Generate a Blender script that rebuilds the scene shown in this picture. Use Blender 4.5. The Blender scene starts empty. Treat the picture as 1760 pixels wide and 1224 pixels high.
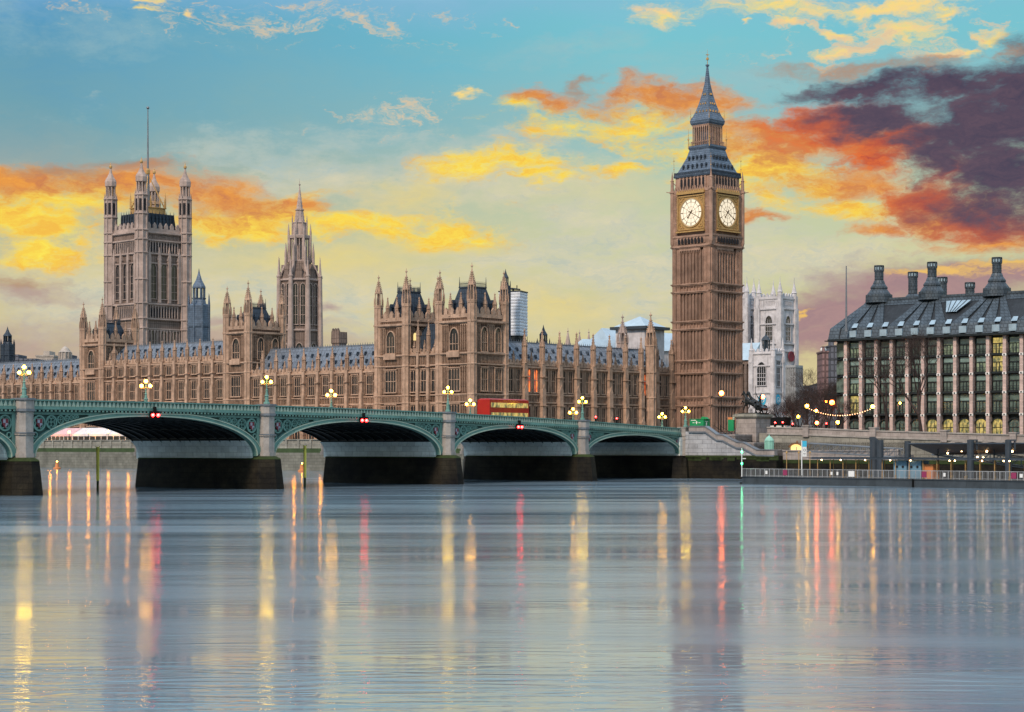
import bpy, math, random
from mathutils import Matrix, Vector
random.seed(7)
R = math.radians
scene = bpy.context.scene
C = scene.collection

# ------------------------------------------------------------------ camera
F = 3300.0          # focal length in photo pixels (photo 1760 x 1224)
HROW = 767.0        # row of the horizon
CAMH = 5.6
cam_d = bpy.data.cameras.new("camera"); cam = bpy.data.objects.new("camera", cam_d); C.objects.link(cam)
cam.location = (0, 0, CAMH); cam.rotation_euler = (R(90), 0, 0)
cam_d.sensor_width = 36.0; cam_d.lens = F / 1760 * 36.0
cam_d.shift_y = (HROW - 612) / 1760.0
cam_d.clip_start = 1.0; cam_d.clip_end = 20000
scene.camera = cam
scene.view_settings.view_transform = 'Standard'; scene.view_settings.look = 'None'
scene.view_settings.exposure = 0.0; scene.view_settings.gamma = 1.0
scene.render.resolution_x = 1024; scene.render.resolution_y = 712
scene.cycles.use_denoising = True
scene.cycles.max_bounces = 6; scene.cycles.diffuse_bounces = 3; scene.cycles.glossy_bounces = 3
scene.cycles.transmission_bounces = 2; scene.cycles.caustics_reflective = False; scene.cycles.caustics_refractive = False
scene.cycles.sample_clamp_indirect = 8.0

def lin(c):
    o = []
    for v in c:
        v = v / 255.0
        o.append(v / 12.92 if v <= 0.04045 else ((v + 0.055) / 1.055) ** 2.4)
    return (o[0], o[1], o[2], 1.0)

# ------------------------------------------------------------------ world
SUN_EL, SUN_AZ = 40.0, -150.0      # azimuth measured from the view axis, clockwise
world = bpy.data.worlds.new("World"); scene.world = world; world.use_nodes = True
world.cycles.sampling_method = 'MANUAL'; world.cycles.sample_map_resolution = 512
wt = world.node_tree; wt.nodes.clear(); WL = wt.links
def wn(t, **k):
    n = wt.nodes.new(t)
    for a, b in k.items(): setattr(n, a, b)
    return n
def wmath(op, a, b=None, c=None, clamp=False):
    n = wn('ShaderNodeMath', operation=op); n.use_clamp = clamp
    for i, v in enumerate((a, b, c)):
        if v is None: continue
        if isinstance(v, (int, float)): n.inputs[i].default_value = v
        else: WL.new(v, n.inputs[i])
    return n.outputs[0]
tc = wn('ShaderNodeTexCoord'); sep = wn('ShaderNodeSeparateXYZ'); WL.new(tc.outputs['Generated'], sep.inputs[0])
az = wmath('ARCTAN2', sep.outputs[0], sep.outputs[1])
el = wmath('ARCSINE', sep.outputs[2])
comb = wn('ShaderNodeCombineXYZ'); WL.new(az, comb.inputs[0]); WL.new(el, comb.inputs[1])
def noise(vec, sx, sy, scale, detail=6, rough=0.6, off=0.0):
    m = wn('ShaderNodeMapping'); m.inputs['Scale'].default_value = (sx, sy, 1); m.inputs['Location'].default_value = (off, off * .7, 0)
    WL.new(vec, m.inputs[0])
    n = wn('ShaderNodeTexNoise'); n.inputs['Scale'].default_value = scale; n.inputs['Detail'].default_value = detail
    n.inputs['Roughness'].default_value = rough + .04; WL.new(m.outputs[0], n.inputs['Vector'])
    return n
nw = noise(comb.outputs[0], 1, 2.0, 14, 5, .6)
vs = wn('ShaderNodeVectorMath', operation='SUBTRACT'); WL.new(nw.outputs['Color'], vs.inputs[0]); vs.inputs[1].default_value = (.5, .5, .5)
vm = wn('ShaderNodeVectorMath', operation='MULTIPLY_ADD'); WL.new(vs.outputs[0], vm.inputs[0]); vm.inputs[1].default_value = (.10, .045, 0); WL.new(comb.outputs[0], vm.inputs[2])
PW = vm.outputs[0]
def pix(u, v):
    x = (u - 880) / F; z = (HROW - v) / F
    return math.atan2(x, 1), math.asin(z / math.sqrt(1 + x * x + z * z))
def field(blobs):
    cur = None
    for (u, v, ru, rv) in blobs:
        a, e = pix(u, v); sx, sy = F / ru, F / rv
        n = wn('ShaderNodeVectorMath', operation='MULTIPLY_ADD'); WL.new(PW, n.inputs[0])
        n.inputs[1].default_value = (sx, sy, 0); n.inputs[2].default_value = (-a * sx, -e * sy, 0)
        l = wn('ShaderNodeVectorMath', operation='LENGTH'); WL.new(n.outputs[0], l.inputs[0])
        cur = l.outputs['Value'] if cur is None else wmath('MINIMUM', cur, l.outputs['Value'])
    return wmath('SUBTRACT', 1.0, cur)
nA = noise(comb.outputs[0], 1, 2.4, 20, 8, .62)
nB = noise(PW, 1, 2.2, 55, 8, .66, 3.0)
nC = noise(PW, 1, 3.0, 9, 6, .6, 7.0)
nAB = wmath('MULTIPLY_ADD', nA.outputs['Fac'], .62, wmath('MULTIPLY', nB.outputs['Fac'], .38))
def layer(base, blobs, c0, c1, amp=0.9, lo=0.0, hi=0.5, nz=nA, opac=1.0):
    f = field(blobs); f = wmath('MAXIMUM', f, -1.2)
    g = wmath('MULTIPLY_ADD', wmath('SUBTRACT', nAB if nz is nA else nz.outputs['Fac'], .5), amp * 5.2, f)
    mr = wn('ShaderNodeMapRange', interpolation_type='SMOOTHSTEP'); WL.new(g, mr.inputs[0])
    mr.inputs[1].default_value = lo - .12; mr.inputs[2].default_value = hi + .38; mr.inputs[4].default_value = opac
    cm = wn('ShaderNodeMix', data_type='RGBA'); WL.new(wmath('MULTIPLY_ADD', wmath('SUBTRACT', nB.outputs['Fac'], .5), 3.4, .5, clamp=True), cm.inputs[0])
    cm.inputs[6].default_value = lin(c0); cm.inputs[7].default_value = lin(c1)
    m = wn('ShaderNodeMix', data_type='RGBA'); WL.new(mr.outputs[0], m.inputs[0]); WL.new(base, m.inputs[6]); WL.new(cm.outputs[2], m.inputs[7])
    return m.outputs[2]
# clear-sky gradient by elevation
def ramp(stops):
    r = wn('ShaderNodeValToRGB'); r.color_ramp.interpolation = 'LINEAR'
    e = r.color_ramp.elements
    while len(e) > 1: e.remove(e[-1])
    first = True
    for p, c in stops:
        if first: e[0].position = p; e[0].color = lin(c); first = False
        else:
            x = e.new(p); x.color = lin(c)
    return r
def rowp(v): return max(0.0, pix(880, v)[1] / 1.5708)
elw = wmath('MULTIPLY_ADD', wmath('SUBTRACT', nC.outputs['Fac'], .5), .05, el)
eln = wmath('DIVIDE', elw, 1.5708, clamp=True)
gl = ramp([(0, (208, 190, 158)), (rowp(600), (208, 192, 150)), (rowp(470), (206, 198, 155)), (rowp(380), (186, 186, 158)), (rowp(300), (146, 168, 168)),
           (rowp(200), (112, 162, 176)), (rowp(60), (86, 154, 190)), (.148, (120, 170, 208)), (.175, (176, 208, 230)), (.25, (198, 220, 238)), (1, (188, 210, 236))])
gr = ramp([(0, (216, 186, 150)), (rowp(600), (212, 200, 148)), (rowp(470), (204, 204, 158)), (rowp(380), (196, 204, 168)), (rowp(300), (180, 200, 175)),
           (rowp(200), (145, 192, 195)), (rowp(60), (120, 196, 208)), (.148, (132, 190, 212)), (.175, (180, 210, 230)), (.25, (198, 220, 238)), (1, (188, 210, 236))])
for r_ in (gl, gr): WL.new(eln, r_.inputs[0])
azf = wn('ShaderNodeMapRange'); WL.new(az, azf.inputs[0]); azf.inputs[1].default_value = -.24; azf.inputs[2].default_value = .06
gm = wn('ShaderNodeMix', data_type='RGBA'); WL.new(azf.outputs[0], gm.inputs[0]); WL.new(gl.outputs[0], gm.inputs[6]); WL.new(gr.outputs[0], gm.inputs[7])
sky = gm.outputs[2]
# faint bright haze patches, then the sunset clouds from high and thin to low and dark
sky = layer(sky, [(600, 470, 420, 75), (960, 530, 160, 60), (180, 480, 260, 60), (1000, 330, 320, 60), (1450, 440, 260, 40)], (228, 214, 162), (214, 204, 158), .5, -.1, .8, nA, .75)
sky = layer(sky, [(300, 520, 700, 130), (1100, 450, 700, 150), (700, 300, 500, 90)], (226, 214, 182), (190, 196, 182), 1.0, .05, .8, nA, .85)
sky = layer(sky, [(600, 250, 500, 60), (1000, 90, 260, 30), (150, 60, 260, 60), (1300, 130, 300, 40)], (176, 196, 190), (150, 188, 196), .8, .1, .9, nA, .5)
sky = layer(sky, [(560, 440, 230, 34), (700, 330, 120, 40), (950, 520, 100, 44), (740, 410, 160, 30)], (240, 214, 110), (222, 205, 140), .6, -.1, .7, nA, .7)
sky = layer(sky, [(40, 385, 190, 62), (90, 340, 190, 50), (430, 368, 220, 42), (600, 382, 190, 26), (770, 385, 130, 32), (860, 288, 150, 30), (1060, 300, 90, 18),
                  (880, 185, 90, 24), (1090, 212, 170, 40), (1190, 250, 130, 42), (1330, 290, 120, 40), (1420, 350, 120, 26), (60, 440, 90, 22), (930, 315, 60, 16)],
            (255, 232, 84), (246, 190, 72), .95, -.06, .5, nA)
sky = layer(sky, [(1330, 8, 230, 20), (1130, 32, 34, 22), (1545, 50, 80, 34), (1435, 42, 46, 14), (1450, 75, 44, 14), (1700, 62, 56, 16), (1540, 6, 190, 16), (285, 10, 34, 10),
                  (262, 30, 30, 10), (790, 160, 34, 12), (1610, 86, 60, 12), (1350, 30, 50, 18), (1240, 40, 16, 7), (1640, 20, 60, 12), (340, 36, 24, 6)],
            (252, 226, 110), (248, 210, 150), .55, .0, .62, nB)
sky = layer(sky, [(500, 40, 620, 70), (1500, 60, 400, 100), (700, 200, 300, 60)], (236, 212, 176), (222, 196, 160), .85, .78, 1.1, nB, .85)
sky = layer(sky, [(30, 312, 170, 34), (230, 312, 170, 36), (400, 340, 130, 34), (540, 352, 60, 14), (930, 165, 80, 20), (1150, 175, 160, 24), (1340, 232, 150, 42), (1450, 300, 120, 38),
                  (1560, 330, 120, 44), (1500, 240, 130, 50), (1290, 378, 50, 14), (1480, 390, 80, 18), (1700, 420, 130, 26), (1620, 375, 110, 30)],
            (240, 160, 66), (204, 128, 80), .7, -.2, .55, nA)
sky = layer(sky, [(1420, 205, 130, 36), (1560, 235, 120, 36), (1580, 330, 100, 36), (1700, 385, 130, 34), (1480, 265, 80, 24), (1640, 290, 100, 40)],
            (176, 72, 60), (238, 118, 48), .8, -.2, .45, nA)
sky = layer(sky, [(1765, 210, 160, 84), (1745, 305, 150, 80), (1690, 240, 110, 50), (1620, 152, 150, 30), (1480, 150, 120, 22), (1640, 262, 90, 50), (1780, 150, 140, 60), (1530, 195, 110, 22)],
            (72, 64, 84), (98, 78, 92), .66, -.5, .25, nA)
sky = layer(sky, [(225, 278, 100, 16), (100, 292, 90, 16), (990, 146, 50, 12), (20, 480, 90, 22), (1500, 112, 170, 14), (1720, 88, 80, 12)], (160, 130, 112), (190, 140, 104), .6, -.15, .7, nA, .8)
sky = layer(sky, [(1430, 540, 180, 44), (1590, 505, 200, 40), (1340, 562, 130, 34), (1700, 480, 140, 26), (1480, 580, 170, 26)], (158, 124, 132), (174, 136, 136), .4, -.55, .25, nA, .95)
sky = layer(sky, [(1620, 478, 130, 12), (1740, 462, 90, 16), (1380, 527, 40, 6)], (248, 200, 84), (238, 190, 110), .5, 0, .5, nB, .9)
sky = layer(sky, [(30, 585, 260, 45), (380, 600, 260, 34), (40, 500, 110, 18), (560, 520, 40, 12), (450, 560, 130, 20)], (160, 140, 146), (186, 152, 142), .45, -.3, .8, nA, .8)
nish = wn('ShaderNodeTexSky', sky_type='NISHITA'); nish.sun_disc = False; nish.sun_elevation = R(SUN_EL); nish.sun_rotation = R(180 + SUN_AZ) if False else R(SUN_AZ)
hb_ = wn('ShaderNodeMapRange'); WL.new(el, hb_.inputs[0]); hb_.inputs[1].default_value = .235; hb_.inputs[2].default_value = .42; hb_.inputs[3].default_value = .98; hb_.inputs[4].default_value = 1.45
bg1 = wn('ShaderNodeBackground'); WL.new(sky, bg1.inputs[0]); WL.new(hb_.outputs[0], bg1.inputs[1])
bg2 = wn('ShaderNodeBackground'); WL.new(nish.outputs[0], bg2.inputs[0]); bg2.inputs[1].default_value = 0.002
add = wn('ShaderNodeAddShader'); WL.new(bg1.outputs[0], add.inputs[0]); WL.new(bg2.outputs[0], add.inputs[1])
wo = wn('ShaderNodeOutputWorld'); WL.new(add.outputs[0], wo.inputs[0])

sun_d = bpy.data.lights.new("sun", 'SUN'); sun_d.energy = 3.4; sun_d.angle = R(9); sun_d.color = (1.0, .80, .62)
sun = bpy.data.objects.new("sun", sun_d); C.objects.link(sun)
sdir = Vector((math.sin(R(SUN_AZ)) * math.cos(R(SUN_EL)), math.cos(R(SUN_AZ)) * math.cos(R(SUN_EL)), math.sin(R(SUN_EL))))
sun.rotation_euler = sdir.to_track_quat('Z', 'Y').to_euler()

# ------------------------------------------------------------------ materials
def mat(name, col, rough=.8, metal=0.0, var=.18, scale=.6, col2=None, streak=0.0, panel=None, bump=.25, emit=None, estr=0.0, spec=.3, brick=None, fine=6.0, soot=0.0, rvar=0.0, mort=.45):
    m = bpy.data.materials.new(name); m.use_nodes = True; nt = m.node_tree; L = nt.links
    b = nt.nodes['Principled BSDF']; b.inputs['Roughness'].default_value = rough; b.inputs['Metallic'].default_value = metal
    b.inputs['Specular IOR Level'].default_value = spec
    c = (col[0], col[1], col[2], 1)
    if emit is not None:
        b.inputs['Emission Color'].default_value = (*emit, 1); b.inputs['Emission Strength'].default_value = estr
    b.inputs['Base Color'].default_value = c
    if var <= 0: return m
    t = nt.nodes.new('ShaderNodeTexCoord'); co = t.outputs['Object']
    oi = nt.nodes.new('ShaderNodeObjectInfo'); ro = nt.nodes.new('ShaderNodeVectorMath'); ro.operation = 'MULTIPLY_ADD'; L.new(oi.outputs['Random'], ro.inputs[0]); ro.inputs[1].default_value = (61, 37, 23); L.new(co, ro.inputs[2])
    geo = nt.nodes.new('ShaderNodeNewGeometry')
    def nn(s, sc=(1, 1, 1), d=5, src=None):
        mp = nt.nodes.new('ShaderNodeMapping'); mp.inputs['Scale'].default_value = sc; L.new(src or ro.outputs[0], mp.inputs[0])
        n = nt.nodes.new('ShaderNodeTexNoise'); n.inputs['Scale'].default_value = s; n.inputs['Detail'].default_value = d; n.inputs['Roughness'].default_value = .65
        L.new(mp.outputs[0], n.inputs[0]); return n.outputs['Fac']
    def mix(f, a, b2, blend='MIX'):
        x = nt.nodes.new('ShaderNodeMix'); x.data_type = 'RGBA'; x.blend_type = blend
        if isinstance(f, float): x.inputs[0].default_value = f
        else: L.new(f, x.inputs[0])
        for i, v in ((6, a), (7, b2)):
            if isinstance(v, tuple): x.inputs[i].default_value = v
            else: L.new(v, x.inputs[i])
        return x.outputs[2]
    def rng(f, a, b2, o0=0., o1=1.):
        r = nt.nodes.new('ShaderNodeMapRange'); L.new(f, r.inputs[0])
        for i, v in enumerate((a, b2, o0, o1)): r.inputs[i + 1].default_value = v
        return r.outputs[0]
    c2 = tuple(v * (1 - var * 1.8) for v in col) + (1,) if col2 is None else (*col2, 1)
    out = mix(rng(nn(scale), .35, .68), c, c2)
    nf = nn(fine, (1, 1, 1), 4)
    if soot > 0: out = mix(rng(nn(.11, (1, 1, 1.6), 6, geo.outputs['Position']), .45, .68, 0., soot), out, tuple(v * .42 for v in col) + (1,))
    if rvar > 0: out = mix(rng(oi.outputs['Random'], .55, 1., 0., 1.), out, (rvar, rvar * .86, rvar * .7, 1))
    out = mix(rng(nf, .3, .7, 0., .55 * min(1, var * 3)), out, tuple(v * .55 for v in col) + (1,))
    if streak > 0:
        s = nn(1.6, (1, 1, .12), 5)
        out = mix(rng(s, .52, .75, 0., streak), out, tuple(v * .28 for v in col) + (1,))
    h = nf
    if panel or brick:
        sp = nt.nodes.new('ShaderNodeSeparateXYZ'); L.new(co, sp.inputs[0])
        ad = nt.nodes.new('ShaderNodeMath'); L.new(sp.outputs[0], ad.inputs[0]); L.new(sp.outputs[1], ad.inputs[1])
        cb = nt.nodes.new('ShaderNodeCombineXYZ'); L.new(ad.outputs[0], cb.inputs[0]); L.new(sp.outputs[2], cb.inputs[1])
        bt = nt.nodes.new('ShaderNodeTexBrick'); L.new(cb.outputs[0], bt.inputs[0]); pw, ph, mo = panel or brick
        bt.inputs['Scale'].default_value = 1; bt.inputs['Brick Width'].default_value = pw; bt.inputs['Row Height'].default_value = ph; bt.inputs['Mortar Size'].default_value = mo
        bt.inputs['Mortar Smooth'].default_value = .2; bt.offset = 0.0 if panel else .5
        bt.inputs['Color1'].default_value = (1, 1, 1, 1); bt.inputs['Color2'].default_value = (.8, .8, .8, 1) if not panel else (.93, .93, .93, 1); bt.inputs['Mortar'].default_value = (mort, mort, mort, 1)
        out = mix(1.0, out, bt.outputs['Color'], 'MULTIPLY')
        hm = nt.nodes.new('ShaderNodeMath'); hm.operation = 'MULTIPLY_ADD'; L.new(bt.outputs['Fac'], hm.inputs[0]); hm.inputs[1].default_value = -1.2; L.new(nf, hm.inputs[2]); h = hm.outputs[0]
    L.new(out, b.inputs['Base Color'])
    if bump > 0:
        bp = nt.nodes.new('ShaderNodeBump'); bp.inputs['Strength'].default_value = bump; bp.inputs['Distance'].default_value = .12
        L.new(h, bp.inputs['Height']); L.new(bp.outputs[0], b.inputs['Normal'])
    if emit is not None and estr < 3: pass
    return m
def emis(name, col, s):
    m = bpy.data.materials.new(name); m.use_nodes = True; b = m.node_tree.nodes['Principled BSDF']
    b.inputs['Base Color'].default_value = (.8, .8, .8, 1) if s > 3 else (.3, .29, .26, 1) if 'dial' in name else (.08, .09, .08, 1); b.inputs['Emission Color'].default_value = (*col, 1); b.inputs['Emission Strength'].default_value = s
    return m
def emis_var(name, col, dark, s, w=.5, h=.9):
    m = bpy.data.materials.new(name); m.use_nodes = True; nt = m.node_tree; L = nt.links; b = nt.nodes['Principled BSDF']
    b.inputs['Base Color'].default_value = (.05, .06, .055, 1); b.inputs['Roughness'].default_value = .15; b.inputs['Emission Strength'].default_value = s
    t = nt.nodes.new('ShaderNodeTexCoord'); mp = nt.nodes.new('ShaderNodeMapping'); mp.inputs['Scale'].default_value = (1 / w, 1 / w, 1 / h); L.new(t.outputs['Object'], mp.inputs[0])
    oi = nt.nodes.new('ShaderNodeObjectInfo'); ad = nt.nodes.new('ShaderNodeVectorMath'); ad.operation = 'ADD'; sc = nt.nodes.new('ShaderNodeMath'); sc.operation = 'MULTIPLY'; sc.inputs[1].default_value = 57.0
    L.new(oi.outputs['Random'], sc.inputs[0]); L.new(mp.outputs[0], ad.inputs[0]); L.new(sc.outputs[0], ad.inputs[1])
    n = nt.nodes.new('ShaderNodeTexNoise'); n.inputs['Scale'].default_value = 1.1; n.inputs['Detail'].default_value = 3; L.new(ad.outputs[0], n.inputs[0])
    r = nt.nodes.new('ShaderNodeMapRange'); L.new(n.outputs['Fac'], r.inputs[0]); r.inputs[1].default_value = .38; r.inputs[2].default_value = .62
    x = nt.nodes.new('ShaderNodeMix'); x.data_type = 'RGBA'; L.new(r.outputs[0], x.inputs[0]); x.inputs[6].default_value = (*dark, 1); x.inputs[7].default_value = (*col, 1)
    L.new(x.outputs[2], b.inputs['Emission Color']); return m
M = {}
M['stone'] = mat('limestone_shaded', (.24, .143, .095), .85, var=.3, scale=.5, streak=.7, panel=(.62, 1.7, .09), bump=.6, soot=.6, mort=.25)  # recessed walls and panel grooves darkened in colour to imitate shade in the carving
M['stone_plain'] = mat('limestone_lit', (.56, .375, .27), .85, var=.3, scale=.7, streak=.65, soot=.6, bump=.3)  # raised carving of the same limestone, lightened as if catching the light
M['tower_shaded'] = mat('clock_tower_shaded', (.10, .055, .038), .85, soot=.4, var=.28, scale=.4, streak=.5, bump=.35)  # shaft behind the ribs coloured near-black to imitate shaded recesses
M['tower_trim'] = mat('clock_tower_trim', (.47, .30, .225), .85, soot=.5, var=.3, scale=.5, streak=.45, bump=.3)  # ribs and trim kept lighter against the painted shade of the shaft
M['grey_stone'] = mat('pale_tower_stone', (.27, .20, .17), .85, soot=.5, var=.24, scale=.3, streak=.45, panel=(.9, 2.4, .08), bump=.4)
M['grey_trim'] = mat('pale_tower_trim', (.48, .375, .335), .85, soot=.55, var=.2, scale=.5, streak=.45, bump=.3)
M['white_stone'] = mat('portland_stone', (.66, .64, .67), .8, soot=.35, var=.22, scale=.4, streak=.7, bump=.2)
M['slate'] = mat('lead_roof', (.20, .235, .29), .45, var=.2, scale=.5, brick=(1.1, 1.3, .05), bump=.35, metal=.2)
M['black_roof'] = mat('iron_roof', (.045, .065, .095), .5, var=.2, scale=.6, panel=(.7, 1.1, .06), bump=.4, metal=.3)
M['spire_roof'] = mat('iron_spire_tiles', (.16, .22, .31), .45, var=.25, scale=.6, brick=(.5, .55, .05), bump=.4, metal=.25)
M['gold'] = mat('gilding', (.56, .34, .13), .45, var=.2, scale=2, metal=.25, bump=.1)
M['glass'] = mat('dark_window_glass', (.02, .023, .03), .12, rvar=.075, var=.3, scale=.9, bump=.15, spec=.6)
M['dark'] = mat('dark_opening', (.02, .02, .025), .9, var=.2)
M['orange_lit'] = emis_var('orange_lit_window', (1, .22, .04), (.25, .03, .02), 1.5, .8, 1.6)
M['yellow_lit'] = emis('yellow_lit_window', (1, .72, .25), 1.0)
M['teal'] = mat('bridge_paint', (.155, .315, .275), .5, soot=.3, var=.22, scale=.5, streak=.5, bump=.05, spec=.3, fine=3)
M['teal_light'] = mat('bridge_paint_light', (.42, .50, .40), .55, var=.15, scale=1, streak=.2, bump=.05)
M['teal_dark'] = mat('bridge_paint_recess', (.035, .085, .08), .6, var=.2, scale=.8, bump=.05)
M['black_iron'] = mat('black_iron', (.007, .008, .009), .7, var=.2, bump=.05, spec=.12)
M['granite'] = mat('bridge_granite', (.40, .365, .34), .8, soot=.6, var=.2, scale=.8, streak=.6, bump=.2)
M['granite_block'] = mat('granite_blocks', (.46, .47, .50), .85, var=.2, scale=.5, streak=.45, brick=(1.9, .75, .035), bump=.4)
M['embank'] = mat('embankment_stone', (.33, .32, .28), .85, var=.2, scale=.4, streak=.5, brick=(1.6, .7, .03), bump=.3)
M['pale_lining'] = mat('white_glazed_lining', (.80, .85, .82), .5, var=.1, scale=.6, streak=.35, brick=(1.5, .8, .02), bump=.1)
M['wet_wall'] = mat('tidal_wall', (.007, .007, .008), .6, var=.3, scale=.28, col2=(.04, .034, .022), streak=.2, brick=(1.8, .7, .03), bump=.5, spec=.08)
M['moss'] = mat('moss', (.035, .055, .015), .9, var=.3, scale=1.2, bump=.6)
M['algae'] = mat('green_algae', (.05, .085, .035), .9, var=.3, scale=.4, bump=.5)
M['mud_wall'] = mat('tide_stained_wall', (.22, .22, .19), .8, var=.25, scale=.3, streak=.5, brick=(1.6, .7, .03), bump=.3)
M['asphalt'] = mat('asphalt', (.05, .05, .052), .8, var=.2, scale=.5)
M['paving'] = mat('paving', (.16, .15, .14), .85, var=.2, scale=.5, brick=(.9, .6, .02), bump=.1)
M['bronze'] = mat('dark_bronze', (.02, .024, .028), .42, var=.3, scale=2, metal=.5, bump=.2)
M['plinth'] = mat('plinth_granite', (.40, .35, .33), .8, var=.2, scale=.6, streak=.5, brick=(1.4, .8, .02), bump=.2)
M['pink_pillar'] = mat('pink_sandstone', (.66, .50, .46), .8, var=.16, scale=.5, brick=(3, .28, .02), bump=.2)
M['bronze_clad'] = mat('bronze_cladding', (.03, .038, .042), .45, var=.3, scale=1, metal=.4, bump=.1)
M['roof_clad'] = mat('bronze_roof_plates', (.10, .13, .16), .5, var=.3, scale=.5, brick=(.8, .7, .07), bump=.4, metal=.35)
M['roof_recess'] = mat('roof_recess', (.035, .042, .052), .6, var=.3, brick=(.6, .3, .03), bump=.2)
M['green_glass'] = mat('office_glass', (.13, .19, .17), .12, var=.5, scale=.9, col2=(.02, .035, .035), bump=.1, spec=.6)
M['sky_glass'] = mat('dormer_glass', (.30, .42, .52), .08, var=.2, spec=.8, bump=.02)
M['lit_a'] = emis_var('office_lit_warm', (.85, .62, .16), (.12, .13, .05), .75)
M['lit_b'] = emis_var('office_lit_green', (.30, .36, .20), (.03, .06, .05), .7)
M['lit_c'] = emis_var('office_lit_white', (.85, .85, .62), (.25, .30, .22), .8)
M['white'] = mat('white_paint', (.75, .75, .74), .6, var=.1, bump=.05)
M['silver'] = mat('silver_railing', (.42, .43, .45), .4, var=.2, metal=.2)
M['steel'] = mat('grey_steel', (.20, .22, .25), .45, var=.2, metal=.3, bump=.05)
M['steel_blue'] = mat('blue_grey_metal', (.055, .07, .09), .5, var=.2, metal=.2, bump=.05)
M['hull'] = mat('pontoon_hull', (.055, .07, .085), .55, var=.25, scale=.5, streak=.4, bump=.1)
M['cabin'] = mat('sky_blue_paint', (.14, .27, .38), .5, var=.1, bump=.05)
M['yellow_paint'] = mat('yellow_paint', (.80, .70, .12), .6, var=.1)
M['red'] = mat('red_paint', (.36, .014, .012), .3, var=.08, bump=.02)
M['green_paint'] = mat('green_paint', (.01, .24, .09), .5, var=.08, bump=.02)
M['pale_green'] = mat('pale_copper_green', (.28, .56, .46), .6, var=.15, streak=.3, bump=.1)
M['orange_paint'] = mat('orange_paint', (.60, .22, .08), .5, var=.1)
M['bark'] = mat('bark', (.055, .038, .035), .9, var=.3, scale=2, bump=.3)
M['foil'] = mat('scaffold_sheeting', (.66, .69, .74), .45, var=.1, scale=.5, col2=(.50, .54, .62), bump=.8, fine=.9)
M['hill'] = mat('wooded_hill', (.04, .045, .05), .95, var=.3, scale=.02, bump=.3, fine=.2)
M['tarmac'] = mat('land', (.09, .085, .08), .9, var=.2, scale=.05, fine=1)
M['cloth'] = mat('marquee_canvas', (.62, .64, .68), .7, var=.08, bump=.05)
M['cloth_pink'] = mat('marquee_canvas_pink', (.62, .42, .46), .7, var=.08, bump=.05)
M['far_stone'] = mat('far_building', (.16, .17, .21), .9, var=.2, scale=.3, panel=(2.2, 3.2, .4), bump=.1)
M['far_brick'] = mat('far_brick', (.30, .19, .19), .9, var=.2, scale=.3, panel=(1.8, 2.9, .5), bump=.1)
M['far_lit'] = mat('far_dome_stone', (.45, .40, .36), .8, var=.2)
M['globe'] = emis('lamp_globe', (1.0, .58, .018), 52)
M['globe_far'] = emis('lamp_globe_warm', (1.0, .44, .022), 44)
M['globe_orange'] = emis('orange_lamp', (1.0, .15, .012), 55)
M['globe_terrace'] = emis('terrace_lamp', (1.0, .33, .012), 100)
M['bulb'] = emis('festoon_bulb', (1.0, .42, .14), 5)
M['red_light'] = emis('red_light', (1.0, .007, .005), 34)
M['green_light'] = emis('green_light', (.012, 1.0, .30), 28)
M['ceil_light'] = emis('pier_light', (1.0, .62, .28), 16)
M['hut_lit'] = emis('hut_interior', (1.0, .66, .22), 1.5)
M['clock_face'] = emis('clock_dial', (1.0, .83, .58), .82)
M['clock_ink'] = mat('clock_ink', (.10, .06, .03), .5, var=0)
M['banner_blue'] = mat('banner_blue', (.05, .42, .62), .7, var=.05)
M['shield_red'] = mat('shield_red', (.22, .035, .05), .6, var=.2)
M['shield_white'] = mat('shield_white', (.35, .35, .42), .6, var=.2)
M['magenta'] = mat('magenta_board', (.24, .03, .09), .6, var=.05)

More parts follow.
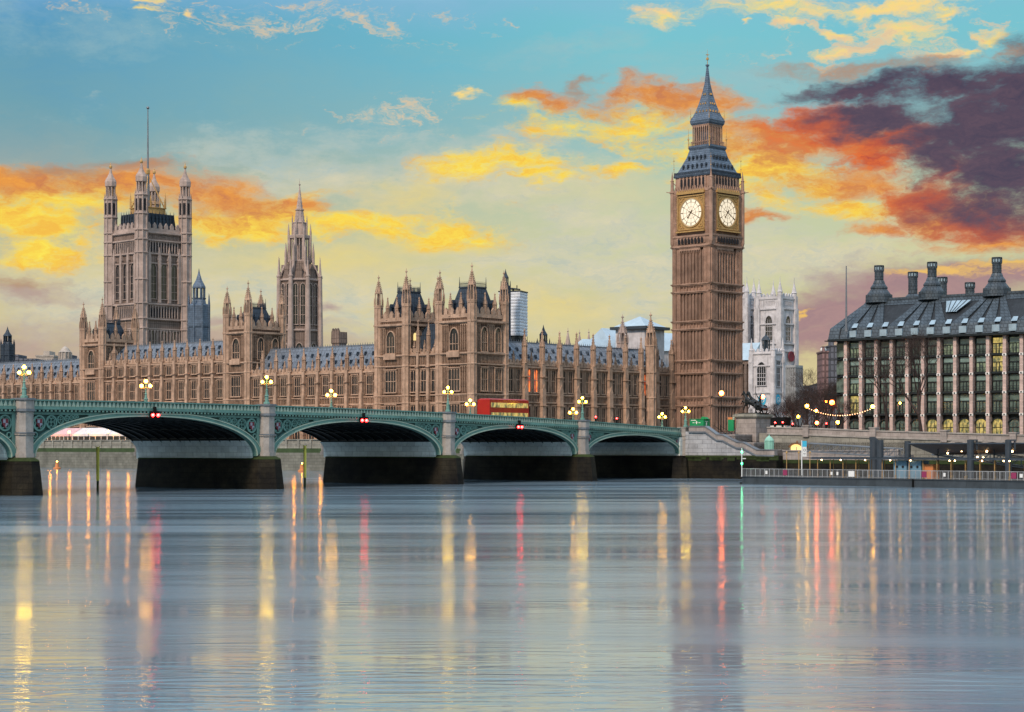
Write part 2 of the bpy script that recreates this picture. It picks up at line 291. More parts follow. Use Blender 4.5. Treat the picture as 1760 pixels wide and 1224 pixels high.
# ------------------------------------------------------------------ mesh builder
class MB:
    def __init__(s): s.v = []; s.f = []; s.M = Matrix()
    def add(s, vs, fs):
        b = len(s.v); s.v += [tuple(s.M @ Vector(p)) for p in vs]; s.f += [tuple(b + i for i in f) for f in fs]; return s
    def box(s, x0, x1, y0, y1, z0, z1):
        if x0 > x1: x0, x1 = x1, x0
        if y0 > y1: y0, y1 = y1, y0
        return s.add([(x0, y0, z0), (x1, y0, z0), (x1, y1, z0), (x0, y1, z0), (x0, y0, z1), (x1, y0, z1), (x1, y1, z1), (x0, y1, z1)],
                     [(0, 3, 2, 1), (4, 5, 6, 7), (0, 1, 5, 4), (1, 2, 6, 5), (2, 3, 7, 6), (3, 0, 4, 7)])
    def lathe(s, cx, cy, prof, n=8, rot=None, sx=1, sy=1):
        rot = math.pi / n if rot is None else rot
        vs = []; fs = []
        for z, r in prof:
            for i in range(n):
                a = rot + 2 * math.pi * i / n; vs.append((cx + r * sx * math.cos(a), cy + r * sy * math.sin(a), z))
        for k in range(len(prof) - 1):
            for i in range(n):
                j = (i + 1) % n; fs.append((k * n + i, k * n + j, (k + 1) * n + j, (k + 1) * n + i))
        fs.append(tuple(range(n - 1, -1, -1))); fs.append(tuple((len(prof) - 1) * n + i for i in range(n)))
        return s.add(vs, fs)
    def sq(s, cx, cy, prof):     # square lathe, r = half width
        return s.lathe(cx, cy, [(z, r * math.sqrt(2)) for z, r in prof], 4, math.pi / 4)
    def bar(s, p, q, r, n=6, r2=None):
        p, q = Vector(p), Vector(q); d = q - p
        if d.length < 1e-6: return s
        qt = d.to_track_quat('Z', 'Y'); r2 = r if r2 is None else r2; vs = []
        for k, (c, rr) in enumerate(((p, r), (q, r2))):
            for i in range(n):
                a = 2 * math.pi * i / n; vs.append(tuple(c + qt @ Vector((rr * math.cos(a), rr * math.sin(a), 0))))
        fs = [(i, (i + 1) % n, n + (i + 1) % n, n + i) for i in range(n)] + [tuple(range(n - 1, -1, -1)), tuple(range(n, 2 * n))]
        return s.add(vs, fs)
    def path(s, pts, r, n=6):
        for a, b in zip(pts[:-1], pts[1:]): s.bar(a, b, r, n)
        return s
    def prism(s, poly, y0, y1):  # polygon in (x,z) extruded along y
        n = len(poly); vs = [(x, y0, z) for x, z in poly] + [(x, y1, z) for x, z in poly]
        fs = [tuple(range(n)), tuple(range(2 * n - 1, n - 1, -1))] + [(i, n + i, n + (i + 1) % n, (i + 1) % n) for i in range(n)]
        return s.add(vs, fs)
    def plan(s, poly, z0, z1, top=None):   # polygon in (x,y) extruded along z (top: other polygon)
        n = len(poly); t = top or poly
        vs = [(x, y, z0) for x, y in poly] + [(x, y, z1) for x, y in t]
        return s.add(vs, [tuple(range(n - 1, -1, -1)), tuple(range(n, 2 * n))] + [(i, (i + 1) % n, n + (i + 1) % n, n + i) for i in range(n)])
    def strip(s, a, b, y0, y1):  # band between two polylines of (x,z), extruded along y
        n = len(a)
        for i in range(n - 1): s.prism([a[i], a[i + 1], b[i + 1], b[i]], y0, y1)
        return s
    def ball(s, c, r, n=10, m=6, sz=1):
        prof = [(c[2] + r * sz * math.sin(-math.pi / 2 + math.pi * k / m), max(1e-3, r * math.cos(-math.pi / 2 + math.pi * k / m))) for k in range(m + 1)]
        return s.lathe(c[0], c[1], prof, n)
    def ring(s, c, r, t, y0, y1, n=16):   # ring in the xz plane
        o = [(c[0] + (r + t) * math.cos(2 * math.pi * i / n), c[1] + (r + t) * math.sin(2 * math.pi * i / n)) for i in range(n + 1)]
        i_ = [(c[0] + (r - t) * math.cos(2 * math.pi * i / n), c[1] + (r - t) * math.sin(2 * math.pi * i / n)) for i in range(n + 1)]
        return s.strip(o, i_, y0, y1)
    def posts(s, cx, cy, r, z0, z1, n=8, t=.12, rot=None):
        rot = math.pi / n if rot is None else rot
        for i in range(n):
            a = rot + 2 * math.pi * i / n; x, y = cx + r * math.cos(a), cy + r * math.sin(a); s.lathe(x, y, [(z0, t), (z1, t)], 5)
        return s
    def mesh(s, name, m):
        me = bpy.data.meshes.new(name); me.from_pydata(s.v, [], s.f); me.materials.append(m if not isinstance(m, str) else M[m]); me.validate(); me.update(); return me
def link(name, me, parent=None, loc=(0, 0, 0), rz=0.0, scale=(1, 1, 1)):
    o = bpy.data.objects.new(name, me); C.objects.link(o); o.location = loc; o.rotation_euler = (0, 0, rz); o.scale = scale
    if parent is not None: o.parent = parent
    return o
def obj(name, mb, m, parent=None, loc=(0, 0, 0), rz=0.0): return link(name, mb.mesh(name, m), parent, loc, rz)
def tag(o, label, cat, group=None):
    o['label'] = label; o['category'] = cat
    if group: o['group'] = group
    return o
def thing(name, label, cat, loc=(0, 0, 0), rz=0.0, group=None): return tag(link(name, None, None, loc, rz), label, cat, group)
def struct(name, mb, m, loc=(0, 0, 0), rz=0.0):
    o = obj(name, mb, m, None, loc, rz); o['kind'] = 'structure'; return o
def dup(o, parent=None, loc=None, label=None, rz=None):
    c = o.copy(); C.objects.link(c)
    if parent is not None: c.parent = parent
    for ch in list(o.children): dup(ch, c)
    if loc is not None: c.location = loc
    if rz is not None: c.rotation_euler = (0, 0, rz)
    if label: c['label'] = label
    return c
def P(u, z): return ((u - 880) / F * z, z)
def H(row, z): return CAMH + (HROW - row) * z / F
def rotm(a, x=0, y=0, z=0): return Matrix.Translation((x, y, z)) @ Matrix.Rotation(a, 4, 'Z')
# ------------------------------------------------------------------ gothic kit
_cache = {}
def outline(w, h, arch):
    if not arch: return [(-w / 2, 0), (w / 2, 0), (w / 2, h), (-w / 2, h)]
    s = h - w * .75; pts = [(-w / 2, 0), (w / 2, 0)]
    for k in range(6):
        a = k / 5.0; pts.append((w / 2 * (1 - a ** 1.7), s + w * .75 * math.sin(a * math.pi / 2)))
    for k in range(4, -1, -1):
        a = k / 5.0; pts.append((-w / 2 * (1 - a ** 1.7), s + w * .75 * math.sin(a * math.pi / 2)))
    return pts
def win_meshes(w, h, n, trans, arch, g, st):
    k = (w, h, n, trans, arch, g, st)
    if k in _cache: return _cache[k]
    a = MB(); a.prism(outline(w, h, arch), -.05, .05); gm_ = a.mesh('window', g)
    t = MB(); o = outline(w, h, arch); o2 = [(x * (1 + .34 / w), z * (1 + .22 / h) - (.12 if z <= 0 else 0)) for x, z in o]
    t.strip(o + [o[0]], o2 + [o2[0]], -.32, 0.0)
    top = h - (w * .75 if arch else 0)
    for i in range(1, n): 
        x = -w / 2 + w * i / n; t.box(x - .055, x + .055, -.2, -.04, 0, top + (w * .45 * (1 - abs(x) / (w / 2)) if arch else 0))
    for q in range(1, trans + 1): t.box(-w / 2, w / 2, -.18, -.05, top * q / (trans + 1) - .07, top * q / (trans + 1) + .07)
    if not arch:
        for i in range(n):
            x0 = -w / 2 + w * i / n; x1 = x0 + w / n; t.prism([(x0, h), (x0, h - .45), ((x0 + x1) / 2, h - .02), (x1, h - .45), (x1, h)], -.17, -.06)
    t.box(-w / 2 - .3, w / 2 + .3, -.42, 0, -.25, -.02)
    t.box(-w / 2 - .3, w / 2 + .3, -.42, 0, h + .12, h + .3) if not arch else None
    tm = t.mesh('tracery', st)
    _cache[k] = (gm_, tm); return _cache[k]
def window(root, x, y, z, w, h, n=3, trans=1, arch=False, rz=0.0, g='glass', st='stone_plain', label=None):
    a, b = win_meshes(w, h, n, trans, arch, g, st)
    o = link('window', a, root, (x, y, z), rz); link('tracery', b, o)
    if label: o['label'] = label
    return o
def pinnacle_mesh(r, h, st='stone_plain'):
    k = ('pin', r, h, st)
    if k in _cache: return _cache[k]
    m = MB(); a = h * .5
    m.lathe(0, 0, [(0, r * 1.15), (.15, r * 1.15), (.2, r * .8), (a - .15, r * .8), (a, r * 1.25), (a + .12, r * 1.25), (a + .2, r * .85), (h * .72, r * .5), (h * .9, r * .16), (h * .91, r * .42), (h * .94, r * .42), (h * .96, r * .1), (h, .02)], 8)
    for i in range(8):
        an = math.pi / 8 + i * math.pi / 4; m.lathe(r * .95 * math.cos(an), r * .95 * math.sin(an), [(0, r * .14), (a * 1.05, r * .14), (a * 1.3, .01)], 4)
    for k2 in range(5):
        z = a + .3 + (h * .4) * k2 / 5; rr = r * (.88 - .14 * k2)
        for i in range(4):
            an = i * math.pi / 2; m.box(rr * math.cos(an) - r * .1, rr * math.cos(an) + r * .1, rr * math.sin(an) - r * .1, rr * math.sin(an) + r * .1, z, z + .22)
    _cache[k] = m.mesh('pinnacle', st); return _cache[k]
def buttress_mesh(w, zb, zt, proj, st):
    k = ('but', w, zb, zt, proj, st)
    if k in _cache: return _cache[k]
    m = MB(); z3 = zt; z1 = zb + (zt - zb) * .3; z2 = zb + (zt - zb) * .68
    m.box(-w * .55, w * .55, -proj * 1.15, 0, zb, z1); m.prism([(-w * .55, z1), (w * .55, z1), (0, z1 + w)], -proj * 1.13, -.01)
    m.box(-w * .5, w * .5, -proj, .002, z1, z2); m.prism([(-w * .5, z2), (w * .5, z2), (0, z2 + w)], -proj * .98, -.01)
    m.box(-w * .44, w * .44, -proj * .84, .004, z2, z3)
    for z in (zb + (z1 - zb) * .5, z1 + (z2 - z1) * .5, z2 + (z3 - z2) * .5):
        m.box(-w * .6, w * .6, -proj * 1.2, .006, z - .1, z + .1)
    for i in (-1, 0, 1): m.box(i * w * .3 - .05, i * w * .3 + .05, -proj * 1.2, -.01, zb + .3, z1 - .3)
    _cache[k] = m.mesh('buttress', st); return _cache[k]
def ledge(m, x0, x1, z, proj=.35, t=.3, y=0.0):
    m.box(x0, x1, y - proj, y + .01, z - t * .5, z + t * .5); m.box(x0, x1, y - proj * .55, y + .012, z - t, z - t * .5)
def crenel(m, x0, x1, z, h=.9, step=1.3, y=0.0, t=.35, gab=True):
    n = max(1, int(abs(x1 - x0) / step)); d = (x1 - x0) / n
    m.box(x0, x1, y - .12, y + t, z, z + h * .45)
    for i in range(n):
        a = x0 + d * (i + .22); b = x0 + d * (i + .78)
        m.prism([(a, z + h * .42), (b, z + h * .42), (b, z + h * .85), ((a + b) / 2, z + h * (1.25 if gab else .86)), (a, z + h * .85)], y - .14, y + t - .02)
def blind(m, x0, x1, z0, z1, n, y=0.0, p=.16, t=.1, arch=True):   # blind tracery ribs
    d = (x1 - x0) / n
    for i in range(n + 1): m.box(x0 + d * i - t / 2, x0 + d * i + t / 2, y - p, y, z0, z1)
    if arch:
        for i in range(n):
            a = x0 + d * i + t / 2; b = x0 + d * (i + 1) - t / 2; hh = min(.5, d * .6)
            m.prism([(a, z1), (a, z1 - hh), ((a + b) / 2, z1 - .05), (b, z1 - hh), (b, z1)], y - p * .9, y - .01)
def facade(root, name, x0, x1, nb, zb, zt, wins, ledges, y=0.0, rz=0.0, org=(0, 0), bw=.9, proj=.95, pin=(.55, 6.5), st='stone', trim='stone_plain', depth=12.0, bands=(), wallz=None, ends=(True, True), butt=True, mid=False, zpar=None, subst=None, skipwin=()):
    """front along local x from x0 to x1 at local y, facing -y; returns the wall object"""
    Mx = rotm(rz, *org)
    def at(x, yy): v = Mx @ Vector((x, yy, 0)); return v.x, v.y
    zpar = zt if zpar is None else zpar
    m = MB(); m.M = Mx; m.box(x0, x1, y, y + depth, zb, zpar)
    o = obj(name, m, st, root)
    m = MB(); m.M = Mx
    for z, p, t in ledges: ledge(m, x0, x1, z, p, t, y)
    for z0_, z1_, n in bands: blind(m, x0, x1, z0_, z1_, n, y)
    crenel(m, x0, x1, zpar, 1.1, 1.25, y)
    d = (x1 - x0) / nb
    for i in range(nb):
        xc = x0 + d * (i + .5)
        for (z, h, w, n, tr, ar, offs) in wins:
            k = min(offs); kk = max(offs)
            for sgn in (-1, 1):
                xe = xc + (kk if sgn > 0 else k) + sgn * (w / 2 + .35)
                xb = xc + sgn * (abs(d) / 2 - bw * .6)
                if abs(xb - xe) > .5: blind(m, min(xe, xb), max(xe, xb), z, z + h, max(1, int(abs(xb - xe) / .38)), y, .14, .09)
            if len(offs) > 1: blind(m, xc + offs[0] + w / 2 + .3, xc + offs[1] - w / 2 - .3, z, z + h, 2, y, .2, .1)
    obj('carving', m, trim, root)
    for i in range(nb):
        xc = x0 + d * (i + .5)
        for j, (z, h, w, n, tr, ar, offs) in enumerate(wins):
            for q, of in enumerate(offs):
                if (i, j) in skipwin: continue
                px, py = at(xc + of, y)
                g = (subst or {}).get((i, j, q), 'glass')
                window(root, px, py, z, w, h, n, tr, ar, rz, g, trim, 'window glowing orange' if g == 'orange_lit' else ('window lit yellow' if g == 'yellow_lit' else None))
        if mid:
            px, py = at(xc, y + .1); link('small_pinnacle', pinnacle_mesh(.3, 3.2, trim), root, (px, py, zpar))
    if butt:
        bm = buttress_mesh(bw, zb, zpar + .4, proj, trim); pm = pinnacle_mesh(pin[0], pin[1], trim)
        for i in range(nb + 1):
            if (i == 0 and not ends[0]) or (i == nb and not ends[1]): continue
            px, py = at(x0 + d * i, y); link('buttress', bm, root, (px, py, 0), rz)
            px, py = at(x0 + d * i, y - proj * .42); link('pinnacle', pm, root, (px, py, zpar + .4), rz)
    return o
def turret_mb(zb, zbody, ztop, r, ledg=(), lantern=None, ribs=True):
    m = MB(); m.lathe(0, 0, [(zb, r), (zbody, r)], 8)
    if ribs:
        for i in range(8):
            a = math.pi / 8 + i * math.pi / 4; m.lathe(r * math.cos(a), r * math.sin(a), [(zb, r * .11), (zbody, r * .11)], 6)
    for z in ledg: m.lathe(0, 0, [(z - .3, r * 1.02), (z - .12, r * 1.14), (z + .12, r * 1.14), (z + .22, r * 1.02)], 8)
    h = ztop - zbody
    if lantern:
        zl = zbody + h * lantern
        m.lathe(0, 0, [(zbody, r * 1.15), (zbody + .3, r * 1.15)], 8); m.lathe(0, 0, [(zbody, r * .35), (zl, r * .35)], 8); m.posts(0, 0, r * .85, zbody + .2, zl, 8, r * .13)
        for i in range(8):
            a = math.pi / 8 + i * math.pi / 4; m.lathe(r * 1.1 * math.cos(a), r * 1.1 * math.sin(a), [(zbody, r * .1), (zbody + h * .2, r * .09), (zbody + h * .3, .01)], 4)
        z0 = zl; rr = r * .84
    else: z0 = zbody; rr = r * .95
    hh = ztop - z0
    m.lathe(0, 0, [(z0 - .1, rr * 1.12), (z0 + .2, rr * 1.12), (z0 + .3, rr * .92), (z0 + hh * .25, rr * .6), (z0 + hh * .5, rr * .26), (z0 + hh * .8, rr * .1), (z0 + hh * .81, rr * .34), (z0 + hh * .86, rr * .34), (z0 + hh * .88, rr * .1), (z0 + hh, .03)], 8)
    for k in range(6):
        t = k / 6.0; z = z0 + .4 + hh * .55 * t; q = rr * (.95 - .75 * t)
        for i in range(8):
            a = math.pi / 8 + i * math.pi / 4; m.lathe(q * math.cos(a), q * math.sin(a), [(z, .12), (z + .28, .07)], 4)
    return m
def turret(root, x, y, zb, zbody, ztop, r, ledg=(), lantern=None, st='stone_plain'):
    k = ('tur', zb, zbody, ztop, r, tuple(ledg), lantern, st)
    if k not in _cache: _cache[k] = turret_mb(zb, zbody, ztop, r, ledg, lantern).mesh('turret', st)
    return link('turret', _cache[k], root, (x, y, 0))
def gable_roof(root, x0, x1, y0, y1, z0, z1, m='slate', rz=0.0, org=(0, 0), vents=True, hip=0.0, name='roof'):
    r = MB(); r.M = rotm(rz, *org); ym = (y0 + y1) / 2
    a, b = x0 + (hip if x1 > x0 else -hip), x1 - (hip if x1 > x0 else -hip)
    r.add([(x0, y0, z0), (x1, y0, z0), (x1, y1, z0), (x0, y1, z0), (a, ym, z1), (b, ym, z1)], [(0, 1, 5, 4), (2, 3, 4, 5), (1, 2, 5), (3, 0, 4), (0, 3, 2, 1)])
    o = obj(name, r, m, root)
    c = MB(); c.M = rotm(rz, *org)
    c.box(min(a, b), max(a, b), ym - .12, ym + .12, z1 - .1, z1 + .25)
    n = int(abs(b - a) / .8)
    for i in range(n): xx = min(a, b) + abs(b - a) * (i + .5) / n; c.lathe(xx, ym, [(z1 + .2, .1), (z1 + .75, .02)], 4)
    n = int(abs(x1 - x0) / 1.4)
    for i in range(n): # rolls standing on the slope
        xx = x0 + (x1 - x0) * (i + .5) / n; c.bar((xx, y0, z0 + .03), (xx, ym, z1 + .03), .07, 4)
    obj('roof_rolls', c, m, o)
    if vents:
        v = MB(); v.M = rotm(rz, *org)
        for row, f in enumerate((.3, .62)):
            n = max(2, int(abs(x1 - x0) / 2.5))
            for i in range(n):
                xx = x0 + (x1 - x0) * (i + .5 + .25 * (row % 2) - .12) / n; yy = y0 + (ym - y0) * f; zz = z0 + (z1 - z0) * f
                v.prism([(xx - .3, zz - .1), (xx + .3, zz - .1), (xx, zz + .75)], yy - .35, yy + .5)
        obj('roof_vent', v, 'black_roof', o)
    return o
def mansard(root, x0, x1, y0, y1, z0, z1, ins=2.0, m='black_roof'):
    r = MB(); r.plan([(x0, y0), (x1, y0), (x1, y1), (x0, y1)], z0, z1, [(x0 + ins, y0 + ins), (x1 - ins, y0 + ins), (x1 - ins, y1 - ins), (x0 + ins, y1 - ins)])
    o = obj('roof', r, m, root)
    c = MB(); a0, a1, b0, b1 = x0 + ins, x1 - ins, y0 + ins, y1 - ins
    c.box(a0 - .15, a1 + .15, b0 - .15, b1 + .15, z1 - .1, z1 + .15)
    n = 12
    for i in range(n + 1):
        t = i / n
        for (px, py) in ((a0 + (a1 - a0) * t, b0), (a0 + (a1 - a0) * t, b1), (a0, b0 + (b1 - b0) * t), (a1, b0 + (b1 - b0) * t)):
            c.lathe(px, py, [(z1 + .1, .07), (z1 + 1.1, .04), (z1 + 1.4, .01)], 4)
    for (px, py) in ((a0, b0), (a1, b0), (a0, b1), (a1, b1)): c.lathe(px, py, [(z1 + .1, .14), (z1 + 2.4, .03)], 6)
    c.box(a0, a1, b0 - .03, b0 + .03, z1 + .8, z1 + .9); c.box(a1 - .03, a1 + .03, b0, b1, z1 + .8, z1 + .9)
    obj('iron_cresting', c, m, o)
    d = MB()
    for i in range(3):   # lucarnes on the two seen slopes
        t = (i + .5) / 3; zz = z0 + (z1 - z0) * .3; xx = x0 + (x1 - x0) * t; yy = y0 + ins * .3
        d.box(xx - .4, xx + .4, yy - .35, yy + .9, zz, zz + 1.2); d.prism([(xx - .5, zz + 1.2), (xx + .5, zz + 1.2), (xx, zz + 2.1)], yy - .4, yy + .9)
        yy = y0 + (y1 - y0) * t; xx = x1 - ins * .3
        d.box(xx - .9, xx + .35, yy - .4, yy + .4, zz, zz + 1.2); d.plan([(xx - .9, yy - .5), (xx + .4, yy - .5), (xx + .4, yy + .5), (xx - .9, yy + .5)], zz + 1.2, zz + 2.1, [(xx - .9, yy - .02), (xx + .4, yy - .02), (xx + .4, yy + .02), (xx - .9, yy + .02)])
    obj('lucarne', d, m, o)
    return o

# ------------------------------------------------------------------ setting: water, land
water = MB(); water.add([(-6000, -600, 0), (6000, -600, 0), (6000, 9000, 0), (-6000, 9000, 0)], [(0, 1, 2, 3)])
TH = math.atan(2443 / F)
A = (288 / F * 335.3, 335.3)
BN = (math.cos(TH), -math.sin(TH)); BW = (math.sin(TH), math.cos(TH))
def BL(x, y): return (A[0] + x * BN[0] + y * BW[0], A[1] + x * BN[1] + y * BW[1])
WP = R(41.4)
PN = (math.cos(WP), -math.sin(WP)); PWd = (math.sin(WP), math.cos(WP))
C0 = P(815, 422)
def PL(x, y): return (C0[0] + x * PN[0] + y * PWd[0], C0[1] + x * PN[1] + y * PWd[1])
wm = bpy.data.materials.new('river_water'); wm.use_nodes = True; nt = wm.node_tree; L = nt.links; b = nt.nodes['Principled BSDF']
b.inputs['Base Color'].default_value = (.15, .215, .27, 1); b.inputs['IOR'].default_value = 1.6
b.inputs['Specular IOR Level'].default_value = 1.0
t = nt.nodes.new('ShaderNodeTexCoord')
def wnoise(sc, s, d=3, dist=0.0, rot=0.0):
    mp = nt.nodes.new('ShaderNodeMapping'); mp.inputs['Scale'].default_value = sc; mp.inputs['Rotation'].default_value = (0, 0, rot); L.new(t.outputs['Object'], mp.inputs[0])
    n = nt.nodes.new('ShaderNodeTexNoise'); n.inputs['Scale'].default_value = s; n.inputs['Detail'].default_value = d; n.inputs['Distortion'].default_value = dist; L.new(mp.outputs[0], n.inputs[0]); return n.outputs['Fac']
big = wnoise((.13, 1, 1), .075, 6, 1.3, .09)      # long smooth current bands
mr = nt.nodes.new('ShaderNodeMapRange'); L.new(big, mr.inputs[0]); mr.inputs[1].default_value = .36; mr.inputs[2].default_value = .66; mr.inputs[3].default_value = .05; mr.inputs[4].default_value = .19
L.new(mr.outputs[0], b.inputs['Roughness'])
small = wnoise((.22, 1, 1), 1.5, 4, .8, .05)
mid_ = wnoise((.12, 1, 1), .30, 3, .3, -.04)
bp2 = nt.nodes.new('ShaderNodeBump'); bp2.inputs['Strength'].default_value = .30; bp2.inputs['Distance'].default_value = .05; L.new(mid_, bp2.inputs['Height'])
bp = nt.nodes.new('ShaderNodeBump'); bp.inputs['Strength'].default_value = .62; bp.inputs['Distance'].default_value = .042; L.new(small, bp.inputs['Height']); L.new(bp2.outputs[0], bp.inputs['Normal'])
big2 = wnoise((.09, 1, 1), .05, 6, 1.6, .10)
ms = nt.nodes.new('ShaderNodeMapRange'); L.new(big2, ms.inputs[0]); ms.inputs[1].default_value = .4; ms.inputs[2].default_value = .62; ms.inputs[3].default_value = .28; ms.inputs[4].default_value = 1.0; L.new(ms.outputs[0], bp.inputs['Strength'])
L.new(bp.outputs[0], b.inputs['Normal'])
struct('river_water', water, wm)

TX = -12.0     # terrace wall lies 12 m east of the palace front (local y of the palace frame)
land = MB()
pts = [BL(600, 8.2), BL(-1, 8.2), BL(-26, 2.2), BL(-30, 14), PL(12, 0), PL(12, -11.5), PL(-520, -11.5), (-3500, 2500), (-9000, 8800), (9000, 8800), (6000, 500)]
land.plan(pts, -2, 6.2)
struct('ground', land, 'tarmac')
# ------------------------------------------------------------------ bridge
def deckP(s): return 11.05 - 1.5e-4 * (s - 123.6) ** 2 if s > 0 else 11.05 - 1.5e-4 * 123.6 ** 2 + s * .004
PIERS = [30.5, 65.5, 103.7, 143.5, 181.5]
SPR = 4.3
bridge = thing('arch_bridge', 'long green painted iron arch bridge on grey stone piers crossing the river', 'bridge', (A[0], A[1], 0), -TH)
bridge['label'] = 'long green painted iron arch bridge on grey stone piers crossing the river'
edges = [0.0] + PIERS
spans = []
for i in range(5):
    s0 = edges[i] + (1.7 if i else 0.5); s1 = edges[i + 1] - 1.7; spans.append((s0, s1))
crownz = []
def ell(s, s0, s1, zs, zc, off=0.0):
    m_ = (s0 + s1) / 2; a = (s1 - s0) / 2 + off; t = min(1, abs(s - m_) / a)
    return zs + (zc - zs + off) * (max(0, 1 - t ** 2.25)) ** (1 / 2.05)
BM = Matrix.Rotation(math.radians(90), 4, 'Z')
def bmb():   # builder whose local x = s (towards the east bank), local -y = outwards (north)
    m = MB(); m.M = Matrix(((0, -1, 0, 0), (-1, 0, 0, 0), (0, 0, 1, 0), (0, 0, 0, 1))); return m
# with this matrix (s, y, z) -> (x=-y, y=-s, z)
for i, (s0, s1) in enumerate(spans):
    mid_s = (s0 + s1) / 2; zc = deckP(mid_s) - 1.85; N = 40
    ss = [mid_s - (s1 - s0) / 2 * math.cos(math.pi * k / N) for k in range(N + 1)]
    inn = [(s, ell(s, s0, s1, SPR, zc)) for s in ss]
    def ext(s): return min(deckP(s) - 1.42, ell(s, s0, s1, SPR, zc, .85) if abs(s - mid_s) < (s1 - s0) / 2 + .85 else SPR)
    eo = [(s, min(deckP(s) - 1.42, SPR + (zc - SPR + .62) * (max(0, 1 - (abs(s - mid_s) / ((s1 - s0) / 2 + .95)) ** 2.25)) ** (1 / 2.05))) for s in
          [mid_s - ((s1 - s0) / 2 + .9) * math.cos(math.pi * k / N) for k in range(N + 1)]]
    m = bmb(); m.strip(inn, eo, -.22, .5)
    rib = obj('arch_rib', m, 'teal', bridge)
    m = bmb(); i2 = [(s, z + .02) for s, z in inn]; i3 = [(mid_s + (s - mid_s) * 1.006, z + .16) for s, z in inn]; m.strip(i2, i3, -.32, -.2)
    e2 = [(s, z - .12) for s, z in eo]; m.strip(eo, e2, -.30, -.2); obj('rib_moulding', m, 'teal_light', rib)
    # spandrel: plate beside the crown, dark recess near the piers, frame strips
    def eo_z(s):
        for (a, za), (b_, zb) in zip(eo[:-1], eo[1:]):
            if a <= s <= b_: return za + (zb - za) * (s - a) / (b_ - a + 1e-9)
        return SPR
    e0, e1 = s0 - .75, s1 + .75
    half = (s1 - s0) / 2
    tz = lambda s: deckP(s) - 1.4
    xs = [e0 + (e1 - e0) * k / 60 for k in range(61)]
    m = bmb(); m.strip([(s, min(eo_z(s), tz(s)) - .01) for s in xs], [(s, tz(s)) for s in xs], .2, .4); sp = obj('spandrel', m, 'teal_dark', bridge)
    m = bmb()
    crown = [s for s in xs if abs(s - mid_s) < half * .56]
    m.strip([(s, min(eo_z(s), tz(s)) - .01) for s in crown], [(s, tz(s)) for s in crown], -.06, .2)
    m.strip([(s, tz(s) - .34) for s in xs], [(s, tz(s) - .005) for s in xs], -.07, .2)
    for (a, b_) in ((e0, e0 + .55), (e1 - .55, e1)):
        m.add([], []); m.prism([(a, SPR + .2), (b_, SPR + .2), (b_, tz(b_) - .3), (a, tz(a) - .3)], -.08, .2)
    obj('spandrel_plate', m, 'teal', sp)
    shields = []
    for sg in (-1, 1):
        m = bmb()
        s = (e0 + .55) if sg < 0 else (e1 - .55); k = 0
        while True:
            # largest circle that fits next to position s
            for step in range(4):
                sc_ = s + (-sg) * 0; 
            r_ = .5
            for it in range(8):
                c = s - sg * r_; lo = eo_z(c + sg * r_ * .55) + .12; hi = tz(c) - .36; r_ = max(.05, (hi - lo) / 2)
                if k == 0: r_ = min(r_, .95)
            if r_ < .17 or k > 7: break
            c = s - sg * r_; zz = tz(c) - .38 - r_
            m.ring((c, zz), r_ * .9, max(.05, r_ * .1), -.04, .2, 20)
            if k == 0: shields.append((c, zz, r_))
            for q in range(4):
                an = math.pi / 4 + q * math.pi / 2; m.ring((c + r_ * .42 * math.cos(an), zz + r_ * .42 * math.sin(an)), r_ * .32, max(.035, r_ * .07), .02, .2, 8)
            s = c - sg * r_ * 1.02; k += 1
        # rings stacked down beside the pier
        s = (e0 + .55) if sg < 0 else (e1 - .55); zz = shields[-1][1] - shields[-1][2] - .42
        for q in range(2):
            m.ring((s - sg * .38, zz), .3 - .06 * q, .06, -.04, .2, 12); zz -= .72
        obj('spandrel_tracery', m, 'teal', sp)
    for (c, zz, r_) in shields:
        m = bmb(); m.prism([(c - .42 * r_, zz + .5 * r_), (c - .42 * r_, zz - .1 * r_), (c, zz - .62 * r_), (c + .42 * r_, zz - .1 * r_), (c + .42 * r_, zz + .5 * r_)], -.1, .18)
        sh = obj('shield', m, 'shield_red', sp)
        m = bmb(); m.prism([(c - .36 * r_, zz - .02), (c - .36 * r_, zz - .1 * r_ - .02), (c, zz - .54 * r_), (c, zz - .02)], -.14, -.09); m.prism([(c, zz), (c + .36 * r_, zz), (c + .36 * r_, zz + .42 * r_), (c, zz + .42 * r_)], -.14, -.09); obj('shield_quarter', m, 'shield_white', sh)
    # soffit barrel
    zsp = SPR + 2.1
    lowi = [(s, z) for s, z in inn]
    m = bmb(); o_ = [(mid_s + (s - mid_s) * 1.01, z + .3) for s, z in inn]
    m.strip(inn, o_, .6, 21.9)
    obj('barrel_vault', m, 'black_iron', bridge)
    m = bmb()
    for j in range(12):
        y_ = 1.2 + j * 1.85; up = [p for p in inn if p[1] > zsp - .15]; m.strip([(mid_s + (s - mid_s) * .995, z - .2) for s, z in up], up, y_, y_ + .12)
    for s, z in [p for p in inn if p[1] > zsp][::4]: m.box(s - .05, s + .05, .7, 21.8, z - .18, z)
    obj('vault_ribs', m, 'bronze_clad', bridge)
    for sg, e in ((1, s0), (-1, s1)):
        m = bmb()
        prof = [p for p in inn if p[1] < zsp and (p[0] < mid_s if sg > 0 else p[0] > mid_s)]
        if sg < 0: prof = prof[::-1]
        a = [(p[0] + sg * .34, p[1]) for p in prof]; b_ = [(p[0] - sg * .1, p[1]) for p in prof]; m.strip(a, b_, .55, 21.95)
        obj('springing_lining', m, 'pale_lining', bridge)
